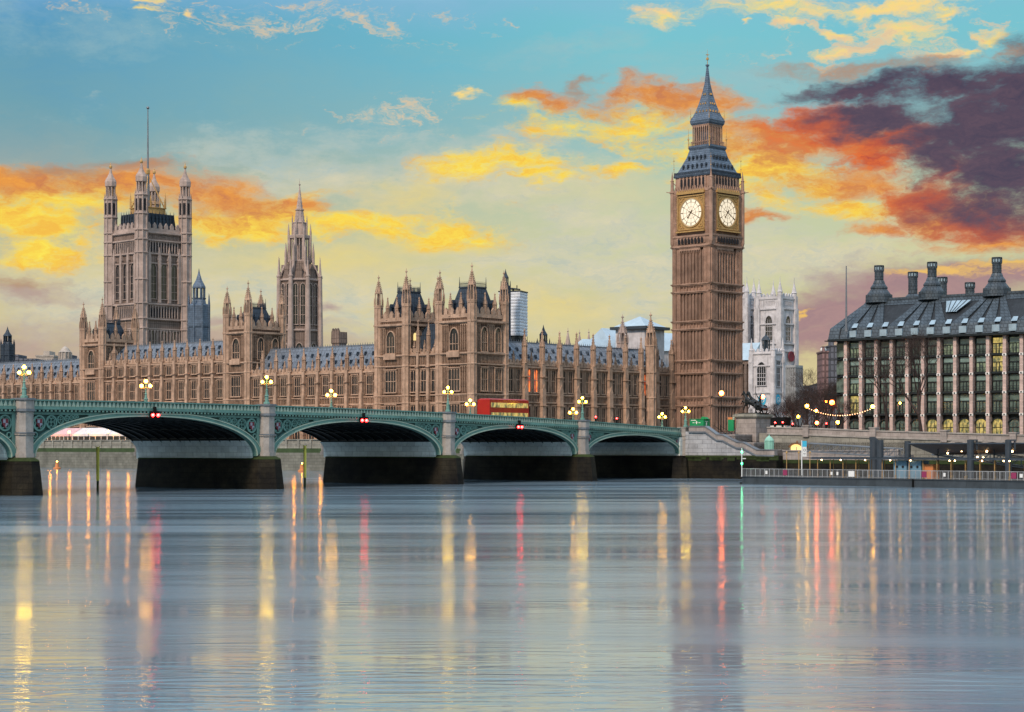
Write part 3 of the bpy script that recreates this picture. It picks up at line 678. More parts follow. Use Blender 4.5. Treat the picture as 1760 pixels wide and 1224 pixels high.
    # red navigation lights under the parapet
    if i in (1, 2, 3):
        m = bmb(); zt = deckP(mid_s); m.box(mid_s - .7, mid_s + .7, -.75, -.5, zt - 1.35, zt - 1.15); m.box(mid_s - .07, mid_s + .07, -.8, -.3, zt - 1.3, zt - .6)
        for q in (-.42, .42): m.box(mid_s + q - .3, mid_s + q + .3, -.6, -.35, zt - 2.0, zt - 1.3)
        nl = obj('navigation_light_frame', m, 'black_iron', bridge)
        for q in (-.42, .42):
            m = bmb(); m.ball((mid_s + q, -.68, zt - 1.65), .21, 10, 6); obj('red_lamp', m, 'red_light', nl)
# deck, cornice and parapets run on over the piers
def run(f0, f1, s0, s1, y0, y1, m, n=60):
    q = [s0 + (s1 - s0) * k / n for k in range(n + 1)]; return m.strip([(s, f0(s)) for s in q], [(s, f1(s)) for s in q], y0, y1)
SE = 214.0
m = bmb(); run(lambda s: deckP(s) - 1.7, lambda s: deckP(s) - 1.22, -1, SE, .45, 22.55, m); obj('deck', m, 'asphalt', bridge)
m = bmb(); run(lambda s: deckP(s) - 1.215, lambda s: deckP(s) - 1.08, -1, SE, .5, 4.3, m); run(lambda s: deckP(s) - 1.215, lambda s: deckP(s) - 1.08, -1, SE, 18.7, 22.5, m); obj('footway', m, 'paving', bridge)
m = bmb(); run(lambda s: deckP(s) - 1.42, lambda s: deckP(s) - 1.16, 0, SE, -.30, .42, m)
k = 0.0
obj('cornice', m, 'black_iron', bridge)
m = bmb(); run(lambda s: deckP(s) - 1.16, lambda s: deckP(s) - .86, 0, SE, -.36, .1, m)
cs = obj('cornice_moulding', m, 'teal', bridge)
m = bmb()
for k in range(int(SE / .6)): s = .3 + k * .6; m.box(s - .12, s + .12, -.42, -.28, deckP(s) - 1.40, deckP(s) - 1.2)
obj('dentil_course', m, 'teal', cs)
for side, (ya, yb) in enumerate(((-.22, .12), (22.4, 22.74))):
    m = bmb(); run(lambda s: deckP(s) - .9, lambda s: deckP(s) - .78, 0, SE, ya - .02, yb, m); run(lambda s: deckP(s) - .16, lambda s: deckP(s), 0, SE, ya - .08, yb + .06, m)
    run(lambda s: deckP(s) - .8, lambda s: deckP(s) - .14, 0, SE, (ya + yb) / 2, (ya + yb) / 2 + .05, m)
    par = obj('parapet', m, 'teal' , bridge)
    if side == 0:
        m = bmb()
        for k in range(int(SE / .62)):
            s = .31 + k * .62; z = deckP(s)
            m.prism([(s - .26, z - .78), (s + .26, z - .78), (s + .05, z - .17), (s - .05, z - .17)], ya, ya + .2)
        obj('parapet_tracery', m, 'teal_light', par)
# piers
for i, s in enumerate(PIERS):
    p = link('pier', None, bridge, (0, 0, 0)); zt = deckP(s)
    m = MB()
    def nose(hw, xn, xs): return [(xn - hw * .9, -s - hw), (xn, -s - hw * .32), (xn, -s + hw * .32), (xn - hw * .9, -s + hw), (xs + hw * .9, -s + hw), (xs, -s), (xs + hw * .9, -s - hw)]
    m.plan(nose(2.5, 3.2, -24.8), -3, 3.9, nose(1.85, 2.3, -23.8)); me = m.mesh('cutwater', 'wet_wall')
    base = link('cutwater', me, p)
    m = MB(); m.plan(nose(1.9, 2.35, -23.9), 3.88, 4.1, nose(1.7, 2.1, -23.7)); m.plan(nose(1.65, 2.0, -23.6), 4.1, 4.3, nose(1.45, 1.6, -23.3)); obj('mossy_ledge', m, 'moss', p)
    m = MB(); m.box(-22.6, -.6, -s - 1.75, -s + 1.75, 3.9, zt - 1.6)
    obj('pier_core', m, 'pale_lining', p)
    for sgn, xo in ((1, 0), (-1, -23)):
        m = MB(); X = lambda v: xo + sgn * v
        def oct_(hw, pr): return [(X(-.5), -s - hw), (X(pr - hw * .5), -s - hw), (X(pr), -s - hw * .5), (X(pr), -s + hw * .5), (X(pr - hw * .5), -s + hw), (X(-.5), -s + hw)]
        m.plan(oct_(1.02, 1.25), 4.3, zt - 1.4); m.plan(oct_(1.14, 1.4), 4.3, 4.8)
        m.plan(oct_(1.16, 1.42), 6.9, 7.05); m.plan(oct_(1.1, 1.35), zt - 1.1, zt - .1)
        pl = obj('pillar', m, 'granite', p)
        m = MB(); m.plan(oct_(1.2, 1.5), 7.06, 7.2); m.plan(oct_(1.18, 1.45), zt - 1.4, zt - 1.1); m.plan(oct_(1.25, 1.55), zt - .1, zt + .12); obj('pillar_moulding', m, 'steel', p)
# abutment pillar
m = MB(); s = -.6
zt = deckP(0)
m.box(-.6, 1.0, .3, 2.6, 3.9, zt - 1.4); m.box(-.6, 1.12, .2, 2.7, 6.7, 6.95); m.box(-.6, 1.15, .2, 2.7, zt - 1.4, zt - 1.1); m.box(-.6, 1.05, .25, 2.65, zt - 1.1, zt + .05); m.box(-.6, 1.2, .15, 2.75, zt + .05, zt + .2)
obj('abutment_pillar', m, 'granite', bridge)
m = MB(); m.box(-24, .4, -.45, 3, 3.95, zt - 1.6); obj('abutment', m, 'pale_lining', bridge)
m = MB(); m.box(-24.5, 1.2, -.9, 3.2, -3, 3.93); m.plan([(-.5, -2.2), (2.2, -.8), (2.2, 2.6), (-.5, 4)], -3, 3.6, [(-.5, -1.4), (1.6, -.5), (1.6, 2.4), (-.5, 3.5)]); obj('abutment_base', m, 'wet_wall', bridge)
# approach road behind the bridge
m = bmb(); run(lambda s: 6.22, lambda s: deckP(s) - 1.225 , -70, -1, -.2, 22.6, m, 10)
ap = obj('approach_road', m, 'asphalt'); ap.location = (A[0], A[1], 0); ap.rotation_euler = (0, 0, -TH); ap['kind'] = 'structure'
m = bmb()
run(lambda s: deckP(s) - 1.3, lambda s: deckP(s) - .15, -60, -3.5, 22.3, 22.7, m, 10)
w_ = obj('road_wall', m, 'plinth'); w_.location = (A[0], A[1], 0); w_.rotation_euler = (0, 0, -TH); tag(w_, 'low stone wall along the approach road before the palace north front', 'wall')

# ------------------------------------------------------------------ lamps
def lamp(name, label, loc, hgt, glob, post, rz=0.0, group=None, arm=.55, r=.21):
    t = thing(name, label, 'street lamp', loc, rz, group); m = MB(); h = hgt
    m.lathe(0, 0, [(0, .42), (.25, .42), (.32, .26), (1.0, .24), (1.1, .34), (1.2, .2), (h * .45, .13), (h * .47, .22), (h * .5, .1), (h * .74, .08), (h * .75, .16), (h * .78, .07), (h - .7, .06), (h - .62, .2), (h - .55, .2)], 8)
    obj('post', m, post, t)
    for sg in (-1, 1):
        m = MB(); m.path([(0, 0, h * .72), (sg * arm * .5, 0, h * .66), (sg * arm, 0, h * .72), (sg * arm, 0, h - 1.28)], .055)
        m.path([(0, 0, h * .58), (sg * arm * .4, 0, h * .68), (sg * arm * .75, 0, h * .7)], .035)
        m.lathe(sg * arm, 0, [(h - 1.32, .05), (h - 1.25, .17), (h - 1.2, .17)], 8); obj('arm', m, 'gold', t)
    for (x, z) in ((0, h - .34), (-arm, h - .98), (arm, h - .98)):
        m = MB(); m.lathe(x, 0, [(z - r * .9, r * .45), (z - r * .3, r * .95), (z + r * .25, r), (z + r * .75, r * .7), (z + r, r * .3)], 8); gl_ = obj('lantern', m, glob, t)
        m = MB(); m.lathe(x, 0, [(z + r, r * .4), (z + r * 1.25, r * .3), (z + r * 1.6, .02)], 6); obj('finial', m, 'gold', gl_)
    return t
near = [(30.5, 'above the first pier from the stairs'), (65.5, 'above the second pier from the stairs'), (103.7, 'above the third pier from the stairs'), (143.5, 'above the leftmost pier')]
for s, w_ in near:
    x, y = BL(.35, -s); lamp('bridge_lamp', 'near-side three-lantern lamp ' + w_, (x, y, deckP(s) + .1), 3.9, 'globe', 'teal', 0.0, 'lamps along the near parapet')
x, y = BL(.3, 1.5); lamp('bridge_lamp', 'near-side three-lantern lamp at the bridge end beside the green kiosk', (x, y, deckP(0) + .2), 3.7, 'globe', 'teal', 0, 'lamps along the near parapet')
for s, w_ in ((103.7, 'behind the red lights of the leftmost full arch'), (65.5, 'above the red lights of the second full arch from the left'), (30.5, 'just right of the second pier from the stairs'), (0, 'just left of the lamp on the first pier from the stairs'), (-30.4, 'in front of the north front beside the clock tower')):
    x, y = BL(-22.6, -s); lamp('bridge_lamp', 'three-lantern far-side lamp ' + w_, (x, y, deckP(s) - (0 if s > -1 else .3)), 3.9, 'globe_far', 'teal', 0, 'lamps along the far parapet', .6, .25)

# ------------------------------------------------------------------ vehicles on the bridge
def bus(loc, rz, label, group=None):
    t = thing('double_decker_bus', label, 'bus', loc, rz, group); Lb = 11.0
    m = MB(); m.plan([(-Lb / 2, -1.25), (Lb / 2 - .3, -1.25), (Lb / 2, -.9), (Lb / 2, .9), (Lb / 2 - .3, 1.25), (-Lb / 2, 1.25)], .45, 4.2, [(-Lb / 2 + .1, -1.2), (Lb / 2 - .5, -1.2), (Lb / 2 - .25, -.9), (Lb / 2 - .25, .9), (Lb / 2 - .5, 1.2), (-Lb / 2 + .1, 1.2)])
    m.plan([(-Lb / 2 + .2, -1.1), (Lb / 2 - .6, -1.1), (Lb / 2 - .6, 1.1), (-Lb / 2 + .2, 1.1)], 4.2, 4.35, [(-Lb / 2 + .4, -.9), (Lb / 2 - .9, -.9), (Lb / 2 - .9, .9), (-Lb / 2 + .4, .9)])
    obj('body', m, 'red', t)
    for (z0, z1) in ((1.35, 2.15), (2.95, 3.7)):
        for sy in (-1, 1):
            m = MB()
            for k in range(7): x0 = -Lb / 2 + .45 + k * 1.42; m.box(x0, x0 + 1.3, sy * 1.2, sy * 1.275, z0, z1)
            obj('window_band', m, 'lit_a', t)
    m = MB(); m.box(Lb / 2 - .3, Lb / 2 + .01, -1.0, 1.0, 1.3, 2.3); m.box(Lb / 2 - .38, Lb / 2 - .1, -1.0, 1.0, 2.95, 3.75); obj('windscreen', m, 'glass', t)
    for x in (-3.4, 3.6):
        for sy in (-1, 1):
            m = MB(); m.bar((x, sy * 1.28, .5), (x, sy * .95, .5), .5, 16); w = obj('wheel', m, 'black_iron', t)
            m = MB(); m.bar((x, sy * 1.31, .5), (x, sy * 1.27, .5), .25, 12); obj('rim', m, 'steel', w)
    return t
def car(loc, rz, label, paint, group=None):
    t = thing('car', label, 'car', loc, rz, group)
    m = MB(); m.prism([(-2.1, .3), (2.1, .3), (2.15, .75), (1.2, .95), (.55, 1.42), (-1.1, 1.45), (-1.85, .98), (-2.15, .85)], -.85, .85); obj('body', m, paint, t)
    m = MB(); m.prism([(1.08, .97), (.5, 1.36), (-1.05, 1.38), (-1.65, .99)], -.87, .87); obj('side_window', m, 'glass', t)
    for x in (-1.3, 1.3):
        for sy in (-1, 1):
            m = MB(); m.bar((x, sy * .88, .33), (x, sy * .65, .33), .33, 14); obj('wheel', m, 'black_iron', t)
    for sy in (-1, 1):
        m = MB(); m.ball((2.12, sy * .6, .68), .1, 8, 5); obj('headlight', m, 'globe', t)
        m = MB(); m.box(-2.17, -2.1, sy * .6 - .16, sy * .6 + .16, .68, .84); obj('tail_light', m, 'red_light', t)
    return t
RB = math.atan2(BW[1], BW[0])
s = 40.5; x, y = BL(-8, -s); bus((x, y, deckP(s) - 1.22), RB, 'red double-decker bus on the bridge beneath the orange lit window')
for s, xx, pt, lb in ((56, -8, 'red', 'red car on the bridge between the second pier and the bus'), (73, -14, 'white', 'white car on the bridge left of the second pier from the stairs'), (92, -8, 'steel_blue', 'dark car on the bridge right of the third pier from the stairs'), (15, -8, 'steel_blue', 'dark car on the bridge near the clock tower end'), (22, -14, 'red', 'red car on the bridge between two traffic signals')):
    x, y = BL(xx, -s); car((x, y, deckP(s) - 1.22), RB, lb, pt)
x, y = BL(-14, 14); car((x, y, deckP(-14) - 1.22), RB, 'red car on the approach road left of the green panel', 'red')
def signal(u, zd, base, h, label):
    x, y = P(u, zd); t = thing('traffic_signal', label, 'traffic light', (x, y, base), 0, 'traffic signals at the bridge end'); m = MB(); m.bar((0, 0, 0), (0, 0, h), .07, 8); obj('pole', m, 'black_iron', t)
    m = MB(); m.box(-.2, .2, -.2, .12, h - 1.0, h + .1); hd = obj('signal_head', m, 'black_iron', t)
    m = MB(); m.ball((0, -.24, h - .12), .15, 8, 6); obj('red_lamp', m, 'red_light', hd)
signal(1024, 348, 7.6, 3.4, 'left traffic signal showing red beside the north front')
signal(1060, 352, 7.5, 3.3, 'right traffic signal showing red beside the north front')
# ------------------------------------------------------------------ palace, river front
G = 6.2
def palace(name, label, y=0): return thing(name, label, 'palace wing', (C0[0], C0[1], 0), -WP)
LW = [(22.8, .5, .35), (17.0, .35, .25), (15.4, .35, .25), (10.2, .35, .25)]
# north wing
nw_ = palace('palace_wing', 'low palace wing with blue slate roof between the lantern tower and the second riverside tower')
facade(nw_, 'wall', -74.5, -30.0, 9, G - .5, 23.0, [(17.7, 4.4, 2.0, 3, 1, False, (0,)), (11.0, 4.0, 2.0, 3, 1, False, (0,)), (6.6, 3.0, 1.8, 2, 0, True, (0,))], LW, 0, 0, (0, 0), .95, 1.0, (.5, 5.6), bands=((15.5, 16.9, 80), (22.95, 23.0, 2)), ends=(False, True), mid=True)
gable_roof(nw_, -74.5, -30.0, 1.5, 11.5, 23.4, 29.4)
# central block, one storey higher
cb = palace('palace_wing', 'taller middle block of the palace with two rows of windows, behind the leftmost full arch')
LC = [(26.7, .55, .35), (22.8, .45, .3), (17.0, .35, .25), (15.4, .35, .25), (10.2, .35, .25)]
facade(cb, 'wall', -133.5, -83.2, 10, G - .5, 27.0, [(23.9, 2.2, 1.9, 3, 0, False, (0,)), (17.7, 4.4, 2.0, 3, 1, False, (0,)), (11.0, 4.0, 2.0, 3, 1, False, (0,)), (6.6, 3.0, 1.8, 2, 0, True, (0,))], LC, 0, 0, (0, 0), .95, 1.0, (.5, 5.4), bands=((15.5, 16.9, 90),), ends=(False, False), mid=True)
gable_roof(cb, -133.5, -83.2, 1.5, 11.5, 27.4, 32.2)
# south wing
sw = palace('palace_wing', 'low palace wing at the left edge with close-set buttresses and slate roof')
facade(sw, 'wall', -224, -143.0, 18, G - .5, 23.0, [(17.7, 4.4, 1.8, 3, 1, False, (0,)), (11.0, 4.0, 1.8, 3, 1, False, (0,)), (6.6, 3.0, 1.6, 2, 0, True, (0,))], LW, 0, 0, (0, 0), .9, 1.0, (.5, 5.2), bands=((15.5, 16.9, 120),), ends=(True, False), mid=True)
gable_roof(sw, -224, -143.0, 1.5, 11.5, 23.4, 29.4)
# riverside towers
def river_tower(xc0, xc1, d, label, lit=None, zt=36.0, th=(45.5, 45.5), top=33.2, roof=41.0, both=True, levels=None):
    t = palace('river_tower', label); t['category'] = 'tower'
    w = xc1 - xc0; zu = top - 6.4
    m = MB(); m.box(xc0, xc1, -.6, d, G - .5, top + .8); obj('wall', m, 'stone', t)
    m = MB()
    for z, p_, tt in ((top, .6, .45), (26.2, .5, .35), (23.8, .45, .3), (17.1, .35, .25), (15.4, .35, .25), (10.2, .35, .25)):
        if z > top + .1: continue
        ledge(m, xc0 - .3, xc1 + .3, z, p_, tt, -.6); m.M = rotm(math.pi / 2, xc1, 0); ledge(m, -.9, d, z, p_, tt, 0); m.M = Matrix()
    crenel(m, xc0, xc1, top + .8, 1.9, 1.7, -.6); blind(m, xc0, xc1, 24.1, 26.0, int(w / .45), -.6); blind(m, xc0, xc1, 15.6, 16.9, int(w / .45), -.6)
    wx = (xc0 + xc1) / 2
    for (z0_, z1_) in ((zu, top - .6), (17.6, 23.4), (11, 14.8)):
        blind(m, xc0 + 1.0, wx - 1.9, z0_, z1_, 4, -.6); blind(m, wx + 1.9, xc1 - 1.0, z0_, z1_, 4, -.6)
    m.box(wx - 1.9, wx + 1.9, -1.35, -.6, zu - 1.5, zu - .25)       # oriel balcony
    m.M = rotm(math.pi / 2, xc1, 0)
    crenel(m, 0, d, top + .8, 1.9, 1.7, 0); blind(m, 0, d, 24.1, 26.0, int(d / .45)); blind(m, 0, d, 15.6, 16.9, int(d / .45))
    for (z0_, z1_) in ((zu, top - .6), (17.6, 23.4), (11, 14.8)):
        for (a, b_) in ((.9, d * .29 - 1.2), (d * .29 + 1.2, d * .71 - 1.2), (d * .71 + 1.2, d - .9)):
            if b_ - a > .3: blind(m, a, b_, z0_, z1_, max(1, int((b_ - a) / .45)))
    m.M = rotm(-math.pi / 2, xc0, 0); crenel(m, -d, 0, top + .8, 1.9, 1.7, 0)
    obj('carving', m, 'stone_plain', t)
    window(t, wx, -.6, zu, 2.6, 4.9, 3, 1, True, 0, lit or 'glass')
    window(t, wx, -.6, 17.9, 3.4, 4.9, 4, 1, False); window(t, wx, -.6, 11, 3.4, 3.9, 4, 1, False)
    for f in (.29, .71):
        window(t, xc1, d * f, zu - .2, 1.9, 5.3, 3, 1, True, math.pi / 2); window(t, xc1, d * f, 17.9, 2.0, 5.0, 3, 1, False, math.pi / 2); window(t, xc1, d * f, 11, 2.0, 3.7, 3, 1, False, math.pi / 2)
    for (x, y, hh) in ((xc0 + .5, -.3, 0), (xc1 - .4, -.3, 1.0), (xc1 - .4, d - .5, 0), (xc0 + .5, d - .5, 0)):
        turret(t, x, y, G - .5, top + 4.4, top + 11.8 + hh, 1.0, (top, 26.2, 23.8, 17.1, 15.4, 10.2, top + 4.2), .42)
    for k in (.36, .66):
        link('small_pinnacle', pinnacle_mesh(.45, 5.4), t, (xc0 + w * k, -.4, top + 1.2)); link('small_pinnacle', pinnacle_mesh(.45, 5.4), t, (xc1 - .3, d * k, top + 1.2))
    mansard(t, xc0 + 1.4, xc1 - 1.4, 1.2, d - 1.4, top + .9, roof, 1.9)
    return t
river_tower(-10.6, 0, 10.8, 'nearest riverside palace tower with six pinnacled turrets, at the corner of the north front')
river_tower(-30.0, -20.2, 10.5, 'second riverside palace tower, joined by a low link to the left of the nearest one', 'glass')
river_tower(-83.4, -74.6, 11.2, 'square riverside palace tower with iron roof just in front of the pointed lantern tower', None, top=33.6, roof=40.0)
river_tower(-142.6, -133.4, 11.0, 'square riverside palace tower at the foot of the great square tower', None, top=32.6, roof=38.6)
lk = palace('palace_link', 'recessed link with steep iron roof between the two nearest riverside towers')
facade(lk, 'wall', -20.3, -10.5, 3, G - .5, 26.4, [(17.9, 4.9, 1.6, 2, 1, False, (0,)), (11, 3.9, 1.6, 2, 1, False, (0,)), (6.6, 3.0, 1.5, 2, 0, True, (0,))], [(26.2, .5, .35), (23.8, .45, .3), (17.1, .35, .25), (15.4, .35, .25)], .2, 0, (0, 0), .8, .8, (.45, 7.5), bands=((24.1, 26.0, 20),), ends=(False, False), mid=True)
r = MB(); r.add([(-20.2, 1.5, 27), (-10.6, 1.5, 27), (-10.6, 9, 27), (-20.2, 9, 27), (-20.2, 5.5, 33.5), (-10.6, 5.5, 33.5)], [(0, 1, 5, 4), (2, 3, 4, 5), (1, 2, 5), (3, 0, 4)]); obj('roof', r, 'black_roof', lk)
x = MB(); x.prism([(-.35, 0), (.35, 0), (.35, 1.1), (-.35, 1.1)], -.1, .1); x = MB(); x.prism(outline(.85, 1.7, True), -.1, .1)
o = obj('lit_dormer', x, 'yellow_lit', lk); o.location = (-19.3, 1.2, 29.6); o['label'] = 'small dormer window lit yellow'
# north front
NR = R(90) - WP
n0 = P(870, 431.2); n1 = P(1151, 478.0)
NL = math.hypot(n1[0] - n0[0], n1[1] - n0[1]); NA = math.atan2(n1[1] - n0[1], n1[0] - n0[0])
nf = thing('palace_wing', 'palace north front with tall paired windows between riverside tower and clock tower', 'palace wing', (n0[0], n0[1], 0), NA)
facade(nf, 'wall', -.5, NL, 10, G - .5, 24.0, [(18.0, 5.2, 1.35, 2, 1, False, (-1.35, 1.2)), (7.2, 7.6, 1.35, 2, 2, False, (-1.35, 1.2))], [(23.6, .6, .4), (17.4, .4, .3), (15.6, .4, .3)], 0, 0, (0, 0), 1.3, 1.2, (.62, 8.0), st='stone', bands=((15.8, 17.2, 110),), ends=(False, True), mid=True,
       subst={(1, 0, 0): 'orange_lit', (1, 0, 1): 'orange_lit', (8, 0, 0): 'orange_lit'}, skipwin=())
gable_roof(nf, 0, NL + 3, 1.6, 12.5, 24.4, 29.6)
t = turret(nf, NL * .845, -1.3, G, 30.0, 38.5, 1.25, (23.6, 17.4), .4)
# terrace and its river wall
tw = palace('terrace_wall', 'long river wall of the palace terrace with parapet and green algae band'); tw['category'] = 'river wall'
m = MB(); m.box(-520, 8, -12.0, -11.4, 5.1, 6.0); m.box(-520, 8, -11.9, -11.5, 6.0, 7.1); m.box(-520, 8.05, -12.15, -11.4, 6.98, 7.2); m.box(-520, 8.02, -12.12, -11.45, 5.95, 6.1)
for k in range(110): x = 6 - k * 4.15; m.box(x - .3, x + .3, -12.2, -11.4, 5.1, 7.25)
m.box(7.4, 8, -11.5, 14, 2, 7.1); obj('parapet', m, 'embank', tw)
m = MB(); m.box(-520, 8.1, -12.1, -11.4, 4.1, 5.1); obj('algae_band', m, 'algae', tw)
m = MB(); m.box(-520, 8.15, -12.25, -11.4, 2.8, 4.1); m.box(-520, 8.2, -12.6, -11.4, -3, 2.8); m.box(7.4, 8.2, -11.5, 16, -3, 4.1); obj('tidal_face', m, 'mud_wall', tw)
m = MB(); m.box(-520, 7.4, -11.4, -.1, 5.9, 6.25); te = struct('terrace_paving', m, 'paving', (C0[0], C0[1], 0), -WP)
# terrace lamps along the wall
def tl_x(u):
    k = (u - 880) / F; X0, Z0 = PL(0, -11.7)
    return (k * Z0 - X0) / (PN[0] - k * PN[1])
wd = ['first', 'second', 'third', 'fourth', 'fifth']
for i, u in enumerate((86, 119, 152, 186, 220)):
    x, y = PL(tl_x(u), -11.7); t = thing('terrace_lamp', wd[i] + ' globe lamp from the left on the terrace wall before the marquees', 'street lamp', (x, y, 7.2), 0, 'lamps on the palace terrace')
    m = MB(); m.lathe(0, 0, [(0, .2), (.3, .12), (.5, .06), (1.9, .05)], 8); obj('post', m, 'black_iron', t); m = MB(); m.ball((0, 0, 2.1), .3, 10, 8); obj('globe', m, 'globe_terrace', t)
for u in (505, 551, 600):
    x, y = PL(tl_x(u), -11.7); t = thing('terrace_lamp', 'globe lamp on the terrace wall seen %s through the second full arch' % ('at the left' if u == 505 else 'in the middle' if u == 551 else 'behind the pier'), 'street lamp', (x, y, 7.2), 0, 'lamps on the palace terrace')
    m = MB(); m.lathe(0, 0, [(0, .2), (.3, .12), (.5, .06), (1.9, .05)], 8); obj('post', m, 'black_iron', t); m = MB(); m.ball((0, 0, 2.1), .3, 10, 8); obj('globe', m, 'globe_terrace', t)
# marquees
def marquee(x0, x1, cl, label):
    t = palace('marquee', label); t['category'] = 'marquee'; n = max(1, int(round(abs(x1 - x0) / 6.5)))
    d = (x1 - x0) / n; m = MB()
    for i in range(n): a = x0 + d * i; m.add([(a, -9.6, 8.7), (a + d, -9.6, 8.7), (a + d, -3.2, 8.7), (a, -3.2, 8.7), (a, -6.4, 10.4), (a + d, -6.4, 10.4)], [(0, 1, 5, 4), (2, 3, 4, 5), (1, 2, 5), (3, 0, 4)])
    m.box(x0, x1, -9.65, -9.5, 8.2, 8.75); obj('canopy', m, cl, t)
    m = MB(); m.box(-.07, .07, -9.6, -9.45, G, 8.3); pm_ = m.mesh('post', 'white')
    for i in range(n * 3 + 1): link('post', pm_, t, (x0 + d * i / 3, 0, 0))
    m = MB()
    for i in range(n * 3): a = x0 + d * i / 3; m.box(a + .12, a + d / 3 - .12, -9.5, -9.46, G + .9, 8.15)
    obj('clear_panel', m, 'glass', t); return t
marquee(tl_x(70), tl_x(112), 'cloth_pink', 'pink canvas marquee on the palace terrace')
marquee(tl_x(113), tl_x(172), 'cloth', 'white canvas marquee beside the pink one on the palace terrace')
marquee(tl_x(173), tl_x(235), 'cloth', 'white canvas marquee furthest right on the palace terrace')

# ------------------------------------------------------------------ great square tower
VZ = 660; vx, vy = P(243, VZ); WV = R(44)
vt = thing('square_tower', 'great square stone tower with four domed corner turrets and a tall flagstaff', 'tower', (vx, vy, 0), -WV); W = 18.4
m = MB(); m.box(-W, 0, 0, W, G - 1, 79.5); obj('wall', m, 'grey_stone', vt)
m = MB()
for side in range(4):
    m.M = rotm(0) if side == 0 else rotm(math.pi / 2) if side == 1 else rotm(0, 0, W) if side == 2 else rotm(-math.pi / 2, -W, 0)
    a, b_ = (-W, 0) if side in (0,) else (0, W)
    if side == 2: m.M = Matrix.Translation((0, W, 0)) @ Matrix.Rotation(math.pi, 4, 'Z'); a, b_ = 0, W
    if side == 3: a, b_ = -W, 0
    for z, p_, t_ in ((79.5, .8, .6), (76.8, .7, .5), (72.2, .7, .5), (68.9, .5, .3), (54.8, .8, .6), (49.6, .7, .5), (46.2, .5, .4), (38.5, .6, .5), (26, .6, .5)): ledge(m, a, b_, z, p_, t_)
    blind(m, a + 3, b_ - 3, 77.2, 79.2, 22); blind(m, a + 3.4, b_ - 3.4, 72.6, 76.4, 10, 0, .35, .34); blind(m, a + 3.4, b_ - 3.4, 50.0, 54.2, 10, 0, .35, .34)
    crenel(m, a + 2, b_ - 2, 79.8, 2.6, 2.3, 0, .5); blind(m, a + 2.6, b_ - 2.6, 39, 45.8, 10, 0, .4, .3); blind(m, a + 2.6, b_ - 2.6, 27, 38, 10, 0, .4, .3)
    for k in range(4): x = a + 2.9 + (b_ - a - 5.8) * k / 3; m.box(x - .55, x + .55, -.9, 0, 55.2, 71.5); m.prism([(x - .8, 70), (x + .8, 70), (x, 74.5)], -.8, 0)
obj('carving', m, 'grey_trim', vt)
for side in (0, 1):
    for k in range(3):
        q = W * (.5 + (k - 1) * .242); x, y = (-q, 0) if side == 0 else (0, q); rz = 0 if side == 0 else math.pi / 2
        o = window(vt, x, y, 56.6, 2.5, 12.2, 2, 3, True, rz, 'glass', 'grey_trim'); window(vt, x, y, 40.5, 2.7, 5.2, 3, 1, True, rz, 'glass', 'grey_trim')
    for (z0_, h_) in ((72.9, 3.1), (50.3, 3.2)):
        for k in range(10):
            q = 3.4 + (W - 6.8) * (k + .5) / 10; x, y = (-q, -.06) if side == 0 else (.06, q); mm = _cache.get('slot'); 
            if mm is None: b2 = MB(); b2.prism(outline(.75, 3.1, True), -.03, .03); mm = _cache['slot'] = b2.mesh('slot_window', 'dark')
            link('slot_window', mm, vt, (x, y, z0_), 0 if side == 0 else math.pi / 2)
for (x, y) in ((0, 0), (-W, 0), (0, W), (-W, W)):
    m = MB(); r_ = 2.15
    m.lathe(0, 0, [(G - 1, r_ * 1.08), (38.5, r_ * 1.05), (39, r_), (92.0, r_ * .97)], 8)
    for i in range(8):
        an = math.pi / 8 + i * math.pi / 4; m.lathe(r_ * math.cos(an), r_ * math.sin(an), [(G, .26), (92.2, .22), (94.2, .02)], 6)
    for z in (26, 38.5, 46.2, 49.6, 54.8, 63, 72.2, 76.8, 80, 85.6, 92.0): m.lathe(0, 0, [(z - .4, r_ * 1.02), (z - .15, r_ * 1.17), (z + .2, r_ * 1.17), (z + .35, r_ * 1.0)], 8)
    m.lathe(0, 0, [(92, 1.9), (93, 1.75)], 8); m.posts(0, 0, 1.5, 93, 96.6, 8, .24); m.lathe(0, 0, [(93, .5), (96.6, .5)], 8)
    m.lathe(0, 0, [(96.5, 1.95), (97.0, 2.0), (98.2, 2.05), (99.0, 1.75), (99.8, 1.2), (101.0, .62), (102.4, .34), (102.9, .26)], 8)
    tu = obj('turret', m, 'grey_trim', vt, (x, y, 0))
    m = MB(); 
    for i in range(8):
        an = i * math.pi / 4; m.M = rotm(an); m.box(r_ * .93, r_ * .96, -.42, .42, 86.6, 90.6)
    obj('turret_opening', m, 'dark', tu)
    m = MB(); m.lathe(0, 0, [(102.8, .2), (103.1, .55), (103.7, .55), (104.1, .2), (105.1, .03)], 8); obj('crown_finial', m, 'gold', tu)
mm = MB(); mm.plan([(-W + 2, 2), (-2, 2), (-2, W - 2), (-W + 2, W - 2)], 79.4, 86.5, [(-W + 2.8, 2.8), (-2.8, 2.8), (-2.8, W - 2.8), (-W + 2.8, W - 2.8)]); ro = obj('roof', mm, 'black_roof', vt)
mm = MB()
for k in range(9):
    t_ = (k + .5) / 9; mm.lathe(-W + 2.4 + (W - 4.8) * t_, 2.3, [(80, .3), (85.5, .22), (87.6, .02)], 6); mm.lathe(-2.3, 2.4 + (W - 4.8) * t_, [(80, .3), (85.5, .22), (87.6, .02)], 6)
obj('iron_railing', mm, 'black_roof', ro)
mm = MB(); c_ = W / 2
mm.sq(-c_, c_, [(86.4, 4.5), (88.6, 4.3), (88.7, 4.6), (89, 4.6)])
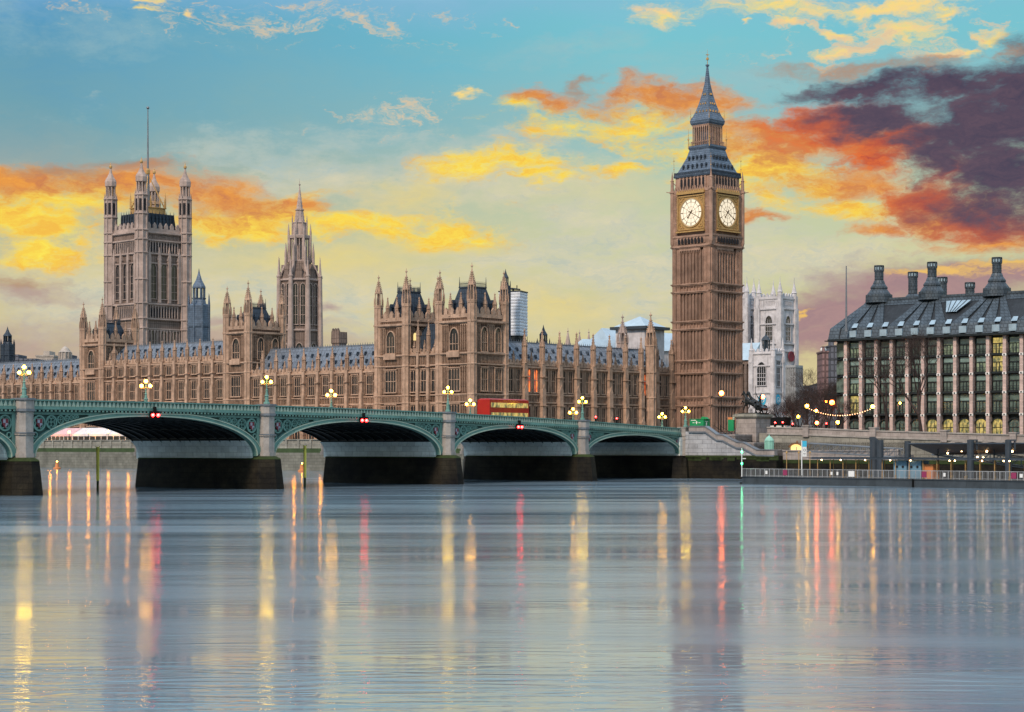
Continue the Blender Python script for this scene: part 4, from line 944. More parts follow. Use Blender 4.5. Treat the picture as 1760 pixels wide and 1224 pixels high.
for sx in (-1, 1):
    for sy in (-1, 1): mm.bar((-c_ + sx * 4.2, c_ + sy * 4.2, 88.8), (-c_, c_, 101), .3, 6, .15); mm.lathe(-c_ + sx * 4.3, c_ + sy * 4.3, [(88.8, .35), (92, .3), (94.5, .03)], 6)
for k in range(5): mm.box(-c_ - 4.3, -c_ + 4.3, c_ - 4.35 + 2.1 * k - .05, c_ - 4.35 + 2.1 * k + .05, 91, 91.15); mm.lathe(-c_ - 4 + 2 * k, c_ - 4.3, [(88.8, .2), (91.6, .15), (92.6, .02)], 5); mm.lathe(-c_ + 4.3, c_ - 4 + 2 * k, [(88.8, .2), (91.6, .15), (92.6, .02)], 5)
mm.sq(-c_, c_, [(100.5, .3), (101.2, .55), (102.3, .55), (103, .3)]); obj('flagstaff_crown', mm, 'gold', vt)
mm = MB(); mm.lathe(-c_, c_, [(86, .8), (100, .55), (103, .36), (123.6, .16)], 8); mm.ball((-c_, c_, 124.2), .55, 8, 6); fs = obj('flagstaff', mm, 'steel', vt)

# ------------------------------------------------------------------ octagonal lantern tower with spire
cx_, cy_ = P(515, 600)
ct = thing('lantern_tower', 'tall octagonal stone tower with lantern stage and slender crocketed spire', 'tower', (cx_, cy_, 0), -R(40))
def octr(m, r, fn):
    for i in range(8):
        m.M = rotm(i * math.pi / 4); fn(m)
    m.M = Matrix()
m = MB(); r1 = 6.3; m.lathe(0, 0, [(G, r1 * 1.05), (38, r1), (57.6, r1 * .98)], 8); obj('wall', m, 'grey_stone', ct)
m = MB()
for z in (30, 41.5, 57.2): m.lathe(0, 0, [(z - .4, r1), (z - .1, r1 * 1.07), (z + .3, r1 * 1.07), (z + .5, r1 * .98)], 8)
for i in range(8):
    a = math.pi / 8 + i * math.pi / 4; cx2, cy2 = 6.9 * math.cos(a), 6.9 * math.sin(a)
    m.lathe(cx2, cy2, [(G, 1.15), (40, .95), (48, .8), (58, .65), (58.2, .8), (58.6, .8), (58.7, .5), (64.5, .06)], 8)
    cx2, cy2 = 4.6 * math.cos(a), 4.6 * math.sin(a); m.lathe(cx2, cy2, [(57, .5), (66, .42), (69, .05)], 8)
    m.bar((6.5 * math.cos(a), 6.5 * math.sin(a), 58.5), (3.6 * math.cos(a), 3.6 * math.sin(a), 64.8), .28, 5)
m.M = Matrix(); obj('buttress', m, 'grey_trim', ct)
m = MB(); m.lathe(0, 0, [(57.4, r1 * .95), (59, 5.4), (61.5, 4.3), (63.2, 3.7)], 8)
for i in range(8):
    a = i * math.pi / 4; m.M = rotm(a); m.box(4.2, 5.6, -.9, .9, 57.5, 60.5); m.plan([(3.8, -1.0), (5.7, -1.0), (5.7, 1.0), (3.8, 1.0)], 60.5, 62.2, [(3.6, -.05), (5.7, -.05), (5.7, .05), (3.6, .05)])
m.M = Matrix(); obj('sloping_stage', m, 'grey_stone', ct)
m = MB(); m.lathe(0, 0, [(63, 3.7), (63.6, 3.7)], 8); m.posts(0, 0, 3.3, 63.5, 71, 8, .55); m.lathe(0, 0, [(70.4, 3.75), (71.2, 3.85), (71.4, 3.3)], 8); m.lathe(0, 0, [(63, 1.0), (71, 1.0)], 8)
for i in range(8):
    a = math.pi / 8 + i * math.pi / 4; m.lathe(3.7 * math.cos(a), 3.7 * math.sin(a), [(63, .35), (72.6, .3), (75, .03)], 6)
    a += math.pi / 8; m.lathe(3.1 * math.cos(a), 3.1 * math.sin(a), [(63.5, .16), (70.5, .16)], 5)
m.lathe(0, 0, [(71, 2.5), (75, 2.2), (75.3, 2.5), (75.6, 1.9)], 8)
for i in range(8):
    a = math.pi / 8 + i * math.pi / 4; m.lathe(2.45 * math.cos(a), 2.45 * math.sin(a), [(71, .25), (76, .2), (77.8, .02)], 6)
ls = obj('lantern_stage', m, 'grey_trim', ct)
m = MB(); m.lathe(0, 0, [(75.4, 1.75), (79.2, 1.2), (79.25, 1.45), (79.6, 1.45), (79.7, 1.05), (87.0, .1), (87.2, .3), (87.5, .3), (87.6, .08), (89.2, .03)], 8)
for i in range(8):
    a = math.pi / 8 + i * math.pi / 4
    for k in range(9): z = 76 + k * 1.15; q = 1.72 - .152 * (z - 75.4); m.lathe(q * math.cos(a), q * math.sin(a), [(z, .11), (z + .3, .07)], 4)
obj('spire', m, 'grey_trim', ct)
for i in range(8):
    a = i * math.pi / 4; q = r1 * math.cos(math.pi / 8) * .99
    for off in (-1.15, 1.15):
        x, y = q * math.cos(a) - off * math.sin(a), q * math.sin(a) + off * math.cos(a)
        if i in (4, 5, 6, 7, 0): window(ct, x, y, 43.4, 1.35, 12.6, 2, 3, True, a + math.pi / 2, 'glass', 'grey_trim')
    x, y = (r1 + .1) * math.cos(math.pi / 8) * math.cos(a), (r1 + .1) * math.cos(math.pi / 8) * math.sin(a)
    if i in (5, 6, 7, 0): window(ct, x, y, 33.5, 2.0, 4.0, 2, 0, True, a + math.pi / 2, 'glass', 'grey_trim')

# ------------------------------------------------------------------ dark ventilation turret and others behind the wings
def vent_tower(u, z, base, tip, w, label, mt='black_roof'):
    x, y = P(u, z); t = thing('roof_turret', label, 'turret', (x, y, 0), -R(40)); h = tip - base
    m = MB(); r_ = w / 2; m.lathe(0, 0, [(G, r_), (base + h * .2, r_), (base + h * .22, r_ * 1.06), (base + h * .5, r_ * 1.0), (base + h * .52, r_ * .85)], 8)
    for i in range(8):
        a = math.pi / 8 + i * math.pi / 4; m.lathe(r_ * math.cos(a), r_ * math.sin(a), [(G, r_ * .1), (base + h * .52, r_ * .09), (base + h * .66, .02)], 5)
    obj('body', m, mt, t)
    m = MB(); m.lathe(0, 0, [(base + h * .5, r_ * .75), (base + h * .58, r_ * .62), (base + h * .6, r_ * .7)], 8); m.posts(0, 0, r_ * .52, base + h * .6, base + h * .74, 8, r_ * .1); m.lathe(0, 0, [(base + h * .735, r_ * .66), (base + h * .76, r_ * .62), (base + h * .84, r_ * .3), (base + h * .93, r_ * .1), (tip, .02)], 8)
    obj('cupola', m, mt, t); return t
vent_tower(342, 570, H(590, 570), H(461, 570), 6.4, 'dark blue iron ventilation turret right of the great square tower', 'spire_roof')
vent_tower(13, 640, H(625, 640), H(561, 640), 4.6, 'distant dark blue turret at the left edge of the skyline')
vent_tower(934, 520, H(602, 520) - 4, H(558, 520), 3.6, 'small dark turret roof behind the north front beside the wrapped tower')
t = vent_tower(869, 500, H(503, 500) - 3, H(462, 500), 2.6, 'small blue cupola on top of the wrapped scaffold tower')
# stone chimney behind north wing
x, y = P(583, 500); t = thing('chimney_tower', 'square stone chimney tower behind the slate roof of the north wing', 'chimney', (x, y, 0), -WP); m = MB(); m.sq(0, 0, [(G, 1.35), (H(592, 500), 1.3), (H(590, 500), 1.5), (H(571, 500), 1.45)]); crenel(m, -1.4, 1.4, H(571, 500), .8, .9, -1.3, .3); obj('stack', m, 'grey_stone', t)
# scaffold tower wrapped in sheeting
x, y = P(882, 510); t = thing('wrapped_tower', 'tower under repair wrapped in shiny white scaffold sheeting', 'tower', (x, y, 0), -R(20)); zb, zt_ = H(578, 510), H(503, 510)
m = MB(); n = 14
w2 = 2.9
for i in range(n):
    z0_ = zb + (zt_ - zb) * i / n; z1_ = zb + (zt_ - zb) * (i + 1) / n; q = .12 * ((i % 2) * 2 - 1)
    m.sq(0, 0, [(z0_, w2), (z0_ + .25, w2 + .1 + q * .15), (z1_ - .2, w2 + .12), (z1_, w2)])
obj('sheeting', m, 'foil', t)
m = MB(); m.box(-w2 - .2, w2 + .2, -w2 - .2, w2 + .2, zt_, zt_ + .3); m.bar((0, 0, zt_ + 1.0), (2.6, -2, zt_ + .6), .3, 6, .2); m.bar((-3, 0, zt_ + 1.2), (0, 0, zt_ + 1.0), .3, 6); m.bar((0, 0, zt_), (0, 0, zt_ + 1.2), .3, 6); m.box(1.4, 1.6, -1.3, -1.1, zt_ + .6, zt_ + 1.8)
for k in range(5):
    for z in (G, ): m.box(-w2 + k * 1.45 - .06, -w2 + k * 1.45 + .06, -w2 - .1, -w2, z, zb)
    m.box(w2, w2 + .1, -w2 + k * 1.45 - .06, -w2 + k * 1.45 + .06, G, zb)
for k in range(12): z = zb - 1.0 - 2.0 * k; m.box(-w2 - .15, w2 + .15, -w2 - .15, -w2 + .05, z - .12, z + .1); m.box(w2 - .05, w2 + .15, -w2, w2, z - .12, z + .1)
m.box(-w2 + .4, w2 - .4, -w2 + .4, w2 - .4, G, zb); obj('scaffold', m, 'bronze_clad', t)

# ------------------------------------------------------------------ roofs behind the north front
def bld(name, label, cat, u, z, rz): x, y = P(u, z); return thing(name, label, cat, (x, y, 0), rz)
M['pale_roof'] = mat('pale_blue_lead', (.40, .52, .62), .5, var=.12, scale=.3, streak=.25, bump=.1)
hall = bld('great_hall', 'large hall with pale blue lead roof behind the north front', 'hall', 1088, 520, math.atan2(.5, .86) + .1)
zr = H(566, 520); ze = H(604, 520)
m = MB(); m.box(-12, 14, -6.5, 7.5, G, ze); obj('wall', m, 'white_stone', hall)
m = MB(); m.add([(-12.5, -7, ze), (14.5, -7, ze), (14.5, 8, ze), (-12.5, 8, ze), (-10.5, .5, zr), (14.5, .5, zr - .6)], [(0, 1, 5, 4), (2, 3, 4, 5), (1, 2, 5), (3, 0, 4)]); obj('roof', m, 'pale_roof', hall)
an = bld('hall_annex', 'low pale roofed annex left of the great hall behind the north front', 'hall', 1012, 505, .55)
zr = H(583, 505); m = MB(); m.box(-3.8, 10, -4, 4, G, H(606, 505)); obj('wall', m, 'white_stone', an)
m = MB(); m.add([(-4.6, -5, H(606, 505)), (11, -5, H(606, 505)), (11, 5, H(606, 505)), (-4.6, 5, H(606, 505)), (-2, 0, zr), (11, 0, zr)], [(0, 1, 5, 4), (2, 3, 4, 5), (1, 2, 5), (3, 0, 4)]); obj('roof', m, 'pale_roof', an)
cv = bld('covered_tower', 'white tower with shallow pyramid roof behind the north front beside the clock tower', 'tower', 1100, 505, -R(38)); w = 4.6
zt_ = H(568, 505); m = MB(); m.sq(0, 0, [(G, w), (zt_, w)]); wl = obj('wall', m, 'white_stone', cv); m = MB(); m.sq(0, 0, [(zt_, w + .4), (zt_ + .05, w + 1.1), (zt_ + .8, w + 1.1)]); obj('eaves', m, 'steel_blue', cv); m = MB(); m.sq(0, 0, [(zt_ + .8, w + .5), (H(544, 505), .05)]); obj('roof', m, 'pale_roof', cv)
m = MB(); m.prism(outline(.9, 3.2, True), -w - .05, -w + .05); o = obj('window', m, 'dark', cv); o.location = (-1.5, 0, zt_ - 4.6)
for u, row, rr, lb in ((976, 563, 1.0, 'slender grey spire, leftmost of those behind the north front'), (996, 566, .8, 'grey stone spire with a cross between two slender spires behind the north front'), (1012, 565, .7, 'slender grey spire left of the pale hall roof')):
    t = bld('far_spire', lb, 'spire', u, 540, 0); zt_ = H(row, 540); m = MB(); m.lathe(0, 0, [(G, rr * 1.2), (H(600, 540), rr * 1.1), (H(598, 540), rr * 1.3), (H(596, 540), rr), (zt_ - 1, .1), (zt_, .03)], 8)
    m.lathe(0, 0, [(zt_ - 1.2, .12), (zt_ - 1, .35), (zt_ - .8, .12)], 6); obj('spire', m, 'grey_trim', t)
for u, z, row, r_, lb in ((1070, 476, 540, 1.35, 'tall stone pinnacle turret in front of the pale hall roof'),):
    t = bld('stone_turret', lb, 'turret', u, z, 0); m = turret_mb(G, H(590, z), H(row, z), r_, (H(600, z),), .35); obj('shaft', m, 'grey_trim', t)
# distant skyline on the left
def block(u0, u1, row, z, dep, m_, label, rz=0.0, cap=None):
    x0, y0 = P(u0, z); x1, _ = P(u1, z); t = thing('far_building', label, 'building', ((x0 + x1) / 2, z, 0), rz); m = MB(); w = (x1 - x0) / 2; zt = H(row, z)
    m.box(-w, w, 0, dep, 0, zt); m.box(-w * .5, w * .2, dep * .2, dep * .6, zt, zt + 2.5); m.box(-w - .3, w + .3, -.3, dep + .3, zt - .6, zt + .2); obj('wall', m, m_, t)
    return t
block(-30, 60, 617, 900, 40, 'far_stone', 'grey office block on the left skyline under the dark turret')
block(62, 92, 611, 950, 30, 'far_lit', 'pale office block on the left skyline left of the small dome')
block(92, 135, 618, 900, 30, 'far_stone', 'grey office block on the left skyline under the small dome')
x, y = P(112, 880); t = thing('far_dome', 'small round stone lantern with dome lit from below on the left skyline', 'dome', (x, y, 0)); m = MB(); r_ = 2.6
m.lathe(0, 0, [(G, r_ * 1.3), (H(618, 880), r_ * 1.3), (H(617, 880), r_), (H(606, 880), r_), (H(605.5, 880), r_ * 1.15), (H(604.5, 880), r_), (H(599, 880), r_ * .6), (H(597, 880), r_ * .3), (H(595, 880), .1)], 16); m.posts(0, 0, r_ * 1.1, H(617, 880), H(606, 880), 12, .3); obj('drum', m, 'far_lit', t)
M['grey_screen'] = mat('grey_screen', (.36, .38, .40), .7, var=.2, streak=.4)
M['upper_glass'] = mat('upper_pane_sky_tint', (.22, .34, .33), .15, var=.3, scale=.6, bump=.02, spec=.7)  # pale teal base colour stands in for sky reflected in the panes
# ------------------------------------------------------------------ clock tower
bx, by = P(1222, 470); CTW = 12.2
bb = thing('clock_tower', 'tall brown stone clock tower with lit dials and an iron spire', 'clock tower', (bx, by, 0), -R(45))
cc = (-CTW / 2, CTW / 2)
def side(k, half): return Matrix.Translation((cc[0], cc[1], 0)) @ Matrix.Rotation(k * math.pi / 2, 4, 'Z') @ Matrix.Translation((0, -half, 0))
hw = CTW / 2
m = MB(); m.sq(cc[0], cc[1], [(G - 1, hw - .7), (57, hw - .7)]); obj('shaft', m, 'tower_shaded', bb)
m = MB()
LV = [(15.7, .35), (17.8, .35), (23.7, .45), (26.8, .45), (34.6, .4), (36.5, .4), (43.8, .4), (45.7, .4), (55.0, .45)]
for k in range(4):
    m.M = side(k, hw)
    for sg in (-1, 1):
        for q in (0, 1): x = sg * (hw - .62 - q * 1.15); m.box(x - .48, x + .48, -.12 + q * .12, .72, G, 55)
        for q in range(6): x = sg * (hw - .16 - q * .42); m.box(x - .06, x + .06, -.26 + .12 * (q > 2), 0, G, 54.5)
    n = 14; a = -hw + 2.35; b_ = hw - 2.35; d = (b_ - a) / n
    for i in range(n + 1):
        p_ = .0 if i % 2 == 0 else .22; x = a + d * i; m.box(x - .085, x + .085, p_, .72, G, 54)
    for z, pr in LV:
        m.box(-hw - pr, hw + pr, -pr, .5, z - .16, z + .14); m.box(-hw - pr * .5, hw + pr * .5, -pr * .55, .5, z - .42, z - .16)
    for (z0_, z1_) in ((15.7, 17.8), (23.7, 26.8), (34.6, 36.5), (43.8, 45.7), (8, 10)):
        for i in range(n): x = a + d * (i + .5); m.prism([(x - d * .42, z1_ - .45), (x - d * .42, z1_ - .9), (x, z1_ - .5), (x + d * .42, z1_ - .9), (x + d * .42, z1_ - .45)], .06, .5); m.box(x - .3, x + .3, .32, .72, z0_ + .2, z0_ + .9)
    for i in range(12): x = a + d * (i + .5); m.prism([(x - d * .5, 54.8), (x - d * .5, 53.2), (x - d * .3, 54.0), (x + d * .3, 54.0), (x + d * .5, 53.2), (x + d * .5, 54.8)], -.1, .5)
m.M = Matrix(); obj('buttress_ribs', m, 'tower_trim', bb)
# slit windows
sl = MB()
for q in (-.58, .58): sl.prism([(x + q, z) for x, z in outline(.42, 5.6, True)], -.03, .03)
slm = sl.mesh('slit_window', 'dark'); b2 = MB(); 
for q in (-.58, .58): b2.prism([(x + q, z) for x, z in outline(.42, 1.5, True)], -.03, .03)
slm2 = b2.mesh('slit_window', 'dark')
for k in (0, 1):
    for (z0_, me) in ((46.5, slm), (37.6, slm), (28.2, slm), (18.3, slm2), (9.6, slm), (35.0, slm2), (44.1, slm2), (24.4, slm2)):
        for x in (-2.35, 0, 2.35):
            v = side(k, hw - .7) @ Vector((x, -.03, z0_)); link('slit_window', me, bb, v, k * math.pi / 2)
# corbelled stage and clock stage
m = MB(); m.sq(cc[0], cc[1], [(54.8, hw - .1), (55.6, hw + .05), (56.4, hw + .2), (57.2, hw + .25), (57.25, hw + .4), (57.7, hw + .4), (57.75, hw - .3), (68.3, hw - .3), (68.4, hw + .2), (69.0, hw + .2), (69.05, hw - .45), (72.4, hw - .5)])
obj('clock_stage', m, 'tower_trim', bb)
m = MB()
for k in range(4):
    m.M = side(k, hw - .32)
    for sg in (-1, 1):
        x = sg * (hw - .85); m.box(x - .95, x + .95, -.45, .6, 57.7, 68.3)
        for q in range(5): xx = sg * (hw - .0 - q * .42); m.box(xx - .07, xx + .07, -.6, -.4, 58, 68)
        for z in (60.8, 64.4): m.box(x - 1.0, x + 1.0, -.55, -.4, z, z + .3)
    for i in range(9): x = -hw + 1.9 + (2 * hw - 3.8) * i / 8; m.box(x - .16, x + .16, -.65, -.1, 55.6, 57.3)
    m.box(-hw - .3, hw + .3, -.75, .3, 57.4, 57.75); m.box(-hw - .2, hw + .2, -.6, .3, 55.1, 55.4)
    for i in range(8): x = -hw + 2.05 + (2 * hw - 4.1) * i / 7; m.box(x - .2, x + .2, -.1, .5, 69.0, 72.2)
    for i in range(14): x = -hw + .6 + (2 * hw - 1.2) * (i + .5) / 14; m.prism([(x - .35, 68.9), (x + .35, 68.9), (x, 70.0)], -.5, -.3)
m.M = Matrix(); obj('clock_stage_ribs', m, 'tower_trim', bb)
m = MB()
for k in range(4):
    m.M = side(k, hw)
    for i in range(7): x = -hw + 2.05 + (2 * hw - 4.1) * (i + .5) / 7; m.prism([(x - .34, 69.3), (x + .34, 69.3), (x + .34, 71.5), (x, 72.0), (x - .34, 71.5)], .22, .33)
    for i in range(8): x = -hw + 1.9 + (2 * hw - 3.8) * (i + .5) / 8; m.prism([(x - .32, 55.7), (x + .32, 55.7), (x + .32, 56.7), (x, 57.1), (x - .32, 56.7)], -.62, -.5)
m.M = Matrix(); obj('belfry_opening', m, 'dark', bb)
for k in range(4):      # corner pinnacles and gargoyles
    an = k * math.pi / 2 + math.pi / 4; x, y = cc[0] + (hw + .1) * math.sqrt(2) * math.cos(an), cc[1] + (hw + .1) * math.sqrt(2) * math.sin(an)
    m = MB(); m.lathe(0, 0, [(54.6, .1), (56, .5), (68.4, .5), (68.6, .68), (69, .68), (69.1, .45), (71.4, .38), (71.6, .5), (71.8, .3), (74.0, .03)], 8)
    c45 = math.cos(an), math.sin(an); m.bar((0, 0, 68.6), (c45[0] * 1.5, c45[1] * 1.5, 68.9), .16, 6, .08); m.bar((c45[0] * -.2, c45[1] * -.2, 71.2), (-c45[0] * 1.2, -c45[1] * 1.2, 70.2), .12, 5)
    obj('pinnacle', m, 'tower_trim', bb, (x, y, 0))
    m = MB(); x, y = cc[0] + (hw - .2) * math.sqrt(2) * math.cos(an), cc[1] + (hw - .2) * math.sqrt(2) * math.sin(an); m.bar((0, 0, 72.6), (0, 0, 77.6), .07, 5, .03); m.box(-.3, .3, -.03, .03, 76.6, 76.7); m.box(-.03, .03, -.3, .3, 76.6, 76.7); m.ball((0, 0, 74.6), .16, 6, 4); obj('finial', m, 'gold', bb, (x, y, 0))
# dials
for k in range(4):
    Mx = side(k, hw); rz = k * math.pi / 2
    d_ = link('clock', None, bb, Mx @ Vector((0, -.12, 63.3)), rz); Rr = 3.45
    m = MB(); m.prism([(Rr * math.cos(2 * math.pi * i / 48), Rr * math.sin(2 * math.pi * i / 48)) for i in range(48)], -.14, 0); obj('dial', m, 'clock_face', d_)
    m = MB(); m.ring((0, 0), Rr + .12, .14, -.32, .05, 48); m.box(-4.25, 4.25, -.1, .02, -4.35, 4.35); 
    for sg in (-1, 1):
        m.box(sg * 4.05 - .14, sg * 4.05 + .14, -.35, 0, -4.3, 4.3); m.box(-4.2, 4.2, -.35, 0, sg * 4.1 - .14, sg * 4.1 + .14)
        for s2 in (-1, 1): m.ring((sg * 3.25, s2 * 3.3), .38, .1, -.25, 0, 12); m.ring((sg * 2.5, s2 * 3.65), .2, .07, -.25, 0, 8); m.ring((sg * 3.65, s2 * 2.5), .2, .07, -.25, 0, 8)
    m.box(-4.5, 4.5, -.75, 0, -4.85, -4.5); m.box(-4.4, 4.4, -.6, .0, 4.6, 5.2)
    for i in range(26):
        z = -4.2 + 8.4 * i / 25
        for sg in (-1, 1): m.ball((sg * 4.38, -.3, z), .11, 6, 4)
    for i in range(12): x = -4.1 + 8.2 * i / 11; m.prism([(x - .3, 5.15), (x + .3, 5.15), (x, 5.75)], -.5, -.3)
    obj('gilt_frame', m, 'gold', d_)
    m = MB(); m.ring((0, 0), 3.3, .035, -.2, -.13, 48); m.ring((0, 0), 2.55, .03, -.2, -.13, 40); m.ring((0, 0), 1.45, .02, -.2, -.13, 32)
    for i in range(12):
        a = i * math.pi / 6; ca, sa = math.cos(a), math.sin(a)
        w_ = .10; m.prism([(2.6 * ca - w_ * sa, 2.6 * sa + w_ * ca), (3.2 * ca - w_ * sa, 3.2 * sa + w_ * ca), (3.2 * ca + w_ * sa, 3.2 * sa - w_ * ca), (2.6 * ca + w_ * sa, 2.6 * sa - w_ * ca)], -.2, -.14)
        w_ = .03; m.prism([(.6 * ca - w_ * sa, .6 * sa + w_ * ca), (2.6 * ca - w_ * sa, 2.6 * sa + w_ * ca), (2.6 * ca + w_ * sa, 2.6 * sa - w_ * ca), (.6 * ca + w_ * sa, .6 * sa - w_ * ca)], -.17, -.14)
    obj('numerals', m, 'clock_ink', d_)
    for nm_, ang, ln, wd_, tail in (('minute_hand', 118, 3.15, .11, .8), ('hour_hand', 219, 1.75, .19, .7)):
        m = MB(); a = math.radians(90 - ang); ca, sa = math.cos(a), math.sin(a)
        m.prism([(-tail * ca - wd_ * sa, -tail * sa + wd_ * ca), (ln * ca - wd_ * .35 * sa, ln * sa + wd_ * .35 * ca), (ln * ca + wd_ * .35 * sa, ln * sa - wd_ * .35 * ca), (-tail * ca + wd_ * sa, -tail * sa - wd_ * ca)], -.30, -.24)
        m.ring((0, 0), .14, .14, -.32, -.23, 10)
        if 'hour' in nm_: m.ball((ln * .86 * ca, -.27, ln * .86 * sa), .22, 6, 4)
        obj(nm_, m, 'clock_ink', d_)
# roofs
m = MB(); m.sq(cc[0], cc[1], [(72.3, hw - .2), (72.6, hw - .1), (73.4, hw - .25), (73.5, hw - .75), (75.2, hw - 1.5), (77.5, hw - 2.45), (79.6, hw - 3.0)]); lr = obj('lower_roof', m, 'spire_roof', bb)
m = MB()
for k in range(4):
    for row, (z, q, n) in enumerate(((74.4, 1.15, 6), (76.6, 2.0, 5))):
        m.M = side(k, hw - q)
        for i in range(n):
            x = (i - (n - 1) / 2) * (1.45 if row == 0 else 1.25); m.box(x - .17, x + .17, -.2, .6, z, z + .6); m.prism([(x - .26, z + .55), (x + .26, z + .55), (x, z + 1.1)], -.26, .6)
    m.M = side(k, hw - .15)
    for i in range(30): x = -hw + .3 + (2 * hw - .6) * (i + .5) / 30; m.box(x - .07, x + .07, -.08, .1, 72.5, 73.6)
m.M = Matrix(); obj('dormer', m, 'black_roof', lr)
m = MB(); m.sq(cc[0], cc[1], [(79.4, hw - 2.85), (79.8, hw - 2.7), (80.3, hw - 2.7), (80.35, hw - 3.3)]); m.sq(cc[0], cc[1], [(85.5, hw - 3.3), (85.9, hw - 3.1), (86.6, hw - 3.0), (87.0, hw - 3.15), (87.4, hw - 3.3)]); m.sq(cc[0], cc[1], [(80, 1.3), (85.9, 1.3)])
obj('gallery_cornice', m, 'spire_roof', bb)
m = MB()
for k in range(4):
    m.M = side(k, hw - 3.4)
    for i in range(9): x = -2.5 + 5.0 * i / 8; m.box(x - .09, x + .09, 0, .25, 80.3, 85.6)
    for i in range(8): x = -2.5 + 5.0 * (i + .5) / 8; m.prism([(x - .33, 85.5), (x - .33, 84.4), (x, 85.2), (x + .33, 84.4), (x + .33, 85.5)], .03, .2)
    m.box(-2.75, 2.75, -.35, -.25, 81.2, 81.35); m.box(-2.7, 2.7, -.05, .3, 85.3, 85.6)
    for i in range(14): x = -3.0 + 6.0 * i / 13; m.box(x - .04, x + .04, -.52, -.45, 80.3, 81.4)
m.M = Matrix(); obj('lantern_gallery', m, 'tower_trim', bb)
for sx in (-1, 1):
    for sy in (-1, 1):
        m = MB(); m.lathe(cc[0] + sx * 3.35, cc[1] + sy * 3.35, [(79.8, .12), (81.8, .1), (81.9, .22), (82.2, .22), (82.3, .06), (84.6, .03)], 6); obj('gilt_finial', m, 'gold', bb)
        m = MB(); m.lathe(cc[0] + sx * 2.95, cc[1] + sy * 2.95, [(86.8, .1), (89.6, .02)], 5); obj('gilt_finial', m, 'gold', bb)
m = MB(); m.sq(cc[0], cc[1], [(87.3, 2.8), (87.9, 2.5), (89.2, 2.02), (91, 1.5), (93.5, .95), (96, .52), (98.6, .3), (100.2, .16), (100.4, .34), (100.7, .34), (100.8, .12)]); sp = obj('spire', m, 'spire_roof', bb)
m = MB()
for z, q, n in ((88.6, 2.25, 4), (90.6, 1.62, 3), (93, 1.08, 2)):
    for k in range(4):
        m.M = side(k, q)
        for i in range(n): x = (i - (n - 1) / 2) * 1.05 * q / 2.2; m.prism([(x - .14, z), (x + .14, z), (x, z + .5)], -.2, .3)
m.M = Matrix(); obj('lucarne', m, 'gold', sp)
m = MB(); m.lathe(cc[0], cc[1], [(100.7, .1), (101.8, .08), (101.9, .35), (102.4, .35), (102.5, .07), (103.4, .05), (104.6, .02)], 8); m.box(cc[0] - .5, cc[0] + .5, cc[1] - .04, cc[1] + .04, 103.1, 103.22); m.box(cc[0] - .04, cc[0] + .04, cc[1] - .5, cc[1] + .5, 103.1, 103.22); obj('weather_vane', m, 'gold', sp)
# orange flood lamp in front of the tower
def pole_lamp(u, row, z, base, label, glob='globe_orange', r=.3, group='tall street lamps behind the bridge', post='black_iron'):
    x, y = P(u, z); h = H(row, z) - base; t = thing('street_lamp', label, 'street lamp', (x, y, base), 0, group)
    m = MB(); m.lathe(0, 0, [(0, .16), (.8, .12), (1.0, .07), (h - r, .05)], 8); obj('post', m, post, t); m = MB(); m.ball((0, 0, h), r, 10, 8); obj('globe', m, glob, t); return t
pole_lamp(1240, 676, 400, 7.4, 'orange globe street lamp in front of the shaded side of the clock tower', r=.5)
pole_lamp(1311, 682, 395, 7.0, 'orange globe street lamp in front of the white tower behind the statue', r=.4)
pole_lamp(1387, 698, 350, 7.2, 'orange street lamp carrying the left end of the festoon lights', 'globe_far', .32)
pole_lamp(1500, 699, 330, 7.2, 'street lamp carrying the right end of the festoon lights', 'globe_far', .32)
pole_lamp(1430, 692, 372, 6.6, 'bright orange street lamp above the festoon lights', r=.45)
pole_lamp(1403, 706, 366, 6.6, 'orange street lamp just behind the left half of the festoon lights', r=.28)
pole_lamp(1547, 693, 366, 6.6, 'small pale street lamp in front of the office block', 'globe_far', .2)

# ------------------------------------------------------------------ abbey towers and white church tower
def abbey(u0, u1, uc, z, label):
    """u0/u1 outer edges, uc near corner; z distance"""
    x, y = P(uc, z); t = thing('abbey_tower', label, 'tower', (x, y, 0), -R(42)); w = (u1 - u0) / 1.37 * z / F; zt = H(512, z)
    m = MB(); m.box(-w, 0, 0, w, G, zt); obj('wall', m, 'white_stone', t); m = MB()
    for k in range(4):
        m.M = Matrix.Translation((-w / 2, w / 2, 0)) @ Matrix.Rotation(k * math.pi / 2, 4, 'Z') @ Matrix.Translation((0, -w / 2, 0)); h = w / 2
        for z_, p_ in ((H(530, z), .5), (H(556, z), .5), (H(590, z), .6), (H(603, z), .5), (H(628, z), 1.0), (zt, .3)): ledge(m, -h, h, z_, p_, .5)
        crenel(m, -h, h, zt, 1.8, 1.6)
        for sg in (-1, 1): m.box(sg * h * .98 - 1.2, sg * h * .98 + 1.2, -1.0, .5, G, zt - 4); m.box(sg * h - .8, sg * h + .8, -.7, .5, zt - 4, zt + 1.2)
        blind(m, -h * .5, h * .5, H(524, z), H(516, z), 8)
    m.M = Matrix(); obj('carving', m, 'white_stone', t)
    for k in (0, 1):
        q = w / 2; px, py = (-q, 0) if k == 0 else (0, q)
        window(t, px, py, H(585, z), w * .30, H(542, z) - H(585, z), 3, 3, True, k * math.pi / 2, 'glass', 'white_stone')
    for (px, py) in ((-w + .3, .3), (-.3, .3), (-.3, w - .3), (-w + .3, w - .3)):
        m = MB(); m.lathe(0, 0, [(zt, 1.0), (zt + 2.4, 1.0), (zt + 2.5, 1.25), (zt + 2.9, 1.0), (zt + 6.5, .2), (zt + 9, .04)], 8); obj('pinnacle', m, 'white_stone', t, (px, py, 0))
    return t
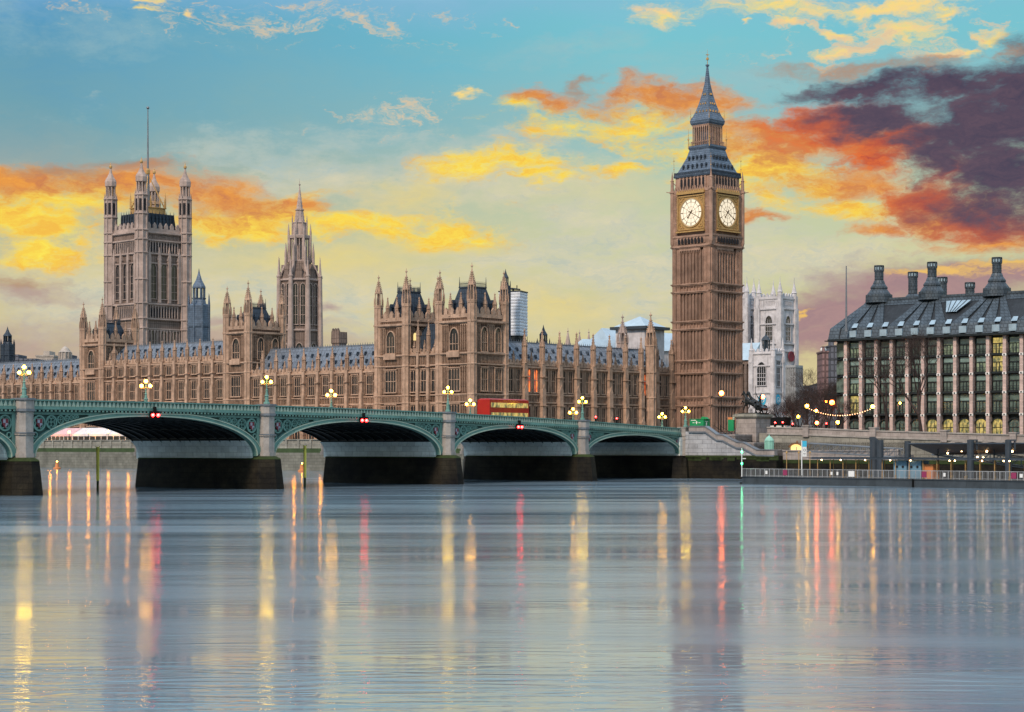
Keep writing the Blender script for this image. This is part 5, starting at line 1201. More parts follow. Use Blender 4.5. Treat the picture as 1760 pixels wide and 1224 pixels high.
abt = abbey(1302, 1365, 1341, 785, 'pale abbey tower with four pinnacles rising behind the white church tower')
m = MB(); m.ring((0, 0), 1.9, .25, -.35, 0, 24); m.prism([(1.7 * math.cos(2 * math.pi * i / 24), 1.7 * math.sin(2 * math.pi * i / 24)) for i in range(24)], -.2, 0); o = obj('clock', m, 'shield_red', abt); o.location = (.6, 7, H(612, 785)); o.rotation_euler = (0, 0, math.pi / 2)
abbey(1262, 1294, 1284, 800, 'partly hidden pale abbey tower just right of the clock tower shaft')
sc_u, z = 1329, 640; x, y = P(sc_u, z); cht = thing('church_tower', 'white church tower with tall traceried windows and blue sundials behind the statue', 'church tower', (x, y, 0), -R(38)); zt = H(607, z); w = 8.4
m = MB(); m.box(-w, 0, 0, w * .75, G, zt); obj('wall', m, 'white_stone', cht); m = MB()
for k in range(2):
    m.M = Matrix() if k == 0 else rotm(math.pi / 2); a, b_ = (-w, 0) if k == 0 else (0, w * .75)
    for z_ in (zt, H(628, z), H(675, z), H(699, z)): ledge(m, a, b_, z_, .35, .4)
    crenel(m, a, b_, zt, 1.4, 1.5); 
    for e in (a, b_): m.box(e - .8, e + .8, -.6, .4, G, zt - 1)
m.M = Matrix(); m.box(-w - .5, .6, -.6, w * .75, G, H(702, z)); obj('carving', m, 'white_stone', cht)
window(cht, -w / 2 - .2, 0, H(662, z), 3.3, H(622, z) - H(662, z), 4, 3, True, 0, 'glass', 'white_stone'); window(cht, 0, w * .36, H(664, z), 2.4, H(620, z) - H(664, z), 3, 3, False, math.pi / 2, 'glass', 'white_stone')
for (px, py) in ((-w, 0), (0, 0), (0, w * .75), (-w, w * .75)):
    m = MB(); m.lathe(0, 0, [(zt - 3, .85), (zt + 1, .8), (zt + 1.1, 1.0), (zt + 1.4, .6), (zt + 5.3, .05)], 8); obj('pinnacle', m, 'white_stone', cht, (px, py, 0))
for k, q in ((0, -w / 2), (1, w * .36)):
    m = MB(); m.prism([(1.5 * math.cos(2 * math.pi * i / 20), 1.9 * math.sin(2 * math.pi * i / 20)) for i in range(20)], -.15, 0); o = obj('sundial', m, 'banner_blue', cht); o.location = (q, 0, H(687, z)) if k == 0 else (0, q, H(687, z)); o.rotation_euler = (0, 0, k * math.pi / 2)
    m = MB(); m.ring((0, 0), .8, .12, -.2, -.14, 16); m.bar((0, -.18, 0), (0, -.6, -.7), .06, 4); s_ = obj('sundial_ring', m, 'white', o)
x, y = P(1316, 660); t = thing('cupola', 'small dark octagonal cupola standing behind the white church tower parapet', 'cupola', (x, y, 0)); m = MB(); z = 660; m.lathe(0, 0, [(H(609, z) - 3, 1.5), (H(604, z), 1.5)], 8); m.posts(0, 0, 1.35, H(604, z), H(585, z), 8, .2); m.lathe(0, 0, [(H(604, z), .6), (H(585, z), .6)], 8); m.lathe(0, 0, [(H(585, z), 1.65), (H(580, z), 1.1), (H(577, z), .35), (H(572, z), .05)], 8); obj('lantern', m, 'steel_blue', t)
# abbey body beside the clock tower and low nave
x, y = P(1283, 690); t = thing('abbey_nave', 'dark lower church nave between the clock tower and the white church tower', 'church', (x, y, 0), -R(38)); z = 690
m = MB(); m.box(-10, 1.8, 0, 12, G, H(620, z)); blind(m, -10, 1.8, G, H(625, z), 7, 0, .9, .9); obj('wall', m, 'grey_stone', t); m = MB(); m.add([(-10.5, -.6, H(619, z)), (2.2, -.6, H(619, z)), (2.2, 12, H(619, z)), (-10.5, 12, H(619, z)), (-10.5, 6, H(588, z)), (2.2, 6, H(588, z))], [(0, 1, 5, 4), (2, 3, 4, 5), (1, 2, 5), (3, 0, 4)]); obj('roof', m, 'pale_roof', t)
x, y = P(1356, 700); t = thing('abbey_screen', 'grey glazed screen wall right of the white church tower', 'wall', (x, y, 0), -R(38)); z = 700; m = MB(); m.box(-3.5, 2.6, 0, 5, G, H(628, z)); blind(m, -3.5, 2.6, G, H(632, z), 7, 0, .35, .25); m.M = rotm(math.pi / 2, 2.6, 0); blind(m, 0, 5, G, H(632, z), 6, 0, .35, .25); m.M = Matrix(); m.box(-3.9, 3.0, -.5, 5, H(632, z), H(628, z)); obj('wall', m, 'grey_screen', t)

# ------------------------------------------------------------------ office block with bronze roof and chimneys
ox, oy = P(1440, 385); OW = math.atan(3300 / 3993)
of = thing('office_block', 'broad office block with pink stone pillars, bronze window bays and a dark metal roof', 'office building', (ox, oy, 0), -OW); LN = 62.0; BP = 3.4; X0 = 1.9
EZ = 26.6
m = MB(); m.box(0, LN, 1.0, 26, G, EZ); m.box(-1.2, .2, 1.8, 26, G, EZ); obj('wall', m, 'bronze_clad', of)
NF = [(23.1, 26.2), (19.6, 22.7), (16.0, 19.2), (11.9, 15.6)]
m = MB(); 
fm = MB(); pan = MB(); rail = MB()
nb = 18
glassm = {}
rnd = random.Random(4)
def bay_mesh(h):
    k = ('bay', h)
    if k in _cache: return _cache[k]
    g = MB(); g.box(-.98, .98, -.05, .3, .05, h - .05); gm_ = g
    f = MB()
    for x in (-1.12, -.33, .33, 1.12): f.box(x - .07, x + .07, -.16, .3, 0, h * .62)
    f.box(-1.2, 1.2, -.2, .3, h * .60, h * .66); f.box(-1.2, 1.2, -.3, .3, -.28, .12); f.box(-1.2, -1.05, -.16, .3, 0, h); f.box(1.05, 1.2, -.16, .3, 0, h)
    r_ = MB(); r_.box(-1.25, 1.25, -.62, -.56, .1, .16); r_.box(-1.25, 1.25, -.62, -.56, .95, 1.02)
    for q in range(9): r_.box(-1.24 + q * .31 - .02, -1.24 + q * .31 + .02, -.61, -.57, .1, 1.0)
    r_.box(-1.28, 1.28, -.65, -.1, -.25, .1)
    _cache[k] = (g, f.mesh('window_frame', 'bronze_clad'), r_.mesh('balcony_rail', 'bronze_clad')); return _cache[k]
for i in range(nb):
    xc = X0 + BP * (i + .5)
    for fl, (z0_, z1_) in enumerate(NF):
        g, f, r_ = bay_mesh(z1_ - z0_)
        p = rnd.random(); mt = 'green_glass'
        if (i, fl) in ((0, 3), (9, 0), (9, 1)): mt = 'lit_a'
        elif fl == 0 and p < .4: mt = 'lit_b'
        elif p < .14: mt = 'lit_c' if p < .04 else 'lit_b'
        elif p < .15: mt = 'lit_a'
        kk = ('g', z1_ - z0_, mt)
        if kk not in _cache: _cache[kk] = g.mesh('window', mt)
        o = link('window', _cache[kk], of, (xc, .62, z0_)); link('window_frame', f, o); link('balcony_rail', r_, o)
        if 'up' not in _cache: ub = MB(); ub.box(-.96, .96, -.08, .02, 2.15, 3.0); _cache['up'] = ub.mesh('upper_pane', 'upper_glass')
        if rnd.random() < .7 and mt != 'lit_a': link('upper_pane', _cache['up'], o)
        if mt in ('lit_a', 'lit_c'): o['label'] = 'lit office window'
    # ground floor arch
    m = MB(); m.prism([(-1.1, 0), (1.1, 0)] + [(1.1 * math.cos(a), 3.0 + .9 * math.sin(a)) for a in [k * math.pi / 8 for k in range(9)]], -.04, .2)
    o = obj('ground_window', m, 'lit_a' if (i in (5, 6, 7, 8, 9, 11) or i > 12) else 'green_glass', of); o.location = (xc, .7, 6.9)
    m = MB(); arc = [(1.35 * math.cos(a), 3.0 + 1.15 * math.sin(a)) for a in [k * math.pi / 8 for k in range(9)]]; arc2 = [(1.1 * math.cos(a), 3.0 + .9 * math.sin(a)) for a in [k * math.pi / 8 for k in range(9)]]; m.strip(arc, arc2, -.35, 0); 
    for x in (-.4, .4): m.box(x - .05, x + .05, -.12, 0, 0, 3.2)
    m.box(-1.1, 1.1, -.12, 0, 2.2, 2.35); m2 = obj('arch_frame', m, 'bronze_clad', o)
for i in range(nb + 1):
    m = MB(); m.box(-.34, .34, -.35, .9, 6.3, EZ - .1); pz = obj('pillar', m, 'pink_pillar', of, (X0 + BP * i, 0, 0)) if i == 0 else link('pillar', pz.data, of, (X0 + BP * i, 0, 0))
    m = MB()
    if i == 0:
        for z in (22.9, 19.4, 15.8, 11.6): m.prism([(-.4, z - .22), (.4, z - .22), (.4, z + .22), (-.4, z + .22)], -.42, -.2)
        nd = obj('pillar_node', m, 'white', pz); m = MB()
        for z in (22.9, 19.4, 15.8, 11.6): m.bar((0, -.5, z), (0, -.35, z), .15, 10)
        bs = obj('node_boss', m, 'black_iron', pz)
    else: link('pillar_node', nd.data, bpy.data.objects[-1] if False else C.objects[-1]) if False else None
pillars = [o for o in of.children if o.name.startswith('pillar')]
for o in pillars:
    if o is not pz and not o.children: link('pillar_node', nd.data, o); link('node_boss', bs.data, o)
m = MB(); m.box(-2.3, LN, -1.3, 2.0, EZ, EZ + .18); m.box(-1.9, LN, -.8, 2.0, EZ + .18, EZ + .45); obj('eaves', m, 'bronze_clad', of)
for z in (22.9, 19.4, 15.9, 11.8):
    m = MB(); m.box(-2.6, .4, .3, 1.6, z, z + .12); obj('corner_shade', m, 'bronze_clad', of)
m = MB()
for z0_, z1_ in NF: m.box(-1.0, -.4, 1.25, 1.81, z0_ + .4, z1_); m.box(-.2, .9, .9, 1.1, z0_ + .4, z1_)
obj('corner_glazing', m, 'green_glass', of)
RZ = 35.2; RY = 8.2; D0y = .6; DZ = 29.1
m = MB()   # lower band with dormers and main slope
m.add([(-1.6, -.3, EZ + .4), (LN, -.3, EZ + .4), (LN, D0y, DZ), (-1.0, D0y, DZ)], [(0, 1, 2, 3)]); m.add([(-1.0, D0y, DZ), (LN, D0y, DZ), (LN, RY, RZ - .25), (2.2, RY, RZ - .25)], [(0, 1, 2, 3)])
m.add([(2.2, RY, RZ - .25), (LN, RY, RZ - .25), (LN, 18, RZ), (2.2, 18, RZ)], [(0, 1, 2, 3)]); m.add([(-1.6, -.3, EZ + .4), (-1.0, D0y, DZ), (2.2, RY, RZ - .25), (2.2, 18, RZ), (-1.6, 26, EZ + .4)], [(0, 1, 2, 3, 4)]); m.add([(2.2, 18, RZ), (LN, 18, RZ), (LN, 26, EZ), (-1.6, 26, EZ)], [(0, 1, 2, 3)])
rf = obj('roof', m, 'roof_recess', of)
slope = lambda t, x0_, x1_: (x0_ + (x1_ - x0_) * t, D0y + (RY - D0y) * t - .22, DZ + (RZ - DZ) * t + .12)
chx = [4.6, 16.4, 30.2, 44.2, 58.2]
m = MB()
for ci, cxx in enumerate(chx):
    lo = [X0 + BP * i for i in range(nb + 1) if abs(X0 + BP * i - cxx) < 6.6]
    if ci == 0: lo = [-.8] + lo
    for x in lo:
        tx = cxx + (x - cxx) * .24; p0 = slope(0, x, tx); p1 = slope(1, x, tx)
        wv = 1.2; wt = .42
        m.add([(p0[0] - wv, p0[1], p0[2]), (p0[0] + wv, p0[1], p0[2]), (p1[0] + wt, p1[1], p1[2]), (p1[0] - wt, p1[1], p1[2]), (p0[0] - wv, p0[1] + .5, p0[2] - .3), (p0[0] + wv, p0[1] + .5, p0[2] - .3), (p1[0] + wt, p1[1] + .5, p1[2] - .3), (p1[0] - wt, p1[1] + .5, p1[2] - .3)], [(0, 1, 2, 3), (0, 4, 5, 1), (1, 5, 6, 2), (3, 2, 6, 7), (0, 3, 7, 4)])
        m.add([(p0[0] - wv, -.42, EZ + .42), (p0[0] + wv, -.42, EZ + .42), (p0[0] + wv, p0[1], p0[2]), (p0[0] - wv, p0[1], p0[2]), (p0[0] - wv, .4, EZ + .42), (p0[0] + wv, .4, EZ + .42), (p0[0] + wv, p0[1] + .9, p0[2]), (p0[0] - wv, p0[1] + .9, p0[2])], [(0, 1, 2, 3), (1, 5, 6, 2), (0, 3, 7, 4)])
m.box(2.2, LN, RY - .6, 18, RZ - .3, RZ + .25)
m.add([(1.7, RY - 1.5, RZ - 1.3), (LN, RY - 1.5, RZ - 1.3), (LN, RY, RZ + .2), (2.2, RY, RZ + .2)], [(0, 1, 2, 3)])
obj('roof_ducts', m, 'roof_clad', rf)
for i in range(nb):
    m = MB(); mg = MB()
    xc = X0 + BP * (i + .5); m.box(xc - .75, xc + .75, -.5, -.1, EZ + .7, EZ + 2.0); mg.add([(xc - .62, .12, DZ + .1), (xc + .62, .12, DZ + .1), (xc + .5, 1.0, DZ + 1.0), (xc - .5, 1.0, DZ + 1.0)], [(0, 1, 2, 3)])
    obj('dormer_window', m, 'sky_glass', rf); obj('roof_light', mg, 'sky_glass', rf)
m = MB(); m.add([(22.0, 3.2, 31.7), (24.4, 3.2, 31.7), (26.2, 6.2, 34.1), (20.6, 6.2, 34.1)], [(0, 1, 2, 3)]); obj('skylight', m, 'sky_glass', rf)
m = MB()
for k in range(6): x = 22.0 + 2.4 * k / 5; x2 = 20.6 + 5.6 * k / 5; m.bar((x, 3.15, 31.75), (x2, 6.15, 34.15), .06, 4)
obj('skylight_bars', m, 'bronze_clad', rf)
def och(cx, cy, zb, zt, r=.95, full=True):
    m = MB()
    if full: m.lathe(cx, cy, [(zb - .6, 2.75), (zb + 1.0, 2.7), (zb + 1.05, 2.45), (zb + 2.2, 1.6), (zb + 2.25, 1.75), (zb + 2.5, 1.75), (zb + 3.2, 1.25), (zb + 3.9, 1.0)], 14)
    m.lathe(cx, cy, [(zb - 1 + (0 if full else 0), r), (zt - 1.0, r)], 14)
    m.lathe(cx, cy, [(zt - 1.0, r * .9), (zt, r * .9)], 14)
    for z in (zt - 1.1, zt - .05): m.lathe(cx, cy, [(z - .08, r * 1.12), (z + .12, r * 1.12)], 14)
    m.posts(cx, cy, r * 1.05, zt - 1.0, zt - .05, 10, .09)
    n = 3 + int((zt - zb) / 2)
    for k in range(n): z = zb + (3.8 if full else 0) + (zt - 1.2 - zb - (3.8 if full else 0)) * k / n; m.lathe(cx, cy, [(z, r * 1.04), (z + .07, r * 1.04)], 14)
    o = obj('chimney', m, 'roof_clad', of); m = MB(); 
    for i in range(10): a = (i + .5) * math.pi / 5 + math.pi / 10; m.M = rotm(a, cx, cy); m.box(r * .92, r * .96, -.16, .16, zt - .85, zt - .25)
    obj('chimney_vent', m, 'sky_glass', o)
for k, cxx in enumerate(chx): och(cxx, RY + .3, RZ, H((457, 451, 443, 436, 430)[k], 385 - cxx * .637 + 6.5), .9)
for (u, row, zz) in ((1569, 468, 397), (1619.5, 477, 392), (1667, 486, 398)):
    x, y = P(u, zz); dx, dy = x - ox, y - oy; ca, sa = math.cos(OW), math.sin(OW); lx, ly = dx * ca - dy * sa, dx * sa + dy * ca
    och(lx, ly, RZ + (1.2 if u < 1600 else .4), H(row, zz), .95, False)
    if u < 1600:
        m = MB(); m.lathe(lx, ly, [(RZ - .5, 1.9), (RZ + 1.2, 1.7), (RZ + 1.9, .95)], 12); obj('chimney_base', m, 'roof_clad', of)
x, y = P(1454.5, 382); t = thing('flagpole', 'tall bare flagpole at the left end of the office block roof', 'flagpole', (x, y, 0)); m = MB(); m.lathe(0, 0, [(28.4, .35), (30, .22), (H(457, 382), .1)], 8); obj('pole', m, 'steel', t)
M['hut_roof'] = mat('hut_roof', (.22, .11, .05), .6, var=.2)
# ------------------------------------------------------------------ embankment, stairs, plinth and statue (bridge frame: x north, y away)
def bth(name, label, cat, loc=(0, 0, 0), rz=0.0): x, y = BL(loc[0], loc[1]); return thing(name, label, cat, (x, y, loc[2]), -TH + rz)
def n_of(u, y=0.0):
    k = (u - 880) / F; X0, Z0 = BL(0, y); return (k * Z0 - X0) / (BN[0] - k * BN[1])
# stepped stair wall: prism in (n, z) extruded along y
sw_ = bth('stair_wall', 'pale stone wall with sloping parapet beside the river stairs at the bridge end', 'stone wall')
pr = [(1183, 733), (1211, 733), (1231, 747), (1241, 747.5), (1265, 760), (1276, 760.5), (1299, 773), (1330, 773.5)]
def YX(m): m.M = Matrix(((1, 0, 0, 0), (0, 1, 0, 0), (0, 0, 1, 0), (0, 0, 0, 1)))
def zz_(u, row, y=0.0): n = n_of(u, y); X_, Z_ = BL(n, y); return n, H(row, Z_)
top = [zz_(u, r_) for u, r_ in pr]; n_end = top[-1][0]
m = MB(); m.prism([(1.0, 3.9)] + [(1.0, top[0][1] - .9)] + [(n, z - .9) for n, z in top] + [(n_end, 3.9)], .3, 1.2); obj('wall', m, 'granite_block', sw_)
m = MB(); a = [(n, z) for n, z in top]; b_ = [(n, z - .95) for n, z in top]; m.strip(a, b_, .18, 1.25); obj('parapet', m, 'plinth', sw_)
m = MB(); m.strip([(n, z + .1) for n, z in top], [(n, z - .06) for n, z in top], .05, 1.4); m.strip([(n, z - .85) for n, z in top], [(n, z - 1.1) for n, z in top], .0, .5); obj('coping', m, 'steel', sw_)
# tidal face below
tf = bth('quay_wall', 'dark wet tidal quay wall below the stair wall', 'river wall')
m = MB(); m.box(1.2, n_end + .4, .15, 8, -3, 3.92); obj('wall', m, 'wet_wall', tf); m = MB(); m.box(1.2, n_end + .3, .05, 1.3, 3.7, 4.02); 
for k in range(26): x = rnd.uniform(1.5, n_end); w_ = rnd.uniform(.3, 1.3); h_ = rnd.uniform(.2, .9); m.box(x - w_, x + w_, .08, .4, 3.9 - h_, 3.95)
obj('moss_band', m, 'moss', tf)
# steps running down north behind the wall
st = bth('river_stairs', 'flight of dark stone steps going down beside the statue plinth', 'stairs')
for (na, za, nb_, zb) in ((top[1][0] + .3, top[1][1] - 1.2, top[2][0] + .5, top[2][1] - 1.1), (top[3][0] + .3, top[3][1] - 1.1, top[4][0] + .3, top[4][1] - 1.0), (top[5][0] + .3, top[5][1] - 1.0, top[6][0] + .3, top[6][1] - 1.0)):
    n = max(3, int((za - zb) / .17)); m = MB()
    for k in range(n): m.box(na + (nb_ - na) * k / n, nb_ + 2.5, 1.3, 7.2, 3.9, za - (za - zb) * (k + 1) / n)
    obj('flight', m, 'plinth', st)
m = MB(); m.box(1, top[1][0] + .3, 1.25, 8, 3.9, top[1][1] - 1.2); m.box(1, n_end, 1.25, 7.2, 3.85, 4.0); obj('landing', m, 'paving', st)
m = MB()
for y in (3.2, 5.4):
    pts = [(n, y, z + .15) for n, z in top[1:7]]; m.path(pts, .04, 6)
    for n, yy, z in pts: m.bar((n, yy, z - 1.1), (n, yy, z + .15), .035, 6)
obj('handrail', m, 'black_iron', st)
# plinth
pn0, pn1, py = n_of(1265, 7.4), n_of(1299, 7.4), 7.4
Xp, Zp = BL(pn0, py); z711, z735 = H(711.5, Zp), H(735, Zp)
pb = bth('statue_plinth', 'square granite plinth carrying the dark statue above the river stairs', 'plinth')
m = MB(); d_ = 5.2; m.box(pn0, pn1, py, py + d_, z735 - .15, z711 - .5); m.box(pn0 - .15, pn1 + .15, py - .15, py + d_ + .15, 3.9, z735 - .15); obj('block', m, 'plinth', pb)
m = MB(); m.box(pn0 - .45, pn1 + .45, py - .45, py + d_ + .45, z711 - .5, z711 - .15); m.box(pn0 - .25, pn1 + .25, py - .25, py + d_ + .25, z711 - .7, z711 - .5); m.box(pn0 - .2, pn1 + .2, py - .2, py + d_ + .2, z711 - .15, z711 + .02); obj('cornice', m, 'embank', pb)
m = MB(); m.box(pn1 + .1, pn1 + .2, py + 1.0, py + 1.9, 4.3, 6.6); obj('doorway', m, 'dark', pb)
# statue
def skin(name, chains, parent, mt, sub=1, loc=(0, 0, 0)):
    vs = []; es = []; rr = []
    for ch in chains:
        prev = ch[0] if isinstance(ch[0], int) else None
        for it in (ch[1:] if prev is not None else ch):
            vs.append(it[:3]); rr.append(it[3]); i = len(vs) - 1
            if prev is not None: es.append((prev, i))
            prev = i
    me = bpy.data.meshes.new(name); me.from_pydata(vs, es, []); o = link(name, me, parent, loc); me.materials.append(M[mt])
    md = o.modifiers.new('skin', 'SKIN'); 
    for i, r_ in enumerate(rr): me.skin_vertices[0].data[i].radius = (r_, r_)
    me.skin_vertices[0].data[0].use_root = True
    if sub: s_ = o.modifiers.new('sub', 'SUBSURF'); s_.levels = sub; s_.render_levels = sub
    return o
def statue_loc(): return ((pn0 + pn1) / 2, py + d_ / 2, z711 + .02)
sl_ = statue_loc(); stt = bth('chariot_statue', 'dark bronze statue of a standing charioteer with two rearing horses on the granite plinth', 'statue', sl_)
# horses face -x (towards the bridge)
def horse(y, ph, zo):
    ch = [[(.5, y, 1.35, .33), (.0, y, 1.42, .34), (-.55, y, 1.62, .36), (-.85, y, 1.95, .25), (-1.15, y + ph * .1, 2.4, .19), (-1.4, y + ph * .15, 2.62, .17), (-1.72, y + ph * .2, 2.42, .1), (-1.92, y + ph * .22, 2.28, .085)],
          [0, (.85, y, 1.25, .28), (1.1, y, 1.05, .10), (1.45, y, .95, .09), (1.75, y, .6, .05)],
          [2, (-.9, y - .18, 1.35, .15), (-1.35, y - .2, 1.55 + zo, .1), (-1.6, y - .2, 1.15 + zo, .07), (-1.75, y - .2, 1.0 + zo, .08)],
          [2, (-.85, y + .18, 1.25, .15), (-1.25, y + .2, 1.2 - zo, .1), (-1.35, y + .2, .8 - zo, .07), (-1.55, y + .2, .62 - zo, .08)],
          [8, (.95, y - .2, .85, .16), (1.15, y - .22, .5, .09), (1.0, y - .22, .1, .07), (.85, y - .22, .04, .09)],
          [8, (.7, y + .2, .8, .16), (.9, y + .22, .48, .09), (.72, y + .22, .1, .07), (.58, y + .22, .04, .09)],
          [5, (-1.38, y + ph * .15 + .07, 2.86, .04)], [5, (-1.38, y + ph * .15 - .07, 2.86, .04)]]
    o = skin('horse', ch, stt, 'bronze', 1)
    m = MB(); m.prism([(-.6, 1.95), (-.85, 2.2), (-1.05, 2.6), (-1.3, 2.85), (-1.2, 2.5), (-.95, 2.1)], y - .05, y + .05); obj('mane', m, 'bronze', o)
horse(-.75, 1, .15); horse(.75, -1, -.05)
skin('charioteer', [[(1.35, 0, 1.0, .26), (1.35, 0, 1.35, .2), (1.33, 0, 1.75, .24), (1.32, 0, 2.0, .12), (1.3, 0, 2.2, .14), (1.3, 0, 2.36, .11)],
                    [2, (1.3, -.28, 1.85, .09), (1.1, -.6, 2.2, .065), (.95, -.75, 2.65, .05), (.93, -.76, 2.78, .055)], [2, (1.3, .28, 1.85, .09), (1.15, .6, 2.1, .065), (1.0, .8, 2.5, .05), (.98, .82, 2.62, .055)],
                    [0, (1.36, -.18, .6, .24), (1.38, -.2, .3, .2)], [0, (1.36, .18, .6, .24), (1.38, .2, .3, .2)]], stt, 'bronze', 1)
skin('attendant', [[(1.75, -.45, .75, .2), (1.65, -.45, 1.1, .2), (1.55, -.45, 1.35, .09), (1.5, -.45, 1.5, .12)], [0, (1.6, -.5, .5, .14), (1.9, -.5, .3, .1)], [1, (1.4, -.6, 1.05, .07), (1.2, -.6, 1.15, .05)]], stt, 'bronze', 1)
m = MB(); m.bar((.95, -.76, 1.9), (.9, -.74, 3.25), .03, 6); m.prism([(.83, 3.2), (.97, 3.2), (.9, 3.5)], -.76, -.72); obj('spear', m, 'bronze', stt)
m = MB(); m.prism([(1.0, .45), (2.2, .45), (2.3, .7), (1.6, 1.0), (1.05, 1.25), (.95, 1.2)], -.8, .8); m.bar((1.0, 0, .5), (-.8, 0, 1.3), .06, 6); m.box(-1.9, 2.2, -1.3, 1.3, -.02, .12); obj('chariot', m, 'bronze', stt)
for y in (-.95, .95):
    m = MB(); m.ring((1.55, .55), .5, .07, y - .06, y + .06, 24)
    for k in range(8): a = k * math.pi / 4; m.bar((1.55, y, .55), (1.55 + .48 * math.cos(a), y, .55 + .48 * math.sin(a)), .035, 5)
    m.bar((1.55, y - .2, .55), (1.55, y + .2, .55), .1, 8); m.bar((1.55, y + math.copysign(.1, y), .55), (1.55, y + math.copysign(.75, y), .55), .03, 5, .005); obj('wheel', m, 'bronze', stt)
stt.scale = (1.06, 1.2, 1.42)
# embankment wall running north
er = bth('embankment_wall', 'long grey granite embankment wall with square piers in front of the office block', 'river wall')
ua = 1300; tp = []
for u, row in ((1318, 734.5), (1385, 736), (1500, 740.5), (1622, 744), (1760, 748), (1900, 751)):
    n = n_of(u, 8.2); X_, Z_ = BL(n, 8.2); tp.append((n, H(row, Z_)))
m = MB(); m.prism([(tp[0][0] - 1.5, 3)] + [(tp[0][0] - 1.5, tp[0][1] - 1.0)] + [(n, z - 1.0) for n, z in tp] + [(tp[-1][0], 3)], 8.2, 9.3); wl = obj('wall', m, 'embank', er)
m = MB(); m.strip([(n, z) for n, z in tp], [(n, z - 1.02) for n, z in tp], 8.3, 8.9); obj('parapet', m, 'plinth', er)
m = MB(); m.strip([(n, z + .1) for n, z in tp], [(n, z - .12) for n, z in tp], 8.15, 9.05); m.strip([(n, z - .95) for n, z in tp], [(n, z - 1.25) for n, z in tp], 8.0, 9.2); obj('coping', m, 'granite', er)
for u in (1385, 1500, 1622, 1741):
    n = n_of(u, 8.0); zt = H(731 + (u - 1385) * .035, BL(n, 8)[1]); m = MB(); m.box(n - .55, n + .55, 7.85, 9.2, zt - 2.0, zt - .15); m.box(n - .65, n + .65, 7.75, 9.3, zt - .15, zt + .05); obj('wall_pier', m, 'plinth', er)
for u in (1648, 1705):
    n = n_of(u, 8.0); m = MB(); m.prism([(n + 1.9 * math.cos(math.pi * k / 10), 5.3 + .95 * math.sin(math.pi * k / 10)) for k in range(11)], 8.1, 8.18); o = obj('arch_recess', m, 'dark', er)
    m = MB(); m.strip([(n + 2.4 * math.cos(math.pi * k / 10), 5.3 + 1.35 * math.sin(math.pi * k / 10)) for k in range(11)], [(n + 1.9 * math.cos(math.pi * k / 10), 5.3 + .95 * math.sin(math.pi * k / 10)) for k in range(11)], 8.02, 8.2); obj('arch_ring', m, 'granite', er)
# lower quay in front
lq = bth('lower_quay', 'low quay with pale parapet in front of the embankment wall', 'quay')
nq1 = n_of(1545, 2.5); m = MB(); m.box(n_end + .45, 110, 2.5, 8.2, -3, 3.3); obj('wall', m, 'wet_wall', lq)
m = MB(); m.box(n_end + .4, nq1, 2.4, 2.9, 4.2, 4.75); m.box(n_end + .4, nq1, 2.2, 3.0, 4.75, 4.95); m.box(n_end + .4, nq1, 2.45, 8.2, 3.3, 4.2); m.box(nq1 - 1.5, nq1, 2.3, 3.4, 3.3, 5.3); obj('parapet', m, 'plinth', lq)
m = MB(); m.box(n_end + .5, 110, 2.4, 2.9, 2.7, 3.32); obj('moss_band', m, 'moss', lq)
# green domed kiosk, hut, flag, hoardings
n = n_of(1322, 1.5); kx = bth('domed_kiosk', 'pale green domed cylindrical kiosk at the foot of the river stairs', 'kiosk', (n, 1.5, 4.7)); m = MB(); m.lathe(0, 0, [(0, .85), (.15, .85), (.2, .74), (1.75, .74), (1.8, .82), (1.95, .78), (2.3, .55), (2.6, .2), (2.7, .08), (3.0, .02)], 10); 
for i in range(10): a = math.pi / 10 + i * math.pi / 5; m.lathe(.76 * math.cos(a), .76 * math.sin(a), [(.15, .05), (1.8, .05)], 4)
obj('body', m, 'pale_green', kx)
n = n_of(1369, 5.5); hx = bth('lit_hut', 'small hut with curved brown roof and lit yellow doorway on the quay', 'hut', (n, 5.5, 4.2)); m = MB()
ar = [(1.35 * math.cos(math.pi * k / 8), 1.2 + .75 * math.sin(math.pi * k / 8)) for k in range(9)]; ar2 = [(1.15 * math.cos(math.pi * k / 8), 1.15 + .6 * math.sin(math.pi * k / 8)) for k in range(9)]
m.strip(ar, ar2, -.4, 2); m.lathe(0, .2, [(1.9, .15), (2.1, .2), (2.4, .05)], 6); obj('roof', m, 'hut_roof', hx); m = MB(); m.prism([(-1.1, 0), (1.1, 0)] + ar2, 0, .1); obj('lit_wall', m, 'hut_lit', hx); m = MB(); m.box(-1.25, -1.1, -.3, 2, 0, 1.2); m.box(1.1, 1.25, -.3, 2, 0, 1.2); m.box(-.05, .05, -.05, 0, 0, 1.3); obj('frame', m, 'embank', hx)
x, y = P(1378, 296); fx = thing('banner_flag', 'tall white pole with blue and white banner on the landing pontoon', 'flag', (x, y, 1.1)); m = MB(); m.bar((0, 0, 0), (0, 0, 5.4), .08, 8); obj('pole', m, 'white', fx)
m = MB(); m.box(.1, .75, -.02, .02, 2.9, 4.4); bw_ = obj('banner', m, 'white', fx); m = MB(); m.box(.09, .76, -.03, .03, 4.4, 5.3); obj('banner_top', m, 'banner_blue', fx); m = MB(); m.ring((.42, 3.9), .17, .03, -.035, .035, 12); m.box(.22, .6, -.03, .03, 3.35, 3.42); m.box(.28, .55, -.03, .03, 3.15, 3.2); obj('banner_mark', m, 'steel_blue', bw_)
def arrow(m, x, z, s, y, up=True):
    m.prism([(x - .16 * s, z - .5 * s), (x + .16 * s, z - .5 * s), (x + .16 * s, z), (x + .45 * s, z), (x, z + .5 * s), (x - .45 * s, z), (x - .16 * s, z)], y - .02, y)
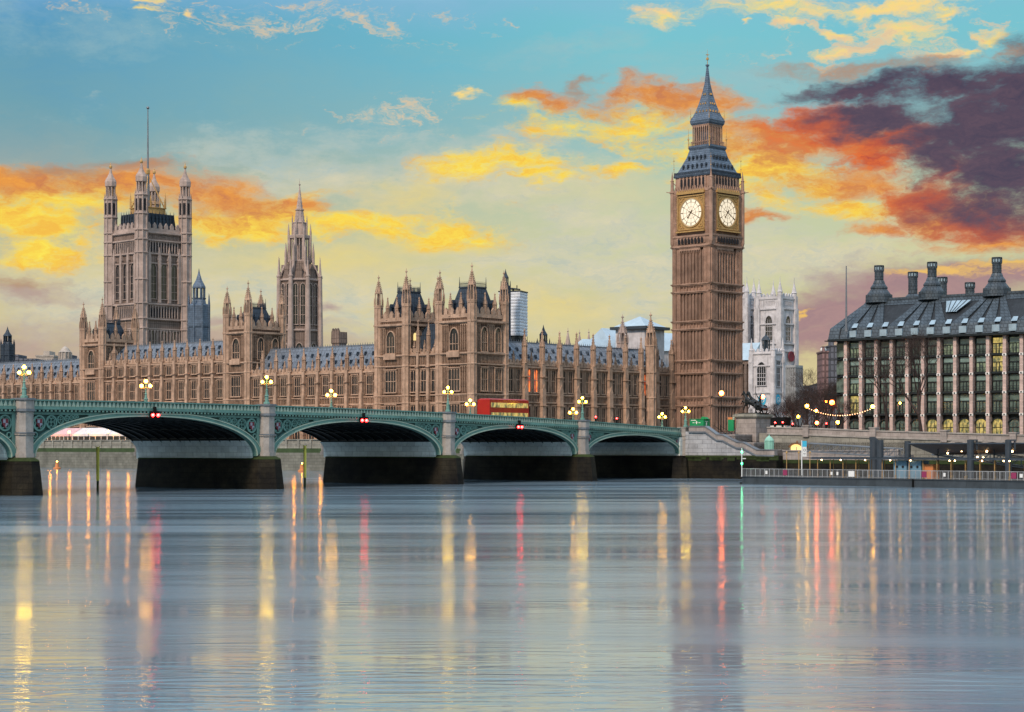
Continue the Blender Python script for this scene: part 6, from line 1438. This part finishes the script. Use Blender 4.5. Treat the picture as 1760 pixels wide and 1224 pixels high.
x, y = P(1204, 337); gk = bth('green_kiosk', 'green sign kiosk with white arrow at the bridge end', 'kiosk', (n_of(1199, 2.4), 2.4, zz_(1200, 733)[1] - .1)); m = MB(); m.box(-1.6, 1.2, 0, 2.2, 0, 1.35); obj('body', m, 'green_paint', gk)
m = MB(); arrow(m, -.2, .8, .55, -.01); m.box(-1.0, -.6, -.03, 0, .72, .82); m.box(.2, .6, -.03, 0, .72, .82); m.box(-1.35, -.3, -.03, 0, 1.14, 1.26); m.M = rotm(math.pi / 2, 1.21, 0); m.box(.5, 1.5, -.03, 0, .95, 1.02); m.prism([(.85, .3), (1.1, .3), (1.1, .85), (.85, .85)], -.03, 0); obj('sign', m, 'white', gk)
m = MB(); m.box(-1.7, 1.3, -.1, 2.3, 1.35, 1.45); m.prism([(.1, 1.45), (1.5, 1.45), (1.2, 1.75), (.4, 1.85)], .8, 1.4); obj('roof', m, 'green_paint', gk)
gp = bth('advertising_sign', 'upright green advertising panel with orange and white header left of the plinth', 'sign', (n_of(1256, 6.3), 6.3, z735 - .6)); m = MB(); m.box(-.55, .55, 0, .25, 0, 2.0); obj('panel', m, 'green_paint', gp); m = MB(); m.box(-.56, .35, -.02, .26, 2.0, 2.4); obj('header', m, 'orange_paint', gp); m = MB(); m.box(.36, .6, -.02, .26, 1.95, 2.45); obj('header_lamp', m, 'lit_c', gp)
# black lorry box behind the statue
x, y = P(1335, 372); t = thing('white_van', 'tall white box van with black roof behind the statue plinth', 'van', (x, y, 6.6), -R(38)); m = MB(); m.box(-3.2, 2.4, -1.1, 1.1, .5, 3.0); obj('body', m, 'white', t); m = MB(); m.box(-3.25, 2.45, -1.15, 1.15, 3.0, 4.6); obj('black_top', m, 'black_iron', t)
for xx in (-2.2, 1.6):
    m = MB(); m.bar((xx, -1.15, .45), (xx, 1.15, .45), .45, 14); obj('wheel', m, 'black_iron', t)

# ------------------------------------------------------------------ landing pontoon
pa, pb_ = P(1274, 286), P(1800, 247); PA = math.atan2(pb_[1] - pa[1], pb_[0] - pa[0]); PLn = math.hypot(pb_[0] - pa[0], pb_[1] - pa[1])
po = thing('landing_pontoon', 'long dark floating landing pontoon with railings and a flat blue-grey canopy', 'pontoon', (pa[0], pa[1], 0), PA)
def pu(u, y=0.0):   # pontoon-local x of a photo column
    k = (u - 880) / F; ca, sa = math.cos(PA), math.sin(PA); X0_, Z0_ = pa[0] - y * sa, pa[1] + y * ca; return (k * Z0_ - X0_) / (ca - k * sa)
m = MB(); m.plan([(-.3, .5), (.2, 0), (PLn, 0), (PLn, 6.5), (.2, 6.5), (-.3, 6)], -.5, 1.08)
for k in range(int(PLn / 4.6)): x = 3 + k * 4.6; m.box(x - .04, x + .04, -.03, 0, .2, 1.0)
m.box(0, PLn, -.12, .05, 1.0, 1.12); obj('hull', m, 'hull', po)
m = MB(); m.box(-.35, PLn, .02, 6.52, -.4, .22); obj('waterline', m, 'black_iron', po)
m = MB(); m.box(-.2, PLn, .1, 6.4, 1.08, 1.14); obj('decking', m, 'paving', po)
m = MB(); m.box(0, PLn, .08, .13, 2.22, 2.3); m.box(0, PLn, .08, .12, 1.25, 1.29)
for k in range(int(PLn / .9)): m.box(k * .9 - .03, k * .9 + .03, .07, .13, 1.1, 2.25)
for k in range(int(PLn / .22)): m.box(k * .22 - .018, k * .22 + .018, .09, .11, 1.25, 2.2)
obj('railing', m, 'silver', po)
m = MB()
for u, w_, z0_, z1_ in ((1317, .35, 1.5, 2.0), (1429, .35, 1.5, 1.95), (1439, .3, 1.5, 1.95), (1463, 1.05, 1.3, 2.1), (1623, .35, 1.5, 2.0), (1755, .45, 1.5, 2.0)): x = pu(u); m.box(x - w_ / 2, x + w_ / 2, .02, .06, z0_, z1_)
obj('notice', m, 'white', po)
m = MB()
for u in (1349, 1588, 1742): x = pu(u); m.box(x - .4, x + .4, .02, .06, 1.35, 2.15)
obj('magenta_board', m, 'magenta', po)
cx0 = pu(1402, 1.5); m = MB(); m.box(cx0, PLn, .6, 5.6, 3.75, 3.98); m.prism([(cx0 - 1.6, 3.96), (cx0 + .01, 3.75), (cx0 + .01, 3.98)], .8, 5.4)
for k in range(int((PLn - cx0) / .8)): m.box(cx0 + k * .8, cx0 + k * .8 + .08, .55, 5.6, 3.98, 4.04)
obj('canopy', m, 'steel_blue', po)
m = MB(); 
m.bar((0, 0, 1.1), (0, 0, 3.75), .06, 6); m.lathe(0, 0, [(1.1, .12), (1.6, .12)], 6); cpm = m.mesh('canopy_post', 'gold')
for k in range(int((PLn - cx0) / 2.3)): x = cx0 + .6 + k * 2.3; link('canopy_post', cpm, po, (x, 1.2, 0)); link('canopy_post', cpm, po, (x, 4.8, 0))
for k, u in enumerate((1412, 1445, 1487, 1530, 1565, 1632, 1641, 1688, 1725, 1735)):
    x = pu(u, 1.2); m = MB(); m.ball((x, 1.2, 3.64), .1, 8, 5); obj('canopy_light', m, 'ceil_light', po)
for u0, u1 in ((1536, 1558), (1561, 1583)):
    x0_, x1_ = pu(u0, 1.6), pu(u1, 1.6); m = MB(); m.box(x0_, x1_, 1.6, 3.4, 1.1, 3.6); cb_ = obj('cabin', m, 'cabin', po); m = MB()
    for f in (.27, .73): xx = x0_ + (x1_ - x0_) * f; m.bar((xx, 1.5, 2.75), (xx, 1.62, 2.75), .17, 12)
    obj('porthole', m, 'dark', cb_)
m = MB(); x0_ = pu(1586, 1.6); m.box(x0_, x0_ + 1.6, 1.7, 3.2, 1.1, 3.1); obj('wooden_booth', m, 'orange_paint', po)
m = MB(); x = pu(1570); m.box(x - .1, x + .1, -.25, -.02, -.3, 1.1); obj('fender', m, 'black_iron', po)
for i, (u, row, r_, zd) in enumerate(((1502, 751, .62, 292), (1513, 756, .5, 290), (1560, 758, .48, 288), (1668, 756, .5, 276), (1733, 756, .45, 270))):
    x, y = P(u, zd); t = thing('mooring_pile', ('thickest dark steel pile with slanted top behind the pontoon', 'dark steel pile touching the thickest pile', 'dark steel pile at the left end of the high canopy', 'tall dark steel pile in the middle of the high canopy', 'tall dark steel pile at the right end of the high canopy')[i], 'pile', (x, y, 0), 0, 'steel piles behind the pontoon')
    h = H(row, zd); m = MB(); m.plan([(r_ * math.cos(a), r_ * math.sin(a)) for a in [k * math.pi / 6 for k in range(12)]], -2, h - (.5 if i == 0 else 0)); 
    if i == 0: m.prism([(-r_, h - .5), (r_, h - .5), (r_ * .2, h), (-r_, h)], -r_ * .7, r_ * .7)
    obj('pile', m, 'steel_blue', t)
    if i > 2: m = MB(); m.box(-.2, 1.0, -.3, .3, h - .15, h + .05); m.box(.8, 1.0, -.15, .15, h - 1.4, h); obj('bracket', m, 'steel_blue', t)
# high canopy with lights and gangways
t = thing('high_canopy', 'wide sloping pier canopy with dark timber underside and row of small lights', 'canopy', (0, 0, 0)); 
a0, a1 = P(1562, 286), P(1850, 262); m = MB(); zt = H(764, 286); m.add([(a0[0], a0[1], zt), (a1[0], a1[1], zt + .05), (a1[0] + 3, a1[1] + 9, zt - 1.3), (a0[0] + 6, a0[1] + 9, zt - 1.6)], [(0, 1, 2, 3)]); m.add([(a0[0], a0[1], zt + .14), (a1[0], a1[1], zt + .2), (a1[0] + 3, a1[1] + 9, zt + .2), (a0[0] + 3, a0[1] + 9, zt + .14)], [(0, 1, 2, 3)]); m.add([(a0[0], a0[1], zt), (a1[0], a1[1], zt + .05), (a1[0], a1[1], zt + .2), (a0[0], a0[1], zt + .14)], [(0, 1, 2, 3)]); m.add([(a0[0] + 6, a0[1] + 9, zt - 1.6), (a1[0] + 3, a1[1] + 9, zt - 1.3), (a1[0] + 3, a1[1] + 9, zt + .2), (a0[0] + 3, a0[1] + 9, zt + .14)], [(0, 1, 2, 3)])
M['timber'] = mat('dark_timber', (.10, .045, .02), .6, var=.2); M['timber'].use_backface_culling = False
obj('roof', m, 'timber', t); m = MB(); 
for (p, q) in ((a0, a1),): m.bar((p[0], p[1] - .05, zt + .1), (q[0], q[1] - .05, zt + .14), .13, 6)
for f in (.15, .5, .85): X_, Y_ = a0[0] + (a1[0] - a0[0]) * f + 2, a0[1] + (a1[1] - a0[1]) * f + 5; m.bar((X_, Y_, 3.3), (X_, Y_, zt - .4), .12, 6)
obj('edge_beam', m, 'steel_blue', t)
for u, row, zd in ((1602, 770, 288), (1629, 779, 288), (1653, 775, 286), (1696, 776, 281), (1740, 776, 277), (1680, 786, 285), (1690, 787, 284)):
    x, y = P(u, zd); m = MB(); m.ball((x, y, H(row, zd)), .14, 8, 5); obj('canopy_lamp', m, 'ceil_light', t)
def gangway(p, q, w, label):
    t = thing('gangway', label, 'gangway', (0, 0, 0)); m = MB(); p, q = Vector(p), Vector(q); d = (q - p); nrm = Vector((-d.y, d.x, 0)).normalized() * w / 2; m2 = MB(); n = 14
    for sg in (-1, 1):
        a, b_ = p + nrm * sg, q + nrm * sg; m.bar(a, b_, .09, 5); m.bar(a + Vector((0, 0, 1.3)), b_ + Vector((0, 0, 1.3)), .1, 5)
        for k in range(n): c, e = a + (b_ - a) * k / n, a + (b_ - a) * (k + 1) / n; m.bar(c, e + Vector((0, 0, 1.3)), .05, 4); m.bar(e, e + Vector((0, 0, 1.3)), .05, 4)
    obj('truss', m, 'steel', t); v = [tuple(p + nrm), tuple(p - nrm), tuple(q - nrm), tuple(q + nrm)]; m2.add(v + [(a, b_, c + .08) for a, b_, c in v], [(0, 1, 2, 3), (4, 7, 6, 5), (0, 4, 5, 1), (1, 5, 6, 2), (2, 6, 7, 3), (3, 7, 4, 0)]); obj('walkway', m2, 'paving', t)
gangway((*P(1386, 314), 4.8), (*P(1545, 296), 3.9), 1.8, 'white truss gangway sloping down from the quay to the pontoon canopy')
gangway((*P(1610, 296), 4.3), (*P(1860, 266), 1.6), 2.0, 'steel truss gangway behind the pontoon under the high canopy')
# green beacon
x, y = P(1275, 284.5); t = thing('beacon_post', 'white post with two green lights at the end of the pontoon', 'beacon', (x, y, 1.1)); m = MB(); m.bar((0, 0, 0), (0, 0, H(770, 284) - 1.1), .07, 8); m.box(.1, .6, -.05, .05, 2.6, 2.72); obj('post', m, 'white', t)
for row in (777, 797): m = MB(); m.ball((0, -.1, H(row, 284) - 1.1), .13, 8, 6); obj('green_lamp', m, 'green_light', t)
# quay posts with warm lights
for i, u in enumerate((1352, 1373, 1392)):
    x, y = P(u, 292); t = thing('pier_post', ('first', 'second', 'third')[i] + ' slim pier post from the left, in front of the dark quay below the hut', 'post', (x, y, 1.1), 0, 'slim posts on the pontoon'); m = MB(); m.bar((0, 0, 0), (0, 0, 3.4), .055, 8); m.lathe(0, 0, [(3.4, .16), (3.55, .18), (3.75, .05)], 8); obj('post', m, 'gold', t)

# ------------------------------------------------------------------ river markers
for u, r0, zd, lb in ((168, 768, 240, 'yellow river marker pole with cross top seen through the leftmost full arch'), (524, 766, 262, 'yellow river marker pole with cross top seen through the second full arch')):
    x, y = P(u, zd); h = H(r0, zd); t = thing('marker_pole', lb, 'marker pole', (x, y, 0), 0, 'yellow poles in the river'); m = MB(); m.bar((0, 0, 1.3), (0, 0, h), .2, 10); m.bar((-.28, 0, h - .45), (.28, 0, h + .05), .06, 6); m.bar((.28, 0, h - .45), (-.28, 0, h + .05), .06, 6); obj('pole', m, 'yellow_paint', t); m = MB(); m.bar((0, 0, -2), (0, 0, 1.6), .15, 10); obj('weedy_base', m, 'moss', t)
for u, r0, zd, lb in ((98, 790, 470, 'orange buoy near the terrace wall in the leftmost full arch'), (519, 798, 420, 'orange buoy behind the yellow pole in the second full arch')):
    x, y = P(u, zd); t = thing('buoy', lb, 'buoy', (x, y, 0), 0, 'orange buoys'); m = MB(); m.lathe(0, 0, [(-.3, .9), (.35, .9), (.5, .5), (1.6, .35), (1.7, .1)], 12); obj('float', m, 'orange_paint', t); m = MB(); m.ball((0, 0, 1.85), .15, 8, 5); obj('lamp', m, 'globe_far', t)

# ------------------------------------------------------------------ trees
def tree_mesh(h, seed, spread=.42, depth=7, r0=.28, lean=0.0):
    rn = random.Random(seed); tr = MB(); br = MB()
    def grow(p, d, ln, r, lv):
        q = p + d * ln; (tr if lv < 2 else br).bar(p, q, r, 5 if lv < 4 else 3, r * .72)
        if lv >= depth: return
        n = 2 if rn.random() < .55 else 3
        for k in range(n):
            ax = Vector((rn.uniform(-1, 1), rn.uniform(-1, 1), rn.uniform(-.2, .3))).normalized(); dd = (d + ax * rn.uniform(.35, .85) * (1 + spread) * .62 + Vector((0, 0, .07))).normalized()
            grow(q, dd, ln * rn.uniform(.66, .86), r * rn.uniform(.55, .72), lv + 1)
    grow(Vector((0, 0, 0)), Vector((lean, 0, 1)).normalized(), h * .27, r0, 0)
    return tr, br
def tree(u, z, base, h, seed, label, depth=7, r0=.28, group='bare winter trees on the embankment', lean=0.0):
    x, y = P(u, z); t = thing('bare_tree', label, 'tree', (x, y, base), 0, group); a, b_ = tree_mesh(h, seed, .42, depth, r0, lean); obj('trunk', a, 'bark', t); obj('crown', b_, 'bark', t); return t
tree(1524, 352, 6.4, 17.5, 11, 'large bare tree in front of the left half of the office block', 9, .34)
tree(1586, 350, 6.4, 18.5, 5, 'large bare tree in front of the middle of the office block', 9, .36, lean=-.15)
tree(1425, 395, 6.4, 15, 8, 'tall bare tree at the left end of the office block', 9, .28)
wds = ('leftmost bare tree, beside the white church tower', 'bare tree right of the white church tower, second from it', 'bare tree above the red car lights', 'dark bare tree left of the festoon lights', 'low bare tree behind the left festoon lamp', 'low bare tree under the festoon lights', 'bare tree just left of the brick tower', 'squat bare tree under the left festoon lamp', 'bare tree between the two red traffic signals', 'short bare tree right behind the statue plinth', 'low bare tree in front of the grey screen wall', 'tall bare tree left of the slim brick tower', 'tall thin bare tree under the slim brick tower', 'dark bare tree behind the low lamp', 'bare tree beside the bright lamp above the festoon lights')
for i, (u, z, h) in enumerate(((1352, 430, 9.5), (1366, 410, 9), (1381, 420, 11), (1395, 385, 10.5), (1408, 400, 11.5), (1440, 372, 7.5), (1412, 440, 14), (1388, 372, 6.5), (1372, 378, 8), (1340, 400, 7.5), (1360, 385, 8.5), (1375, 450, 12), (1400, 430, 12.5), (1388, 400, 9), (1420, 400, 11))): tree(u, z, 6.3, h, 21 + i, wds[i], 9, .24)
# festoon
p0, p1 = P(1387, 350), P(1500, 330); za, zb = H(700, 350), H(701, 330); t = thing('festoon_lights', 'sagging string of small warm bulbs hung between two street lamps', 'string lights', (0, 0, 0)); N = 27; pts = []
for k in range(N + 1): f = k / N; pts.append((p0[0] + (p1[0] - p0[0]) * f, p0[1] + (p1[1] - p0[1]) * f, za + (zb - za) * f - 1.35 * 4 * f * (1 - f)))
m = MB(); m.path(pts, .02, 4); obj('cable', m, 'black_iron', t)
bm_ = MB(); bm_.ball((0, 0, -.08), .085, 7, 5); bme = bm_.mesh('bulb', 'bulb')
for p in pts[1:-1]: link('bulb', bme, t, p)
# traffic on the road behind
for i, (u, row_, z, lb, rz, pt) in enumerate(((1330, 0, 385, 'red car with tail lights behind the plinth', .4, 'red'), (1348, 0, 392, 'dark car behind the plinth facing the bridge', 3.5, 'steel_blue'), (1366, 0, 372, 'car with bright headlights left of the first festoon lamp', 3.9, 'steel_blue'), (1412, 0, 365, 'car under the left half of the festoon lights', 3.9, 'white'), (1452, 0, 362, 'pale car parked in front of the office block corner', .5, 'white'))):
    x, y = P(u, z); car((x, y, 6.9 if u < 1400 else 6.6), -R(38) + rz, lb, pt)
for u, z, lb in ((1345, 360, 'red traffic signal behind the plinth'), (1392, 356, 'red traffic signal under the left festoon lamp')):
    signal(u, z, 6.6, 3.6 if u < 1350 else 2.6, lb)
for u, row, z, g, lb in ((1346, 722, 380, 'globe_orange', 'low orange lamp standing for vehicle lights just right of the white church tower'), (1372, 716, 390, 'globe_far', 'low lamp standing for vehicle lights among the bare trees left of the first festoon lamp'), (1404, 727, 345, 'globe_orange', 'low orange lamp standing for vehicle lights just above the embankment wall under the festoon lights'), (1440, 726, 350, 'globe_far', 'low lamp standing for vehicle lights above the embankment wall at the office block corner'), (1376, 672, 900, 'globe_orange', 'far orange lamp on the horizon right of the abbey'), (1420, 690, 430, 'globe_orange', 'orange lamp behind the bright lamp above the festoon lights')):  # low lamps here are added in place of passing vehicle lights
    pole_lamp(u, row, z, 6.4, lb, g, .3 if z < 500 else .7)
for u, z, lb in ((1362, 370, 'red signal standing for vehicle lights among the bare trees right of the church tower'), (1420, 362, 'red signal standing for vehicle lights at the left corner of the office block'), (1332, 350, 'red signal standing for vehicle lights nearest the statue plinth')):  # red signals added to stand for the lights of passing vehicles
    signal(u, z, 7.0, 3.0, lb)
# far right: hill, towers
for i, (u0, u1, rt, z) in enumerate(((1340, 1460, 664, 2200), (1360, 1450, 657, 2600))):
    hb = MB(); n = 24; rn = random.Random(i); P0 = [P(u0 - 60 + (u1 - u0 + 260) * k / n, z) for k in range(n + 1)]; top_ = [H(rt + rn.uniform(-3, 3) + (abs(k / n - .5) * 8), z) for k in range(n + 1)]
    for k in range(n):
        hb.add([(P0[k][0], z, 0), (P0[k + 1][0], z, 0), (P0[k + 1][0], z + 60, top_[k + 1]), (P0[k][0], z + 60, top_[k]), (P0[k + 1][0], z + 500, top_[k + 1] * .9), (P0[k][0], z + 500, top_[k] * .9)], [(0, 1, 2, 3), (3, 2, 4, 5)])
    struct('hill', hb, 'hill')
hb = MB(); n = 60; rn = random.Random(9)
P0 = [P(-200 + 2300 * k / n, 2900) for k in range(n + 1)]; tz = [H(700 + rn.uniform(-6, 6), 2900) for k in range(n + 1)]
for k in range(n): hb.add([(P0[k][0], 2900, 0), (P0[k + 1][0], 2900, 0), (P0[k + 1][0], 3000, tz[k + 1]), (P0[k][0], 3000, tz[k]), (P0[k + 1][0], 3600, tz[k + 1]), (P0[k][0], 3600, tz[k])], [(0, 1, 2, 3), (3, 2, 4, 5)])
struct('hill', hb, 'hill')
t = block(1413, 1424, 604, 900, 15, 'far_brick', 'distant slim brick tower with white cap left of the office block'); m = MB(); x0, _ = P(1418.5, 900); m.lathe(0, 6, [(H(604, 900), 1.3), (H(600, 900), 1.5), (H(597, 900), 1.1), (H(595, 900), .2)], 12); obj('cap', m, 'white', t)
t = block(1426, 1442, 594, 1000, 20, 'far_stone', 'distant grey tower block right beside the office block')
t = block(1366, 1392, 672, 1500, 60, 'far_stone', 'low distant block right of the abbey with a warm lamp')
t = block(1392, 1432, 668, 1700, 60, 'far_stone', 'long low distant block on the horizon above the festoon lights')
x, y = P(1372, 900);
